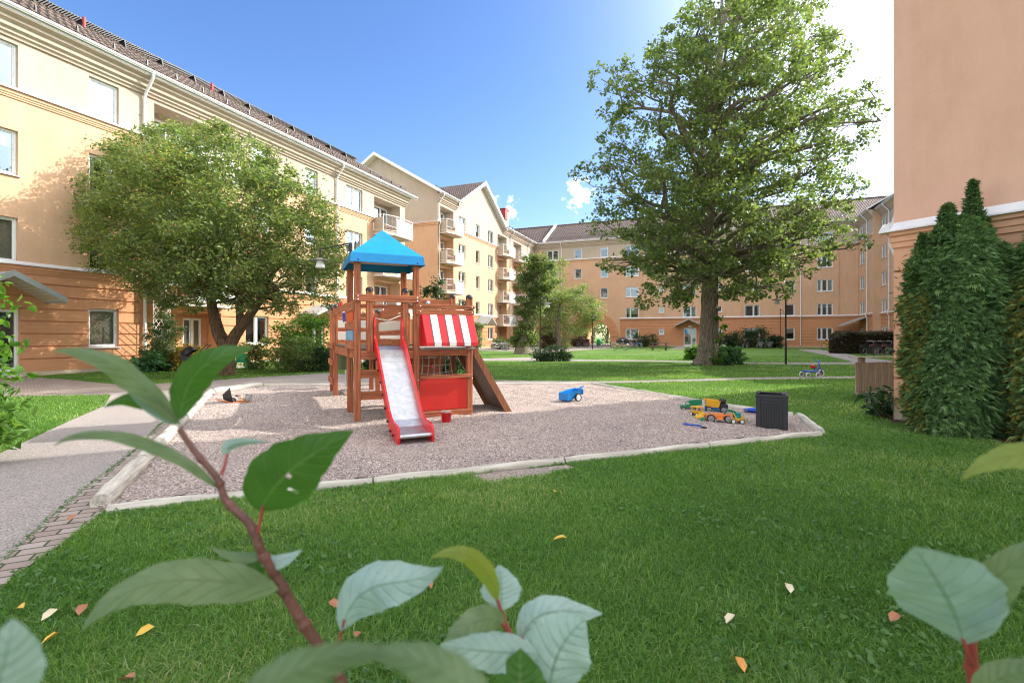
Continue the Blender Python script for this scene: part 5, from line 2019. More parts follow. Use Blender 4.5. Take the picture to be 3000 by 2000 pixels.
def board(name, x0, x1, y0, y1, z0, z1, mat=None):
    """board with two shallow grooves on its faces"""
    mb = MB()
    lx, ly = x1 - x0, y1 - y0
    if mat is None: mat = 'woodx' if lx > ly else 'woody'
    h = (z1 - z0)
    nb = 3 if h > .06 and mat.startswith('wood') else 1
    g = .004
    for i in range(nb):
        a, b = z0 + h * i / nb + (g if i else 0), z0 + h * (i + 1) / nb
        mb.bbox(x0, x1, y0, y1, a, b, b=.004)
    if nb > 1: mb.box(x0 + .004, x1 - .004, y0 + .005, y1 - .005, z0 + .004, z1 - .004)
    return mb.build(name, [M[mat]], PG)


def bolts(pts, y):
    pass


# front beams of the tower, shop and back rails
board('beam', -.05, .985, -.085, -.05, 1.89, 2.0)
board('rail', .05, .87, -.02, .02, 1.79, 1.85)
board('beam', .90, 1.90, -.085, -.05, 1.80, 1.87)
board('beam', .90, 1.90, -.085, -.05, 1.71, 1.79)
board('rail', .97, 1.80, .90, .94, 1.88, 2.03)
# left side of the tower
for z0, z1, m in ((1.75, 1.90, None), (1.59, 1.742, 'orangepanel'), (1.455, 1.582, None), (1.285, 1.447, 'bluepanel'), (1.15, 1.278, None)):
    if m: board('panel', -.075, -.05, .02, .90, z0, z1, m)
    else: board('side_board', -.085, -.05, -.03, .96, z0, z1)
board('rail', -.07, -.048, .97, 3.6, 1.8, 1.93)
board('rail', .97, .99, .97, 3.6, 1.8, 1.93)
for z0, z1, m in ((1.66, 1.78, None), (1.47, 1.64, 'offwhite'), (1.37, 1.45, None), (1.17, 1.30, None)):
    board('panel' if m else 'side_board', .93, .955, 1.0, 3.58, z0, z1, m)
# far wall
for xa, xb in ((.055, .865), (.975, 1.785)):
    for z0, z1, m in ((1.80, 1.93, None), (1.74, 1.795, None), (1.56, 1.735, 'offwhite'), (1.46, 1.555, None), (1.27, 1.455, 'offwhite'), (1.17, 1.265, None)):
        board('panel' if m else 'side_board', xa, xb, 4.54, 4.565, z0, z1, m)
# decks
def deck(x0, x1, y0, y1, z=1.17, light=False):
    mb = MB()
    n = int((y1 - y0) / .1)
    for i in range(n):
        mb.bbox(x0, x1, y0 + i * (y1 - y0) / n + .004, y0 + (i + 1) * (y1 - y0) / n - .004, z - .035, z, b=.004)
    mb.build('deck', [M['curb'] if light else M['darkwood']], PG)
deck(.0, .92, -.045, .965)
deck(.975, 1.90, -.10, .965, 1.165, True)
deck(.0, .92, .97, 3.6)
deck(-.0, 1.88, 3.6, 4.6)
board('deck_beam', .05, .87, -.04, -.0, .99, 1.13); board('deck_beam', .97, 1.79, -.05, .0, 1.03, 1.125)
board('deck_beam', .05, .87, .9, .94, .99, 1.13); board('deck_beam', .97, 1.79, .9, .94, 1.02, 1.125)
board('deck_beam', -.02, .02, .97, 3.6, .99, 1.13); board('deck_beam', .90, .94, .97, 3.6, .99, 1.13)
board('deck_beam', -.02, .02, .05, .87, .99, 1.13); board('deck_beam', .05, 1.79, 3.62, 3.66, .99, 1.13)
board('deck_beam', .05, 1.79, 4.54, 4.58, .99, 1.13)
board('rung', .05, .87, -.02, .02, .70, .83); board('rung', .05, .87, -.02, .02, .36, .49)
for z in (.28, .70, 1.08): board('rung', -.085, -.05, 3.58, 4.62, z, z + .13)
# rope between the inner posts
part('rope', lambda m: m.tube([(.2, .9, 1.78), (.4, .8, 1.66), (.62, .78, 1.62), (.85, .86, 1.72)], .012, 8), M['rope'])
part('hand_bar', lambda m: m.tube([(.05, 3.5, 1.98), (.05, 3.3, 2.05), (.05, 3.1, 1.98), (.05, 2.9, 2.05), (.05, 2.7, 1.98)], .022, 8), M['redplastic'])
for i in range(3):
    def ring(m, i=i):
        pts = [(.02, 2.2 - i * .16 + .05 * math.sin(a), 1.72 + .08 * math.cos(a)) for a in [2 * PI * k / 12 for k in range(13)]]
        m.tube(pts, .012, 6, caps=False)
    part('ring', ring, M['bluedark'])
# bolts
def bolt_heads(m):
    for (x, z) in ((.0, 1.92), (.0, 1.97), (.92, 1.92), (.92, 1.97), (.97, 1.75), (1.86, 1.75), (.97, 1.84), (1.86, 1.84), (1.86, .64), (.94, .64)):
        m.lathe([(.0, .014), (.012, .012), (.014, 0)], 10, 0, Matrix.Translation((x, -.085, z)) @ Matrix.Rotation(PI / 2, 4, 'X'))
part('bolt', bolt_heads, M['steel'])
for x in (1.05, 1.36):
    part('rope_clamp', lambda m, x=x: m.lathe([(0, .03), (.022, .026), (.03, .012), (.045, .01), (.045, 0)], 14, 0, Matrix.Translation((x, .90, 1.955)) @ Matrix.Rotation(PI / 2, 4, 'X')), M['steel'])


def roof(m):
    h0, h1, h2 = 2.50, 2.635, 3.12
    a, b = -.12, 1.04
    c = .46
    i = .055
    q0 = [(a, a, h0), (b, a, h0), (b, b, h0), (a, b, h0)]
    q1 = [(a + .02, a + .02, h1), (b - .02, a + .02, h1), (b - .02, b - .02, h1), (a + .02, b - .02, h1)]
    qa = [(c - .012, c - .012, h2), (c + .012, c - .012, h2), (c + .012, c + .012, h2), (c - .012, c + .012, h2)]
    # faces bow inwards a little
    qm = [tuple(q1[k][j] * .5 + qa[k][j] * .5 + (-.012 if j == 2 else 0) for j in range(3)) for k in range(4)]
    v = q0 + q1 + qm + qa
    f = []
    for lv in range(3):
        for k in range(4):
            f.append((lv * 4 + k, lv * 4 + (k + 1) % 4, lv * 4 + 4 + (k + 1) % 4, lv * 4 + 4 + k))
    f.append((12, 13, 14, 15))
    m.add(v, f, 0)
    v2 = [(x * .98 + .0092, y * .98 + .0092, z - .012) for x, y, z in v[4:]]
    m.add(v2, [(a_, b_, c_, d_) for (a_, b_, c_, d_) in [(lv * 4 + k, lv * 4 + (k + 1) % 4, lv * 4 + 4 + (k + 1) % 4, lv * 4 + 4 + k) for lv in range(2) for k in range(4)]], 1)
    for k in range(4):
        m.beam(q0[k], q0[(k + 1) % 4], .012, .016, 0)
    for (x, y) in ((a + .12, a - .004), (b - .12, a - .004)):
        m.lathe([(0, .012), (.014, .01), (.016, 0)], 10, 2, Matrix.Translation((x, y, h0 + .03)) @ Matrix.Rotation(PI / 2, 4, 'X'))
part('roof', roof, [M['blueroof'], M['offwhite'], M['bluedark']])


# slide
def slide_path():
    pts = [(0.05, 1.19), (-.08, 1.19), (-.2, 1.14), (-.35, 1.02), (-.6, .80), (-.85, .575), (-1.1, .35), (-1.25, .225), (-1.38, .15), (-1.5, .125), (-1.78, .115)]
    return pts
SP = slide_path()
sld = part('slide', lambda m: [m.add([(.27, y, z), (.67, y, z), (.67, y2, z2), (.27, y2, z2)], [(0, 1, 2, 3)], 0, True) for (y, z), (y2, z2) in zip(SP[:-1], SP[1:])]
           + [m.add([(.27, y, z - .015), (.67, y, z - .015), (.67, y2, z2 - .015), (.27, y2, z2 - .015)], [(0, 1, 2, 3)], 0) for (y, z), (y2, z2) in zip(SP[:-1], SP[1:])], M['steelbed'] if 'steelbed' in M else M['steel'])
def end_roll(m): m.tube([(.26, -1.80, .105), (.68, -1.80, .105)], .028, 12)
part('end_roll', end_roll, M['steel'], sld)
def side_plate(x, bolts_side):
    up = [(.02, 1.62), (-.02, 1.66), (-.06, 1.62), (-.09, 1.5), (-.085, 1.36), (-.12, 1.31), (-.22, 1.25), (-.38, 1.14), (-.62, .92), (-.87, .695), (-1.12, .47), (-1.27, .345), (-1.4, .275), (-1.52, .245), (-1.64, .245), (-1.78, .235), (-1.85, .19), (-1.865, .10), (-1.85, .02)]
    lo = [(-1.76, .01), (-1.5, .045), (-1.36, .075), (-1.22, .15), (-1.06, .29), (-.82, .51), (-.58, .735), (-.33, .95), (-.17, 1.08), (-.02, 1.12), (.04, 1.2), (.05, 1.4)]
    poly = up + lo
    mb = MB()
    mb.prism(poly, x - .014, x + .014, 'x')
    o = mb.build('side_panel', [M['redplastic']], sld)
    b = MB()
    for k in range(1, 9):
        t_ = k / 9
        i = t_ * (len(SP) - 2) + 1
        y, z = -.15 - 1.62 * t_, 0
        for (a, b_), (c, d_) in zip(SP[:-1], SP[1:]):
            if c <= y <= a: z = b_ + (d_ - b_) * (a - y) / (a - c)
        b.tube([(x - .035 if bolts_side < 0 else x + .014, y, z - .03), (x - .014 if bolts_side < 0 else x + .035, y, z - .03)], .016, 10)
    b.build('bolt', [M['blackplastic']], o)
side_plate(.255, -1)
side_plate(.685, 1)
part('support_bar', lambda m: [m.box(.28, .66, y - .02, y + .02, z - .05, z - .017) for y, z in ((-.4, .98), (-1.0, .44), (-1.5, .12))], M['steel'], sld)

# shop: red lower panel, back panel and awning
board('counter_rail', .97, 1.87, -.075, -.05, .655, .715)
board('panel', .975, 1.80, -.03, -.012, .13, .65, 'redpanel')
board('rail', .97, 1.87, -.07, -.045, .0, .075); board('rail', .97, 1.87, -.07, -.045, .08, .125)
board('panel', .97, 1.06, -.03, -.012, 1.19, 1.70, 'redpanel')
def awn(m):
    n = 7
    x0, x1 = 1.0, 1.87
    w_ = (x1 - x0) / n
    yt, zt, yb, zb = -.09, 1.695, -.36, 1.25
    for i in range(n):
        a, b = x0 + i * w_, x0 + (i + 1) * w_
        r_ = .008 if i % 2 else 0
        mi = 1 if i % 2 else 0
        g = .006
        m.add([(a + g, yt - r_, zt + r_), (b - g, yt - r_, zt + r_), (b - g, yb - r_, zb + r_), (a + g, yb - r_, zb + r_)], [(0, 1, 2, 3)], mi)
        m.add([(a + g, yb - r_, zb + r_), (b - g, yb - r_, zb + r_), (b - g, yb - r_, zb - .055), (a + g, yb - r_, zb - .055)], [(0, 1, 2, 3)], mi)
        for xx_ in (a + g, b - g):
            m.add([(xx_, yt - r_, zt + r_), (xx_, yb - r_, zb + r_), (xx_, yb + .01, zb - .012), (xx_, yt + .01, zt - .012)], [(0, 1, 2, 3)], mi)
    m.add([(x0, yt + .0, zt - .012), (x1, yt, zt - .012), (x1, yb + .012, zb - .012), (x0, yb + .012, zb - .012)], [(0, 1, 2, 3)], 2)
    m.add([(x0, yb + .012, zb - .055), (x1, yb + .012, zb - .055), (x1, yb + .012, zb - .012), (x0, yb + .012, zb - .012)], [(0, 1, 2, 3)], 2)
    for xx_ in (x0, x1):
        m.prism([(yt + .03, zt), (yt, zt), (yb + .006, zb), (yb + .006, zb - .055), (yt + .03, zb - .055)], xx_ - .004, xx_ + .004, 'x', 0)
    m.box(x0, x1, yt + .0, yt + .03, zt - .01, zt + .012, 0)
part('awning', awn, [M['redplastic'], M['white'], M['grey']])
# climbing wall behind, with holds
def cwall(m):
    for i in range(5):
        x = 1.0 + i * .15
        m.beam((x + .07, .98, 1.15), (x + .07, 1.75, .0), .14, .03, 0, up=(1, 0, 0)) if 0 else m.add(
            [(x, .98, 1.15), (x + .142, .98, 1.15), (x + .142, 1.75, 0), (x, 1.75, 0), (x, 1.0, 1.17), (x + .142, 1.0, 1.17), (x + .142, 1.77, .02), (x, 1.77, .02)],
            [(0, 1, 2, 3), (7, 6, 5, 4), (0, 1, 5, 4), (1, 2, 6, 5), (2, 3, 7, 6), (3, 0, 4, 7)])
cwl = part('climbing_wall', cwall, M['woody'])
for i in range(6):
    t_ = .15 + i * .14
    part('climbing_hold', lambda m, t_=t_, i=i: m.lathe([(0, .05), (.03, .045), (.045, .02), (.05, 0)], 10, 0, Matrix.Translation((1.1 + (i % 2) * .4, .97 + .77 * t_, 1.12 - 1.15 * t_)) @ Matrix.Rotation(PI * .7, 4, 'X')), M['redplastic'], cwl)
# rope net
def net(m):
    def P(u, v):
        sag = .10 * math.sin(PI * v) + .05 * math.sin(PI * u)
        return (.985 + .80 * u + .02 * math.sin(v * 6 + u * 3), .86 - sag, 1.02 - .62 * v - .07 * math.sin(PI * u) * v)
    for i in range(8):
        u = i / 7
        m.tube([P(u, k / 10) for k in range(11)], .0085, 6)
    for j in range(5):
        v = .08 + j * .21
        m.tube([P(k / 14, v) for k in range(15)], .0085, 6)
        for i in range(8):
            p = P(i / 7, v)
            m.lathe([(0, -.016), (.015, -.008), (.015, .008), (0, .016)], 8, 0, Matrix.Translation(p))
part('climbing_net', net, M['rope'])
# ramp to the right
def ramp_side(y):
    def f(m):
        a, b = Vector((1.90, 0, 1.27)), Vector((2.66, 0, -.02))
        d_ = (b - a).normalized()
        n_ = Vector((d_.z, 0, -d_.x)) * -1
        w_ = .115
        for k in range(3):
            o1 = n_ * (w_ * (k / 3) - w_ + .004)
            o2 = n_ * (w_ * ((k + 1) / 3) - w_ - .002)
            pts = [a + o1, b + o1, b + o2, a + o2]
            m.prism([(p.x, p.z) for p in pts], y - .02, y + .02, 'y')
        o1, o2 = n_ * (-w_ + .01), n_ * (-.01)
        m.prism([(p.x, p.z) for p in (a + o1, b + o1, b + o2, a + o2)], y - .016, y + .016, 'y')
    return f
def ramp_pl(m):
    a, b = Vector((1.90, 0, 1.20)), Vector((2.60, 0, .0))
    d_ = (b - a).normalized()
    n_ = Vector((d_.z, 0, -d_.x)) * -.1
    pts = [a + n_ * .2, b + n_ * .2, b + n_ * .02, a + n_ * .02]
    m.prism([(p.x, p.z) for p in pts], .02, .93, 'y')
M['woodr'] = wood('stained ramp wood', (0.27, 0.105, 0.045), (0.10, 0.032, 0.015), 1, 'z')
rp = part('ramp', ramp_pl, M['brown_ply'])
part('ramp_side', ramp_side(0.0), M['woodr'], rp)
part('ramp_side', ramp_side(.95), M['woodr'], rp)

# ================================================================ SMALL THINGS
def wheel(mb, c, r, w_, ax='x', m=0, mh=1, spokes=0, tyre=None):
    """wheel round axis ax"""
    tyre = tyre or r * .28
    rot = {'x': Matrix.Rotation(PI / 2, 4, 'Y'), 'y': Matrix.Rotation(PI / 2, 4, 'X')}[ax]
    mx = Matrix.Translation(c) @ rot
    h = w_ / 2
    mb.lathe([(r - tyre, -h * .8), (r - tyre * .3, -h), (r, -h * .6), (r, h * .6), (r - tyre * .3, h), (r - tyre, h * .8), (r - tyre, -h * .8)], 20, m, mx)
    if not spokes:
        mb.lathe([(0, -h * .9), (r * .2, -h * .9), (r * .25, -h * .5), (r - tyre, -h * .7)], 16, mh, mx)
        mb.lathe([(0, h * .9), (r * .2, h * .9), (r * .25, h * .5), (r - tyre, h * .7)], 16, mh, mx)


def frame_tag(name, label, cat, loc, rz, group=None): return thing(name, label, cat, loc, rz, group)


def simple(name, fn, mats, par):
    mb = MB()
    fn(mb)
    return mb.build(name, mats if isinstance(mats, list) else [mats], par)


# bucket
g = G(1307, 1238)
t = thing('toy_bucket', 'red plastic bucket heaped with gravel in front of the red shop panel', 'bucket', g, 0)
simple('bucket', lambda m: m.lathe([(0, .0), (.06, .0), (.066, .01), (.084, .15), (.094, .155), (.094, .168), (.086, .168), (.08, .15), (.062, .02), (0, .02)], 24), M['redplastic'], t)
simple('heap', lambda m: m.lathe([(.082, .15), (.06, .175), (.03, .19), (0, .195)], 14), M['gravel'], t)
simple('handle', lambda m: m.tube([(.09 * math.cos(a), -.02 - .02 * math.sin(a), .165 + .028 * math.sin(a)) for a in [PI * k / 10 for k in range(11)]], .005, 6), M['white'], t)

# black box
g = G(2262, 1262)
an = -math.atan2(.0, 1) - R(6)
t = thing('storage_box', 'tall open black plastic storage box with ribbed sides in the right corner of the sandbox', 'box', (3.72, 6.93, 0), R(-30))
def bx_(m):
    w_, dpt, h = .405, .44, .50
    th = .02
    for (x0, x1, y0, y1) in ((-w_ / 2, w_ / 2, 0, th), (-w_ / 2, w_ / 2, dpt - th, dpt), (-w_ / 2, -w_ / 2 + th, th, dpt - th), (w_ / 2 - th, w_ / 2, th, dpt - th)):
        m.bbox(x0, x1, y0, y1, -.05, h, b=.006)
    m.box(-w_ / 2 + .01, w_ / 2 - .01, .01, dpt - .01, .02, .04)
    # rim and corner cheeks
    for (x0, x1, y0, y1) in ((-w_ / 2 - .006, w_ / 2 + .006, -.006, .022), (-w_ / 2 - .006, -w_ / 2 + .03, .022, dpt - .02), (w_ / 2 - .03, w_ / 2 + .006, .022, dpt - .02), (-w_ / 2 - .006, w_ / 2 + .006, dpt - .02, dpt + .006)):
        m.bbox(x0, x1, y0, y1, h - .03, h + .006, b=.004)
    m.bbox(w_ / 2 - .085, w_ / 2 - .03, .03, dpt - .03, h - .02, h + .035, b=.01)
    m.bbox(-w_ / 2 + .0, -w_ / 2 + .045, .1, dpt - .02, h + .0, h + .03, b=.008)
    n = 8
    for i in range(n):
        a = -w_ / 2 + .07 + i * (w_ - .14) / n
        m.bbox(a + .003, a + (w_ - .14) / n - .003, -.007, .002, .03, h - .10, b=.002)
    m.bbox(-w_ / 2 + .06, w_ / 2 - .06, -.006, .001, h - .075, h - .055, b=.002)
    m.bbox(-w_ / 2 + .0, -w_ / 2 + .06, -.01, .001, -.05, h - .03, b=.003)
    m.bbox(w_ / 2 - .06, w_ / 2 - .0, -.01, .001, -.05, h - .03, b=.003)
simple('box', bx_, M['blackplastic'], t)

# blue basin
g = G(2205, 1213)
t = simple('basin', lambda m: m.lathe([(0, .0), (.12, .0), (.16, .05), (.19, .055), (.19, .065), (.155, .062), (.115, .012), (0, .012)], 8, 0, Matrix.Scale(1.5, 4, (1, 0, 0)), False), M['bluedark'], None)
t.location = (g.x + .12, g.y, .02)
tag(t, 'blue plastic sand tray half hidden behind the black box', 'tray')

# blue shovel lying
g = G(2004, 1250); g2 = G(2066, 1263)
t = thing('toy_shovel', 'long blue toy shovel lying in front of the toy trucks', 'shovel', (g.x, g.y, .045), math.atan2(g2.y - g.y, g2.x - g.x))
Ls = (g2 - g).length
simple('blade', lambda m: m.bbox(0, Ls * .38, -.035, .035, .0, .014, b=.005), M['bluedark'], t)
simple('handle', lambda m: m.tube([(Ls * .36, 0, .008), (Ls * .7, 0, .02), (Ls * .9, 0, .008)], .012, 8), M['bluedark'], t)
simple('grip', lambda m: m.tube([(Ls * .88, 0, .008), (Ls * 1.05, 0, .006)], .014, 8), M['blackplastic'], t)

# blue cart, one side towards the camera
g = G(1683, 1180)
t = thing('toy_trailer', 'light blue toy trailer with one grey rimmed wheel standing alone on the gravel', 'toy trailer', (g.x - .05, g.y + .15, .02), R(38))
def cart(m):
    L_ = .42
    wd = .13
    st = [(-L_ / 2, .03, .17), (-L_ / 2 + .04, .02, .18), (0, .06, .215), (.12, .10, .23), (L_ / 2, .16, .24)]
    for s in (-1, 1):
        for (a, b, c), (a2, b2, c2) in zip(st[:-1], st[1:]):
            m.add([(a, s * wd * .8, b), (a2, s * wd * .8, b2), (a2, s * wd, c2), (a, s * wd, c)], [(0, 1, 2, 3)], 0)
            m.add([(a, s * (wd - .015), c), (a2, s * (wd - .015), c2), (a2, s * (wd * .78), b2 + .01), (a, s * wd * .78, b + .01)], [(0, 1, 2, 3)], 0)
            m.add([(a, s * (wd - .015), c), (a2, s * (wd - .015), c2), (a2, s * (wd + .012), c2 + .004), (a, s * (wd + .012), c + .004)], [(0, 1, 2, 3)], 0)
    for (a, b, c), (a2, b2, c2) in zip(st[:-1], st[1:]):
        m.add([(a, -wd * .8, b), (a2, -wd * .8, b2), (a2, wd * .8, b2), (a, wd * .8, b)], [(0, 1, 2, 3)], 0)
    a, b, c = st[0]
    m.bbox(a - .012, a + .004, -wd - .01, wd + .01, b, c + .006, b=.004)
    a, b, c = st[-1]
    m.bbox(a - .004, a + .012, -wd - .01, wd + .01, b - .03, c + .006, b=.004)
    m.tube([(L_ / 2, 0, .22), (L_ / 2 + .07, 0, .26), (L_ / 2 + .12, 0, .275)], .022, 8)
simple('tub', cart, M['bluetoy'], t)
simple('hitch', lambda m: m.tube([(L_, 0, .275) for L_ in (.33, .355)], .012, 8), M['blackplastic'], t)
for s in (-1, 1):
    w_ = simple('wheel', lambda m, s=s: wheel(m, (.05, s * .15, .085), .085, .05, 'y', 0, 1), [M['rubber'], M['white']], t)

# orange toy digger-scooter at left
g = G(625, 1187); g2 = G(735, 1180)
t = thing('toy_wheelbarrow', 'tipped over black and orange toy wheelbarrow lying beside the path side logs', 'toy wheelbarrow', (g.x, g.y, .02), math.atan2(g2.y - g.y, g2.x - g.x))
Ls = (g2 - g).length
def tray(m):
    m.lathe([(.0, .0), (.05, .0), (.15, .14), (.16, .14), (.165, .15), (.15, .15), (.05, .012), (0, .012)], 18, 0, Matrix.Translation((.16, 0, .13)) @ Matrix.Rotation(R(80), 4, 'Y') @ Matrix.Scale(1.2, 4, (0, 1, 0)))
simple('tray', tray, M['blackplastic'], t)
simple('frame', lambda m: (m.tube([(.05, -.05, .10), (.3, -.08, .02), (.62, -.06, .015), (Ls * .88, -.05, .09)], .012, 8), m.tube([(.3, .08, .03), (.62, .06, .02), (Ls * .88, .06, .11)], .012, 8), m.tube([(.42, -.06, .13), (.6, 0, .02)], .012, 8)), M['orangetoy'], t)
simple('wheel', lambda m: wheel(m, (.33, 0, .05), .06, .04, 'y', 0, 1), [M['rubber'], M['grey']], t)
simple('blade', lambda m: m.add([(Ls * .84, -.1, .03), (Ls * 1.0, -.08, .04), (Ls * 1.04, -.06, .14), (Ls * .88, -.08, .15), (Ls * .84, .1, .03), (Ls * 1.0, .1, .04), (Ls * 1.04, .1, .14), (Ls * .88, .1, .15)], [(0, 1, 2, 3), (4, 5, 6, 7), (0, 3, 7, 4), (1, 2, 6, 5)]), M['grey'], t)
simple('handle', lambda m: m.tube([(.38, -.09, .15), (.46, -.02, .12)], .016, 8), M['blackplastic'], t)


# toy trucks ----------------------------------------------------------------
def truck(name, label, loc, rz, L_, W2, wr, chassis, cabm, body=None, bodym=None, wheels=2, tyre=None):
    t = thing(name, label, 'toy truck', loc, rz, 'toy vehicles in the sandbox')
    simple('chassis', lambda m: (m.bbox(-L_ / 2, L_ / 2, -W2 * .55, W2 * .55, wr * .8, wr * 1.35, b=.006), m.bbox(-L_ * .1, L_ * .1, -W2 * .3, W2 * .3, wr * .5, wr * .85, b=.004)), M[chassis], t)
    xs_ = (-L_ * .33, L_ * .33)
    for x in xs_:
        for s in (-1, 1):
            simple('wheel', lambda m, x=x, s=s: wheel(m, (x, s * W2, wr), wr, wr * .75, 'y', 0, 1), [M['rubber'], M['grey'] if chassis != 'yellow' else M['white']], t)
    return t


# green tractor with tipping trailer
g = G(2012, 1208)
t = truck('toy_tractor', 'green toy tractor truck with raised green tipper box, left of the toy heap', (g.x + .08, g.y + .05, .02), R(-18), .34, .06, .042, 'grey', 'greentoy')
simple('cab', lambda m: (m.bbox(-.17, -.06, -.05, .05, .06, .10, b=.008), m.bbox(-.08, .0, -.05, .05, .06, .115, b=.006), *[m.tube([(x, y, .11), (x, y, .155)], .005, 6) for x in (-.075, -.005) for y in (-.045, .045)], m.bbox(-.085, .005, -.05, .05, .152, .16, b=.003)), M['greentoy'], t)
def tipbox(x0, x1, y0, y1, z0, z1, tilt, piv):
    def f(m):
        mx = Matrix.Translation(piv) @ Matrix.Rotation(tilt, 4, 'Y') @ Matrix.Translation((-piv[0], -piv[1], -piv[2]))
        th = .006
        o = .018
        v = [(x0, y0, z0), (x1, y0, z0), (x1, y1, z0), (x0, y1, z0), (x0 - o, y0 - o, z1), (x1 + o, y0 - o, z1), (x1 + o, y1 + o, z1), (x0 - o, y1 + o, z1)]
        v2 = [(x0 + th, y0 + th, z0 + th), (x1 - th, y0 + th, z0 + th), (x1 - th, y1 - th, z0 + th), (x0 + th, y1 - th, z0 + th), (x0 - o + th, y0 - o + th, z1), (x1 + o - th, y0 - o + th, z1), (x1 + o - th, y1 + o - th, z1), (x0 - o + th, y1 + o - th, z1)]
        m.add(v + v2, [(0, 1, 2, 3), (0, 1, 5, 4), (1, 2, 6, 5), (2, 3, 7, 6), (3, 0, 4, 7), (8, 9, 10, 11), (8, 9, 13, 12), (9, 10, 14, 13), (10, 11, 15, 14), (11, 8, 12, 15),
                       (4, 5, 13, 12), (5, 6, 14, 13), (6, 7, 15, 14), (7, 4, 12, 15)], 0, False, mx)
    return f
simple('tipper_box', tipbox(.0, .19, -.065, .065, .11, .20, R(-8), (.1, 0, .1)), M['greentoy'], t)
# small yellow wheel loader
g = G(2042, 1222)
t = truck('toy_excavator', 'small yellow toy loader with square open cab between the green tractor and big tipper', (g.x, g.y, .02), R(-70), .2, .055, .035, 'yellow', 'yellow')
simple('cab', lambda m: (m.bbox(-.08, .08, -.06, .06, .05, .085, b=.006), *[m.bbox(x - .008, x + .008, y - .008, y + .008, .085, .15, b=.002) for x in (-.06, .06) for y in (-.05, .05)], m.bbox(-.08, .08, -.07, .07, .148, .165, b=.004)), M['yellow'], t)
simple('bucket_arm', lambda m: m.bbox(.09, .15, -.07, .07, .02, .07, b=.01), M['yellow'], t)
# overturned yellow tipper body with black cab and big orange chassis
g = G(2105, 1213)
t = truck('toy_dump_truck', 'big toy dump truck with yellow tipper body and black cab behind the orange chassis', (g.x, g.y + .12, .02), R(-14), .36, .08, .055, 'bluetoy', 'yellow')
simple('tipper_box', tipbox(-.16, .04, -.08, .08, .09, .21, R(6), (0, 0, .1)), M['yellow'], t)
simple('cab', lambda m: (m.bbox(.05, .19, -.08, .08, .06, .16, b=.02), m.bbox(.06, .16, -.075, .075, .16, .235, b=.02)), M['blackplastic'], t)
simple('lever', lambda m: m.bbox(-.20, -.17, -.02, .02, .19, .24, b=.004), M['yellow'], t)
g = G(2113, 1241)
t = truck('toy_truck_chassis', 'orange toy truck chassis with very big black tyres at the front of the toy heap', (g.x - .02, g.y + .04, .025), R(-14), .38, .085, .062, 'orangetoy', 'orangetoy')
simple('mudguard', lambda m: (m.prism([(-.19, .09), (-.19, .12), (.05, .13), (.10, .10), (.05, .085)], -.05, .05, 'y'), m.prism([(.05, .10), (.10, .14), (.16, .14), (.20, .07), (.17, .07), (.14, .115), (.09, .115)], -.11, -.06, 'y'), m.bbox(-.04, .05, -.10, .10, .05, .075, b=.004)), M['orangetoy'], t)
g = G(2160, 1244)
t = truck('toy_digger', 'small yellow and teal toy digger with raised green shovel, rightmost of the toys', (g.x, g.y + .02, .02), R(-8), .19, .05, .036, 'yellow', 'teal')
simple('cab', lambda m: (m.bbox(-.05, .05, -.045, .045, .06, .15, b=.01), m.bbox(-.055, .055, -.05, .05, .145, .16, b=.004)), M['teal'], t)
simple('hood', lambda m: (m.bbox(-.09, .1, -.05, .05, .048, .085, b=.008), m.prism([(.05, .08), (.05, .12), (.08, .12), (.13, .04), (.11, .04)], -.04, .04, 'y'), m.beam((-.02, -.055, .08), (-.07, -.055, .18), .012, .016)), M['yellow'], t)
simple('shovel', tipbox(-.13, -.04, -.055, .055, .175, .205, R(14), (-.1, 0, .18)), M['greentoy'], t)
g = G(2050, 1232)
t = simple('toy_block', lambda m: (m.bbox(-.07, .07, -.05, .05, 0, .055, b=.014), m.bbox(-.05, .05, -.035, .035, .055, .065, b=.004)), M['yellow'], None)
t.location = (g.x, g.y, .03); t.rotation_euler.z = R(-20)
tag(t, 'pale yellow toy brick lying in front of the yellow loader', 'toy brick')
g = G(2063, 1239)
t = thing('toy_train', 'tiny green toy wagon with a red engine front at the front of the toy heap', 'toy wagon', (g.x, g.y, .03), R(-8))
simple('wagon', lambda m: (m.bbox(-.055, .02, -.03, .03, 0, .05, b=.008), m.bbox(-.04, .0, -.025, .025, .05, .06, b=.004)), M['greentoy'], t)
simple('engine', lambda m: (m.bbox(.022, .07, -.025, .025, 0, .04, b=.008), m.tube([(.045, 0, .04), (.045, 0, .055)], .01, 8)), M['redplastic'], t)

# tricycle -----------------------------------------------------------------
g = G(2397, 1105)
t = thing('tricycle', 'blue child tricycle with red saddle and cargo bed on the grass by the path', 'tricycle', (g.x - .1, g.y + .1, 0), R(12))
simple('frame', lambda m: (m.bbox(-.33, .1, -.12, .12, .17, .22, b=.01), m.tube([(.05, 0, .2), (.06, 0, .32)], .02, 8), m.tube([(.08, 0, .2), (.22, 0, .27), (.24, 0, .45)], .018, 8),
        m.tube([(.30, -.05, .13), (.26, -.04, .30), (.235, 0, .34)], .014, 8), m.tube([(.30, .05, .13), (.26, .04, .30), (.235, 0, .34)], .014, 8)), M['bluedark'], t)
simple('handlebar', lambda m: (m.tube([(.235, 0, .42), (.20, 0, .5)], .012, 8), m.tube([(.12, -.2, .55), (.19, -.12, .56), (.21, 0, .5), (.22, .12, .56), (.2, .2, .55)], .011, 8)), M['bluetoy'], t)
simple('saddle', lambda m: m.tube([(-.07, 0, .345), (-.03, 0, .35), (.03, 0, .345), (.12, 0, .335)], [.05, .065, .04, .025], 10), M['redplastic'], t)
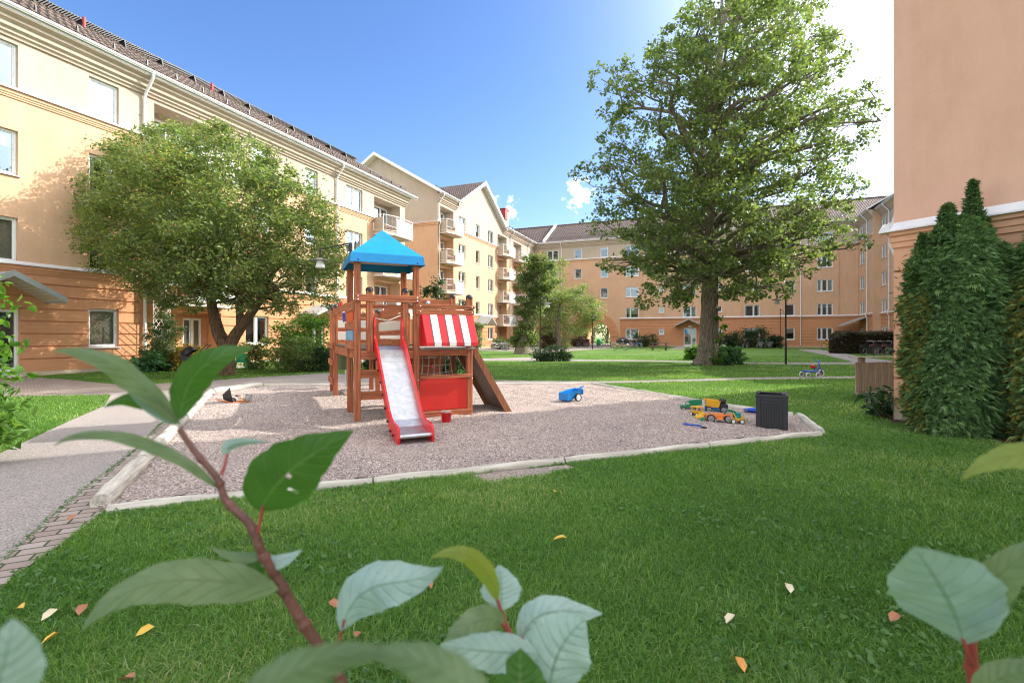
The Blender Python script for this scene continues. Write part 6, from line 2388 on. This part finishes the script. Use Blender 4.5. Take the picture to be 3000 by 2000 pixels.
for (x, y, r_) in ((-.33, -.14, .085), (-.33, .14, .085), (.03, -.16, .085), (.30, 0, .125)):
    simple('wheel', lambda m, x=x, y=y, r_=r_: wheel(m, (x, y, r_), r_, .035, 'y', 0, 1), [M['white'], M['grey']], t)

# bicycles -----------------------------------------------------------------
def bicycle(name, label, loc, rz, col, tilt=0.0, basket=False, group='parked bicycles'):
    t = thing(name, label, 'bicycle', loc, rz, group)
    t.rotation_euler = (tilt, 0, rz)
    def wh(x):
        def f(m):
            mx = Matrix.Translation((x, 0, .34)) @ Matrix.Rotation(PI / 2, 4, 'X')
            n = 24
            pts = [(x + .33 * math.cos(2 * PI * k / n), 0, .34 + .33 * math.sin(2 * PI * k / n)) for k in range(n + 1)]
            m.tube(pts, .02, 6, 0, False)
            pts = [(x + .305 * math.cos(2 * PI * k / n), 0, .34 + .305 * math.sin(2 * PI * k / n)) for k in range(n + 1)]
            m.tube(pts, .01, 5, 1, False)
            for k in range(12):
                a = 2 * PI * k / 12
                m.tube([(x, 0, .34), (x + .3 * math.cos(a), 0, .34 + .3 * math.sin(a))], .0035, 3, 1, False)
            m.tube([(x, -.03, .34), (x, .03, .34)], .022, 8, 1)
        return f
    simple('wheel', wh(-.52), [M['rubber'], M['steel']], t)
    simple('wheel', wh(.52), [M['rubber'], M['steel']], t)
    def fr_(m):
        A_, B2, C_, D2, E2 = (-.05, 0, .3), (-.17, 0, .82), (.36, 0, .80), (-.52, 0, .34), (.52, 0, .34)
        for a, b in ((A_, B2), ((-.12, 0, .62), (.35, 0, .76)), (A_, (.37, 0, .72)), (D2, A_), (D2, (-.14, 0, .7)), (C_, (.40, 0, .66))):
            m.tube([a, b], .017, 7)
        for s in (-.05, .05):
            m.tube([(.40, 0, .66), (.43, s, .58), (.52, s, .34)], .012, 6)
        m.tube([(-.75, 0, .72), (-.3, 0, .74)], .02, 6)
        m.tube([(-.52, .05, .34), (-.62, .05, .72)], .008, 5)
        # mudguards
        for x in (-.52, .52):
            m.tube([(x + .37 * math.cos(a), 0, .34 + .37 * math.sin(a)) for a in [R(20 + 14 * k) for k in range(10)]], .022, 5)
        m.tube([(-.05, -.06, .3), (-.05, .06, .3)], .05, 8)
    simple('frame', fr_, col, t)
    simple('handlebar', lambda m: (m.tube([(.36, 0, .8), (.34, 0, .98)], .014, 7), m.tube([(.18, -.29, 1.0), (.28, -.2, 1.03), (.36, 0, .98), (.28, .2, 1.03), (.18, .29, 1.0)], .014, 7)), M['steel'], t)
    simple('saddle', lambda m: m.tube([(-.32, 0, .93), (-.26, 0, .95), (-.15, 0, .94), (-.02, 0, .92)], [.05, .09, .06, .025], 10), M['blackplastic'], t)
    if basket:
        simple('basket', lambda m: (m.bbox(.42, .72, -.17, .17, .72, .74, b=.004), *[m.box(a, b, c, d_, .74, .96) for a, b, c, d_ in ((.40, .41, -.18, .18), (.73, .74, -.18, .18), (.41, .73, -.18, -.17), (.41, .73, .17, .18))]), M['blackmetal'], t)
    return t


M['frame_black'] = M['blackmetal']
M['frame_pink'] = plain('pink frame', (.4, .05, .12), .35)
M['frame_yellow'] = plain('yellow frame', (.5, .45, .03), .35)
M['frame_blue'] = plain('blue frame', (.03, .12, .35), .35)
M['frame_silver'] = M['steel']
BK = [
    (1815, 1026, 0, 'silver', 'silver bicycle nearest the covered bicycle, side on, left of the picnic table', 1),
    (1855, 1024, 8, 'blue', 'blue bicycle right beside the silver one on the yard gravel', 0),
    (1880, 1020, 70, 'black', 'black bicycle seen nearly end on, left of the picnic table', 1),
    (1769, 1019, 15, 'black', 'dark bicycle at the right foot of the arched passage', 0),
    (1706, 1018, 10, 'black', 'dark bicycle at the left foot of the arched passage', 1),
    (1728, 1017, -20, 'pink', 'reddish bicycle inside the left half of the arched passage', 0),
    (1462, 1026, 35, 'silver', 'silver bicycle leaning below the first balcony column of the gabled block', 0),
    (1497, 1026, 10, 'silver', 'silver bicycle left of the leafy leaning tree', 1),
    (1560, 1026, 20, 'black', 'dark bicycle right behind the foot of the leaning tree', 0),
    (2225, 1020, 86, 'silver', 'front-on white bicycle before the large round bush, middle one', 0),
    (2250, 1020, 92, 'silver', 'front-on white bicycle before the round bush, right hand one', 0),
    (2183, 1020, 88, 'black', 'front-on dark bicycle before the round bush, left hand one', 0),
    (2120, 1019, 90, 'black', 'front-on bicycle hidden behind trunk leaves of the big tree', 0),
    (2427, 1023, 8, 'yellow', 'yellow framed bicycle left of the box hedge', 0),
    (2445, 1022, 12, 'black', 'dark bicycle behind the yellow framed one', 1),
    (2547, 1040, 12, 'black', 'black bicycle with big wheel left of the bicycles by the board fence', 0),
    (2575, 1039, 5, 'pink', 'pink child bicycle between two black ones behind the board fence', 0),
    (2594, 1041, -8, 'black', 'black bicycle hidden partly by the near wall corner', 1),
    (2610, 1036, 4, 'silver', 'silver bicycle farthest right, cut by the near wall corner', 0),
]
for i, (px, py, rz, c, lb, bk) in enumerate(BK):
    g = G(px, py)
    bicycle('bicycle', lb, (g.x, g.y, 0), R(rz), M['frame_' + c], R(random.uniform(-6, 6)), bool(bk))
# covered bicycle
g = G(1828, 1019)
t = simple('bicycle_cover', lambda m: m.lathe([(.75, 0.35), (.8, .6), (.7, .85), (.45, 1.05), (0, 1.12)], 14, 0, Matrix.Scale(.35, 4, (0, 1, 0))), M['blackplastic'], None)
t.location = (g.x, g.y + .4, .1)
tag(t, 'black tarpaulin cover over something behind the silver bicycle', 'cover')

# picnic table
g = G(1936, 1027)
t = thing('picnic_table', 'brown wooden picnic table with attached benches on the far lawn', 'picnic table', (g.x, g.y + .5, 0), R(-14))
simple('tabletop', lambda m: [m.bbox(-.9, .9, -.36 + i * .15, -.36 + i * .15 + .135, .70, .74) for i in range(5)], M['darkwood'], t)
for y in (-.75, .75):
    simple('bench', lambda m, y=y: [m.bbox(-.9, .9, y - .13 + k * .14, y - .13 + k * .14 + .125, .42, .46) for k in range(2)], M['darkwood'], t)
for x in (-.6, .6):
    for s in (-1, 1):
        simple('leg', lambda m, x=x, s=s: m.beam((x, s * .25, .70), (x, s * .62, 0), .05, .12, 0, (1, 0, 0)), M['darkwood'], t)
    simple('crossbar', lambda m, x=x: m.bbox(x + .03, x + .07, -.85, .85, .34, .42), M['darkwood'], t)

# lamps --------------------------------------------------------------------
def lamp(label, x, y, h, side, arm=.42, az=0.0, slope=0.0):
    t = thing('lamp_post', label, 'lamp post', (x, y, 0), az, 'black lamp posts in the yard')
    simple('post', lambda m: (m.tube([(0, 0, -.05), (0, 0, 1.0)], .05, 12), m.tube([(0, 0, 1.0), (0, 0, h)], .038, 12), m.lathe([(.05, .98), (.055, 1.0), (.038, 1.05)], 12)), M['blackmetal'], t)
    a = side * arm
    simple('arm', lambda m: (m.tube([(0, 0, h - .12 + slope), (a * .5, 0, h - .14 + slope * .5), (a, 0, h - .16)], .02, 8), m.tube([(0, 0, h - .04), (a * .45, 0, h - .14)], .012, 6), m.tube([(a, 0, h - .14), (a, 0, h - .42)], .034, 10)), M['blackmetal'], t)
    s = simple('lamp_shade', lambda m: m.lathe([(.035, h - .40), (.06, h - .42), (.24, h - .47), (.245, h - .485), (.07, h - .45)], 20, 0, Matrix.Translation((a, 0, 0))), M['grey'], t)
    simple('lamp_glass', lambda m: m.lathe([(.085, h - .46), (.10, h - .55), (.13, h - .66), (.135, h - .68), (0, h - .685)], 18, 0, Matrix.Translation((a, 0, 0))), M['zinc'], s)
    return t
lamp('thin black lamp post with arm to the right beside the low round bush', 1.63, 27.9, 3.72, 1)
g = G(1736, 1023); lamp('black lamp post standing in front of the arched passage', g.x, g.y, 3.9, 1, .1)
g = G(2302, 1067); lamp('nearest free standing black lamp post on the lawn with arm to the left', g.x, g.y, 3.58, -1)
g = G(2286, 1022); lamp('smaller distant black lamp post just left of the nearer one', g.x, g.y, 4.3, 1, .3)
lamp('lamp post behind the play tower with long arm to the left', -4.5, 13.5, 3.95, -1, .88, R(-4), .12)

# green litter bin
g = V(1005, HZ, 12.4)
t = thing('litter_bin', 'green litter bin with black bag hanging behind the left play posts', 'litter bin', (g.x, g.y, 0))
simple('bin', lambda m: m.lathe([(0, .5), (.15, .5), (.165, .52), (.20, .92), (.215, .93), (.215, .96), (.18, .96), (.14, .54), (0, .54)], 18), M['bingreen'], t)
simple('bag', lambda m: m.lathe([(.19, .9), (.225, .93), (.22, .99), (.205, 1.05), (.15, 1.02), (.12, .9)], 16), M['blackplastic'], t)
simple('post', lambda m: m.tube([(0, .24, -.02), (0, .24, 1.1)], .03, 8), M['steel'], t)
g = G(1741, 1021)
t = thing('waste_bin', 'small dark green waste bin in the arched passage', 'litter bin', (g.x + .5, g.y, 0))
simple('bin', lambda m: m.lathe([(0, .3), (.2, .3), (.25, .9), (.2, 1.0), (0, 1.02)], 12), M['greentoy'], t)
simple('post', lambda m: m.tube([(0, .22, 0), (0, .22, 1.0)], .03, 6), M['steel'], t)

# board fence box at right ---------------------------------------------------
t = thing('board_fence', 'weathered vertical board screen with cap board against the near wall corner', 'fence', (7.72, 10.9, 0), R(4))
for i in range(9):
    x = i * .158
    simple('board', lambda m, x=x: m.bbox(x + .006, x + .15, -.025, 0, .10, .765 + .006 * math.sin(i * 5), b=.006), M['greywood'], t)
simple('cap_board', lambda m: m.bbox(-.08, 1.55, -.10, .09, .875, .895), M['greywood'], t)
for x in (.16, .98):
    simple('post', lambda m, x=x: m.bbox(x, x + .11, .01, .11, .0, .874), M['greywood'], t)
simple('bottom_board', lambda m: m.bbox(.05, 1.5, -.02, .06, .0, .085), M['greywood'], t)

# green plastic chair
g = G(707, 1080)
t = thing('plastic_chair', 'bright green low plastic child chair on the terrace right of the forked trunk', 'chair', (g.x, g.y, 0), R(20))
simple('seat', lambda m: m.bbox(-.25, .25, -.22, .24, .26, .29, b=.012), M['greenchair'], t)
simple('backrest', lambda m: m.add([(-.25, .2, .28), (.25, .2, .28), (.22, .34, .62), (-.22, .34, .62), (-.25, .23, .28), (.25, .23, .28), (.22, .37, .62), (-.22, .37, .62)], [(0, 1, 2, 3), (4, 5, 6, 7), (0, 3, 7, 4), (1, 2, 6, 5), (2, 3, 7, 6), (0, 1, 5, 4)]), M['greenchair'], t)
for sx in (-1, 1):
    for sy in (-1, 1):
        simple('leg', lambda m, sx=sx, sy=sy: m.beam((sx * .21, sy * .18, .27), (sx * .27, sy * .25, 0), .05, .04, 0, (0, 1, 0)), M['greenchair'], t)
    simple('armrest', lambda m, sx=sx: (m.beam((sx * .26, -.2, .42), (sx * .26, .26, .44), .05, .025), m.beam((sx * .24, -.19, .28), (sx * .26, -.19, .42), .04, .03, 0, (0, 1, 0))), M['greenchair'], t)

# pram
g = G(568, 1092)
t = thing('pram', 'black pushchair with hood parked beside the yellowing bush', 'pram', (g.x, g.y, 0), R(15))
simple('hood', lambda m: m.lathe([(.0, .24), (.12, .23), (.2, .18), (.25, .08), (.26, 0)], 16, 0, Matrix.Translation((-.12, 0, .72)) @ Matrix.Rotation(R(-35), 4, 'Y')), M['blackplastic'], t)
simple('seat', lambda m: m.prism([(-.35, .45), (.25, .45), (.42, .62), (.35, .68), (.15, .58), (-.2, .62), (-.38, .75)], -.2, .2, 'y'), M['blackplastic'], t)
simple('frame', lambda m: [m.tube([(-.32, s * .22, .2), (.05, s * .22, .5), (.42, s * .22, .98), (.52, s * .2, 1.05)], .014, 7) for s in (-1, 1)] + [m.tube([(.32, s * .22, .2), (-.1, s * .22, .55)], .014, 7) for s in (-1, 1)] + [m.tube([(.52, -.2, 1.05), (.52, .2, 1.05)], .018, 7)], M['blackmetal'], t)
for x, r_ in ((-.34, .13), (.34, .15)):
    for s in (-1, 1):
        simple('wheel', lambda m, x=x, s=s, r_=r_: wheel(m, (x, s * .25, r_), r_, .05, 'y', 0, 1), [M['rubber'], M['grey']], t)

# terrace table with white legs and trellis
g = G(525, 1084)
t = thing('terrace_table', 'small white terrace table behind the pram and bushes', 'table', (g.x, g.y + .3, 0), R(60))
simple('tabletop', lambda m: m.bbox(-.45, .45, -.3, .3, .70, .73), M['greymetal'], t)
for x in (-.4, .4):
    for y in (-.25, .25):
        simple('leg', lambda m, x=x, y=y: m.tube([(x, y, 0), (x, y, .7)], .02, 8), M['white'], t)
g = V(455, HZ, 19.3)
t = thing('trellis', 'diamond lattice wooden trellis beside the downpipe of the left block', 'trellis', (g.x, 19.2, 0), ANG_A + .2)
def tre(m):
    n = 7
    for i in range(-6, 4):
        for s in (-1, 1):
            p0 = Vector((0, 0, 1.0 + (i + 3) * .28 if s > 0 else 1.0 + (i + 6) * .28))
            p1 = p0 + Vector((.75, 0, s * .95))
            # clip
            pts = []
            for k in range(11):
                q = p0.lerp(p1, k / 10)
                if .9 < q.z < 2.75: pts.append(q)
            if len(pts) > 1: m.beam(pts[0], pts[-1], .012, .03, 0, (0, 1, 0))
simple('lattice', tre, M['offwhite'], t)
simple('post', lambda m: (m.tube([(0, 0, 0), (0, 0, 2.8)], .02, 6), m.tube([(.75, 0, 0), (.75, 0, 2.8)], .02, 6)), M['offwhite'], t)


# ================================================================ FOREGROUND TWIGS
def cmat(name, c1, c2, vein, tr=.25):
    m, t, b = newmat(name)
    uv = t.nodes.new('ShaderNodeUVMap').outputs[0]
    sp = t.nodes.new('ShaderNodeSeparateXYZ')
    L(t, uv, sp.inputs[0])
    def mt(op, a, b_=None):
        n = t.nodes.new('ShaderNodeMath'); n.operation = op
        for i, v in enumerate((a, b_)):
            if v is None: continue
            if isinstance(v, (int, float)): n.inputs[i].default_value = v
            else: L(t, v, n.inputs[i])
        return n.outputs[0]
    v_ = mt('ABSOLUTE', mt('SUBTRACT', sp.outputs[1], .5))
    mid = mt('LESS_THAN', v_, .022)
    side = mt('PINGPONG', mt('SUBTRACT', mt('MULTIPLY', sp.outputs[0], 9.0), mt('MULTIPLY', v_, 3.2)), .5)
    sv = mt('LESS_THAN', side, .035)
    ve = mt('MINIMUM', mt('ADD', mid, mt('MULTIPLY', sv, .55)), 1.0)
    n = noise(t, 30, 4, .6, objco(t))
    base_ = ramp(t, n.outputs['Fac'], [(.35, c1), (.65, c2)])
    mx = t.nodes.new('ShaderNodeMix'); mx.data_type = 'RGBA'
    L(t, ve, mx.inputs[0]); L(t, base_, mx.inputs[6]); mx.inputs[7].default_value = tuple(vein) + (1,)
    ns = noise(t, 260, 2, .5, objco(t))
    sp_ = ramp(t, ns.outputs['Fac'], [(.70, (1, 1, 1)), (.74, (.45, .30, .16))])
    nb = noise(t, 9, 4, .6, objco(t))
    bl_c = ramp(t, nb.outputs['Fac'], [(.3, (.82, .86, .8)), (.7, (1.12, 1.06, .92))])
    m1 = t.nodes.new('ShaderNodeMix'); m1.data_type = 'RGBA'; m1.blend_type = 'MULTIPLY'; m1.inputs[0].default_value = 1
    L(t, mx.outputs[2], m1.inputs[6]); L(t, bl_c, m1.inputs[7])
    m2 = t.nodes.new('ShaderNodeMix'); m2.data_type = 'RGBA'; m2.blend_type = 'MULTIPLY'; m2.inputs[0].default_value = .8
    L(t, m1.outputs[2], m2.inputs[6]); L(t, sp_, m2.inputs[7])
    L(t, m2.outputs[2], b.inputs['Base Color'])
    b.inputs['Roughness'].default_value = .45
    b.inputs['Specular IOR Level'].default_value = .42
    hgt = mt('SUBTRACT', 1.0, mt('MAXIMUM', mid, mt('SUBTRACT', 1.0, mt('MINIMUM', mt('MULTIPLY', side, 5.0), 1.0))))
    bump(t, b, hgt, .5, .0012)
    tl_ = t.nodes.new('ShaderNodeBsdfTranslucent')
    tl_.inputs['Color'].default_value = (c2[0] * 2, c2[1] * 2.4, c2[2] * .9, 1)
    ms = t.nodes.new('ShaderNodeMixShader')
    ms.inputs[0].default_value = tr
    L(t, b.outputs[0], ms.inputs[1]); L(t, tl_.outputs[0], ms.inputs[2])
    L(t, ms.outputs[0], t.nodes['Material Output'].inputs[0])
    return m


M['l_green'] = cmat('green leaf face', (.04, .11, .02), (.06, .15, .03), (.12, .20, .06), .3)
M['l_grey'] = cmat('grey green leaf face', (.10, .16, .085), (.16, .23, .13), (.09, .145, .07))
M['l_blue'] = cmat('bluish leaf face', (.22, .33, .35), (.30, .42, .44), (.14, .23, .21), .15)
M['l_yel'] = cmat('yellow green leaf face', (.15, .20, .03), (.22, .27, .05), (.12, .12, .03), .35)
M['twig'] = plain('reddish brown twig', (.15, .06, .045), .5, .35, 25, 0, .5, 90)
M['petiole'] = plain('red petiole', (.33, .06, .055), .45, .2, 40)
K = 3000 / 2352.0


def big_leaf(par, cps, half, mat, fold=.25, roll=0.0, wav=.08, holes=(), shape=.5, petiole=None):
    """cps: midrib control points (px, py, depth) in the 2352 px picture, base first"""
    P = [V(a * K, b * K, d_) for a, b, d_ in cps]
    def bez(t):
        if len(P) == 3:
            return P[0] * (1 - t) ** 2 + P[1] * 2 * t * (1 - t) + P[2] * t * t
        return P[0] * (1 - t) ** 3 + P[1] * 3 * t * (1 - t) ** 2 + P[2] * 3 * t * t * (1 - t) + P[3] * t ** 3
    nu, nv = 26, 12
    dm = sum(c[2] for c in cps) / len(cps)
    hw = half * K / F * dm
    verts = []
    uvs = []
    prev = None
    for i in range(nu + 1):
        u = i / nu
        p = bez(u)
        tg = (bez(min(1, u + .02)) - bez(max(0, u - .02))).normalized()
        vw = (p - Vector((0, 0, EYE))).normalized()
        sd = tg.cross(vw).normalized()
        sd = (Matrix.Rotation(roll, 3, tg) @ sd)
        nn = sd.cross(tg).normalized()
        wu = hw * (math.sin(PI * u ** (.75 + .5 * (shape - .5))) ** .85 if 0 < u < 1 else 0) * (1.0 - .15 * u)
        wu *= 1 + .035 * math.sin(u * 31 + half) + .02 * math.sin(u * 67 + half * 3)
        wu = max(wu, hw * .012)
        for j in range(nv + 1):
            v = j / nv * 2 - 1
            q = p + sd * (wu * v) + nn * (abs(v) * wu * fold) + nn * (wav * wu * math.sin(u * 17 + (1 if v > 0 else 2.2)) * v * v) + nn * (.03 * wu * math.cos(u * 56 - abs(v) * 5) * (1 - abs(v)))
            verts.append(q)
            uvs.append((u, (v + 1) / 2))
    fs = []
    for i in range(nu):
        for j in range(nv):
            if (i, j) in holes: continue
            fs.append((i * (nv + 1) + j, (i + 1) * (nv + 1) + j, (i + 1) * (nv + 1) + j + 1, i * (nv + 1) + j + 1))
    org = Vector(par.location)
    me = bpy.data.meshes.new('leaf')
    me.from_pydata([tuple(q - org) for q in verts], [], fs)
    ul = me.uv_layers.new(name='UVMap')
    for lp in me.loops: ul.data[lp.index].uv = uvs[lp.vertex_index]
    o = link_mesh(me, 'leaf', par, [M[mat]], True)
    if petiole:
        mb = MB()
        a = V(petiole[0] * K, petiole[1] * K, petiole[2])
        b = bez(.06)
        m_ = (a + b) / 2 + Vector((0, 0, -.003))
        mb.tube([a - org, m_ - org, b - org], [.0026, .0020, .0018], 8)
        mb.build('petiole', [M['petiole']], o)
    return o


def twig(par, pts, rads, mat='twig', name='stem'):
    P = [V(a * K, b * K, d_) for a, b, d_ in pts]
    # smooth
    Q = []
    Rr = []
    n = len(P)
    for i in range(n - 1):
        p0, p1, p2, p3 = P[max(i - 1, 0)], P[i], P[i + 1], P[min(i + 2, n - 1)]
        for k in range(5):
            t = k / 5
            q = .5 * ((2 * p1) + (-p0 + p2) * t + (2 * p0 - 5 * p1 + 4 * p2 - p3) * t * t + (-p0 + 3 * p1 - 3 * p2 + p3) * t ** 3)
            Q.append(q)
            Rr.append(rads[i] + (rads[i + 1] - rads[i]) * t)
    Q.append(P[-1]); Rr.append(rads[-1])
    org = Vector(par.location)
    # run on down to the ground below the picture
    mb = MB()
    mb.tube([q - org for q in Q], Rr, 12)
    for i in range(4, len(Q) - 4, 5):
        r_ = Rr[i]
        mb.tube([Q[i - 1] - org, Q[i] - org, Q[i + 1] - org], [r_ * .9, r_ * 1.3, r_ * .9], 12)
    return mb.build(name, [M[mat]], par), Q[0]


fb = thing('leafy_branch', 'out of focus reddish branch with large drooping leaves, closest to the lens at left', 'branch', (-.16, .62, 0))
st_, _ = twig(fb, [(905, 1900, .66), (800, 1600, .64), (740, 1495, .63), (690, 1420, .62), (640, 1335, .61), (600, 1265, .60), (575, 1205, .60), (520, 1150, .60), (500, 1100, .60), (450, 1040, .60), (412, 985, .60)],
     [.0075, .0072, .0072, .0068, .0062, .0055, .0052, .0046, .0042, .0036, .0034])
low = V(905 * K, 1900 * K, .66)
o_ = MB().tube([(low - fb.location), (low - fb.location) + Vector((.05, .06, -.35)), Vector((.12, .12, -.02))], [.0076, .009, .011], 10).build('lower_stem', [M['twig']], fb)
big_leaf(fb, [(415, 975, .60), (300, 850, .57), (235, 800, .54), (120, 806, .52)], 33, 'l_grey', .15, R(35), .12)
big_leaf(fb, [(412, 965, .60), (425, 850, .60), (480, 815, .58), (584, 798, .57)], 40, 'l_green', .12, R(-10), .05)
big_leaf(fb, [(405, 975, .60), (320, 895, .58), (238, 936, .56)], 24, 'l_green', .5, R(-30), .1)
big_leaf(fb, [(400, 973, .598), (330, 930, .58), (285, 885, .56)], 12, 'l_blue', .3, R(10), .1)
big_leaf(fb, [(500, 1122, .60), (400, 1010, .57), (190, 960, .54), (122, 1026, .52)], 17, 'l_grey', .3, R(25), .1)
big_leaf(fb, [(596, 1175, .60), (640, 1085, .58), (700, 1050, .57), (812, 988, .57)], 80, 'l_green', .12, R(5), .06, holes=((7, 2), (7, 3), (10, 5)), shape=.3, petiole=(590, 1230, .60))
big_leaf(fb, [(525, 1045, .61), (500, 1010, .61), (620, 1015, .63)], 14, 'l_blue', .4, R(20), .1, petiole=(508, 1090, .60))
big_leaf(fb, [(600, 1272, .60), (560, 1290, .60), (480, 1255, .59)], 15, 'l_grey', .4, R(30), .1)
big_leaf(fb, [(600, 1285, .60), (640, 1300, .61), (695, 1260, .62)], 18, 'l_blue', .4, R(-20), .1)
big_leaf(fb, [(600, 1275, .60), (580, 1310, .60), (548, 1340, .60)], 26, 'l_green', .2, R(20), .1)
big_leaf(fb, [(640, 1352, .60), (480, 1330, .55), (300, 1290, .52), (186, 1450, .50)], 52, 'l_grey', .12, R(12), .10)
big_leaf(fb, [(782, 1448, .62), (830, 1290, .62), (930, 1370, .60), (1018, 1300, .58)], 58, 'l_blue', .2, R(-8), .1, petiole=(770, 1500, .63))
big_leaf(fb, [(520, 1680, .25), (600, 1560, .25), (760, 1490, .26), (920, 1495, .27)], 50, 'l_grey', .12, R(10), .12)
big_leaf(fb, [(1140, 1660, .25), (1060, 1560, .25), (960, 1490, .26), (820, 1500, .27)], 52, 'l_grey', .12, R(-10), .12)
big_leaf(fb, [(560, 1700, .22), (720, 1560, .22), (980, 1660, .22)], 50, 'l_green', .1, R(5), .08)
fb2 = thing('leafy_sprig', 'small red stemmed sprig with bluish veined leaves at bottom centre', 'sprig', (.02, .62, 0))
twig(fb2, [(1260, 1800, .66), (1200, 1560, .64), (1188, 1490, .63), (1165, 1440, .62), (1142, 1375, .61)], [.005, .0038, .0034, .0026, .002], 'petiole')
low = V(1260 * K, 1800 * K, .66)
MB().tube([(low - fb2.location), (low - fb2.location) + Vector((.03, .05, -.4)), Vector((.1, .12, -.02))], [.005, .007, .009], 10).build('lower_stem', [M['twig']], fb2)
big_leaf(fb2, [(1143, 1382, .61), (1130, 1290, .60), (1060, 1240, .58), (988, 1282, .57)], 24, 'l_yel', .3, R(15), .05)
big_leaf(fb2, [(1150, 1402, .62), (1155, 1350, .63), (1146, 1296, .65)], 50, 'l_blue', .12, R(8), .04, shape=.8)
big_leaf(fb2, [(1198, 1478, .63), (1215, 1380, .64), (1300, 1405, .64), (1384, 1408, .65)], 44, 'l_blue', .2, R(-15), .06, petiole=(1188, 1490, .63))
big_leaf(fb2, [(1262, 1610, .60), (1260, 1500, .60), (1310, 1450, .61), (1345, 1420, .61)], 84, 'l_blue', .15, R(10), .05, shape=.6)
big_leaf(fb2, [(1160, 1436, .61), (1120, 1400, .58), (1060, 1430, .56), (1000, 1520, .54)], 36, 'l_grey', .15, R(10), .08, petiole=(1180, 1465, .62))
big_leaf(fb2, [(1235, 1500, .60), (1120, 1500, .56), (1010, 1480, .52)], 44, 'l_blue', .15, R(0), .08)
big_leaf(fb2, [(1190, 1660, .56), (1195, 1580, .56), (1195, 1488, .57)], 68, 'l_green', .2, R(5), .05, shape=.8)
fb3 = thing('broad_leaf_sprig', 'out of focus pale bluish leaf with a short red stem in the bottom right corner', 'sprig', (.62, .55, 0))
twig(fb3, [(2290, 1760, .56), (2245, 1600, .54), (2232, 1520, .53), (2232, 1455, .52)], [.0075, .0065, .006, .004], 'petiole')
low = V(2290 * K, 1760 * K, .56)
MB().tube([(low - fb3.location), (low - fb3.location) + Vector((.04, .05, -.4)), Vector((.1, .12, -.02))], [.0076, .009, .01], 10).build('lower_stem', [M['twig']], fb3)
big_leaf(fb3, [(2215, 1480, .52), (2195, 1390, .50), (2150, 1330, .49), (2100, 1255, .47)], 118, 'l_blue', .12, R(-5), .06, shape=.9, petiole=(2240, 1540, .53))
big_leaf(fb3, [(2232, 1455, .52), (2230, 1340, .50), (2330, 1290, .47), (2460, 1200, .45)], 44, 'l_grey', .3, R(-20), .06)
big_leaf(fb3, [(2520, 1090, .50), (2400, 1020, .50), (2280, 1035, .50), (2208, 1102, .50)], 34, 'l_yel', .15, R(15), .06)
big_leaf(fb3, [(2240, 1600, .50), (2300, 1530, .48), (2460, 1530, .46)], 34, 'l_grey', .2, R(10), .06)
fb4 = thing('blurred_leaf_sprig', 'very blurred bluish leaf at the bottom left corner of the picture', 'sprig', (-.48, .42, 0))
big_leaf(fb4, [(-60, 1700, .30), (10, 1560, .30), (30, 1420, .31)], 85, 'l_blue', .12, R(5), .05, shape=.8)
low = V(-60 * K, 1700 * K, .30)
MB().tube([(low - fb4.location), Vector((.02, .02, .4)), Vector((0, 0, -.02))], [.003, .005, .008], 10).build('stem', [M['twig']], fb4)
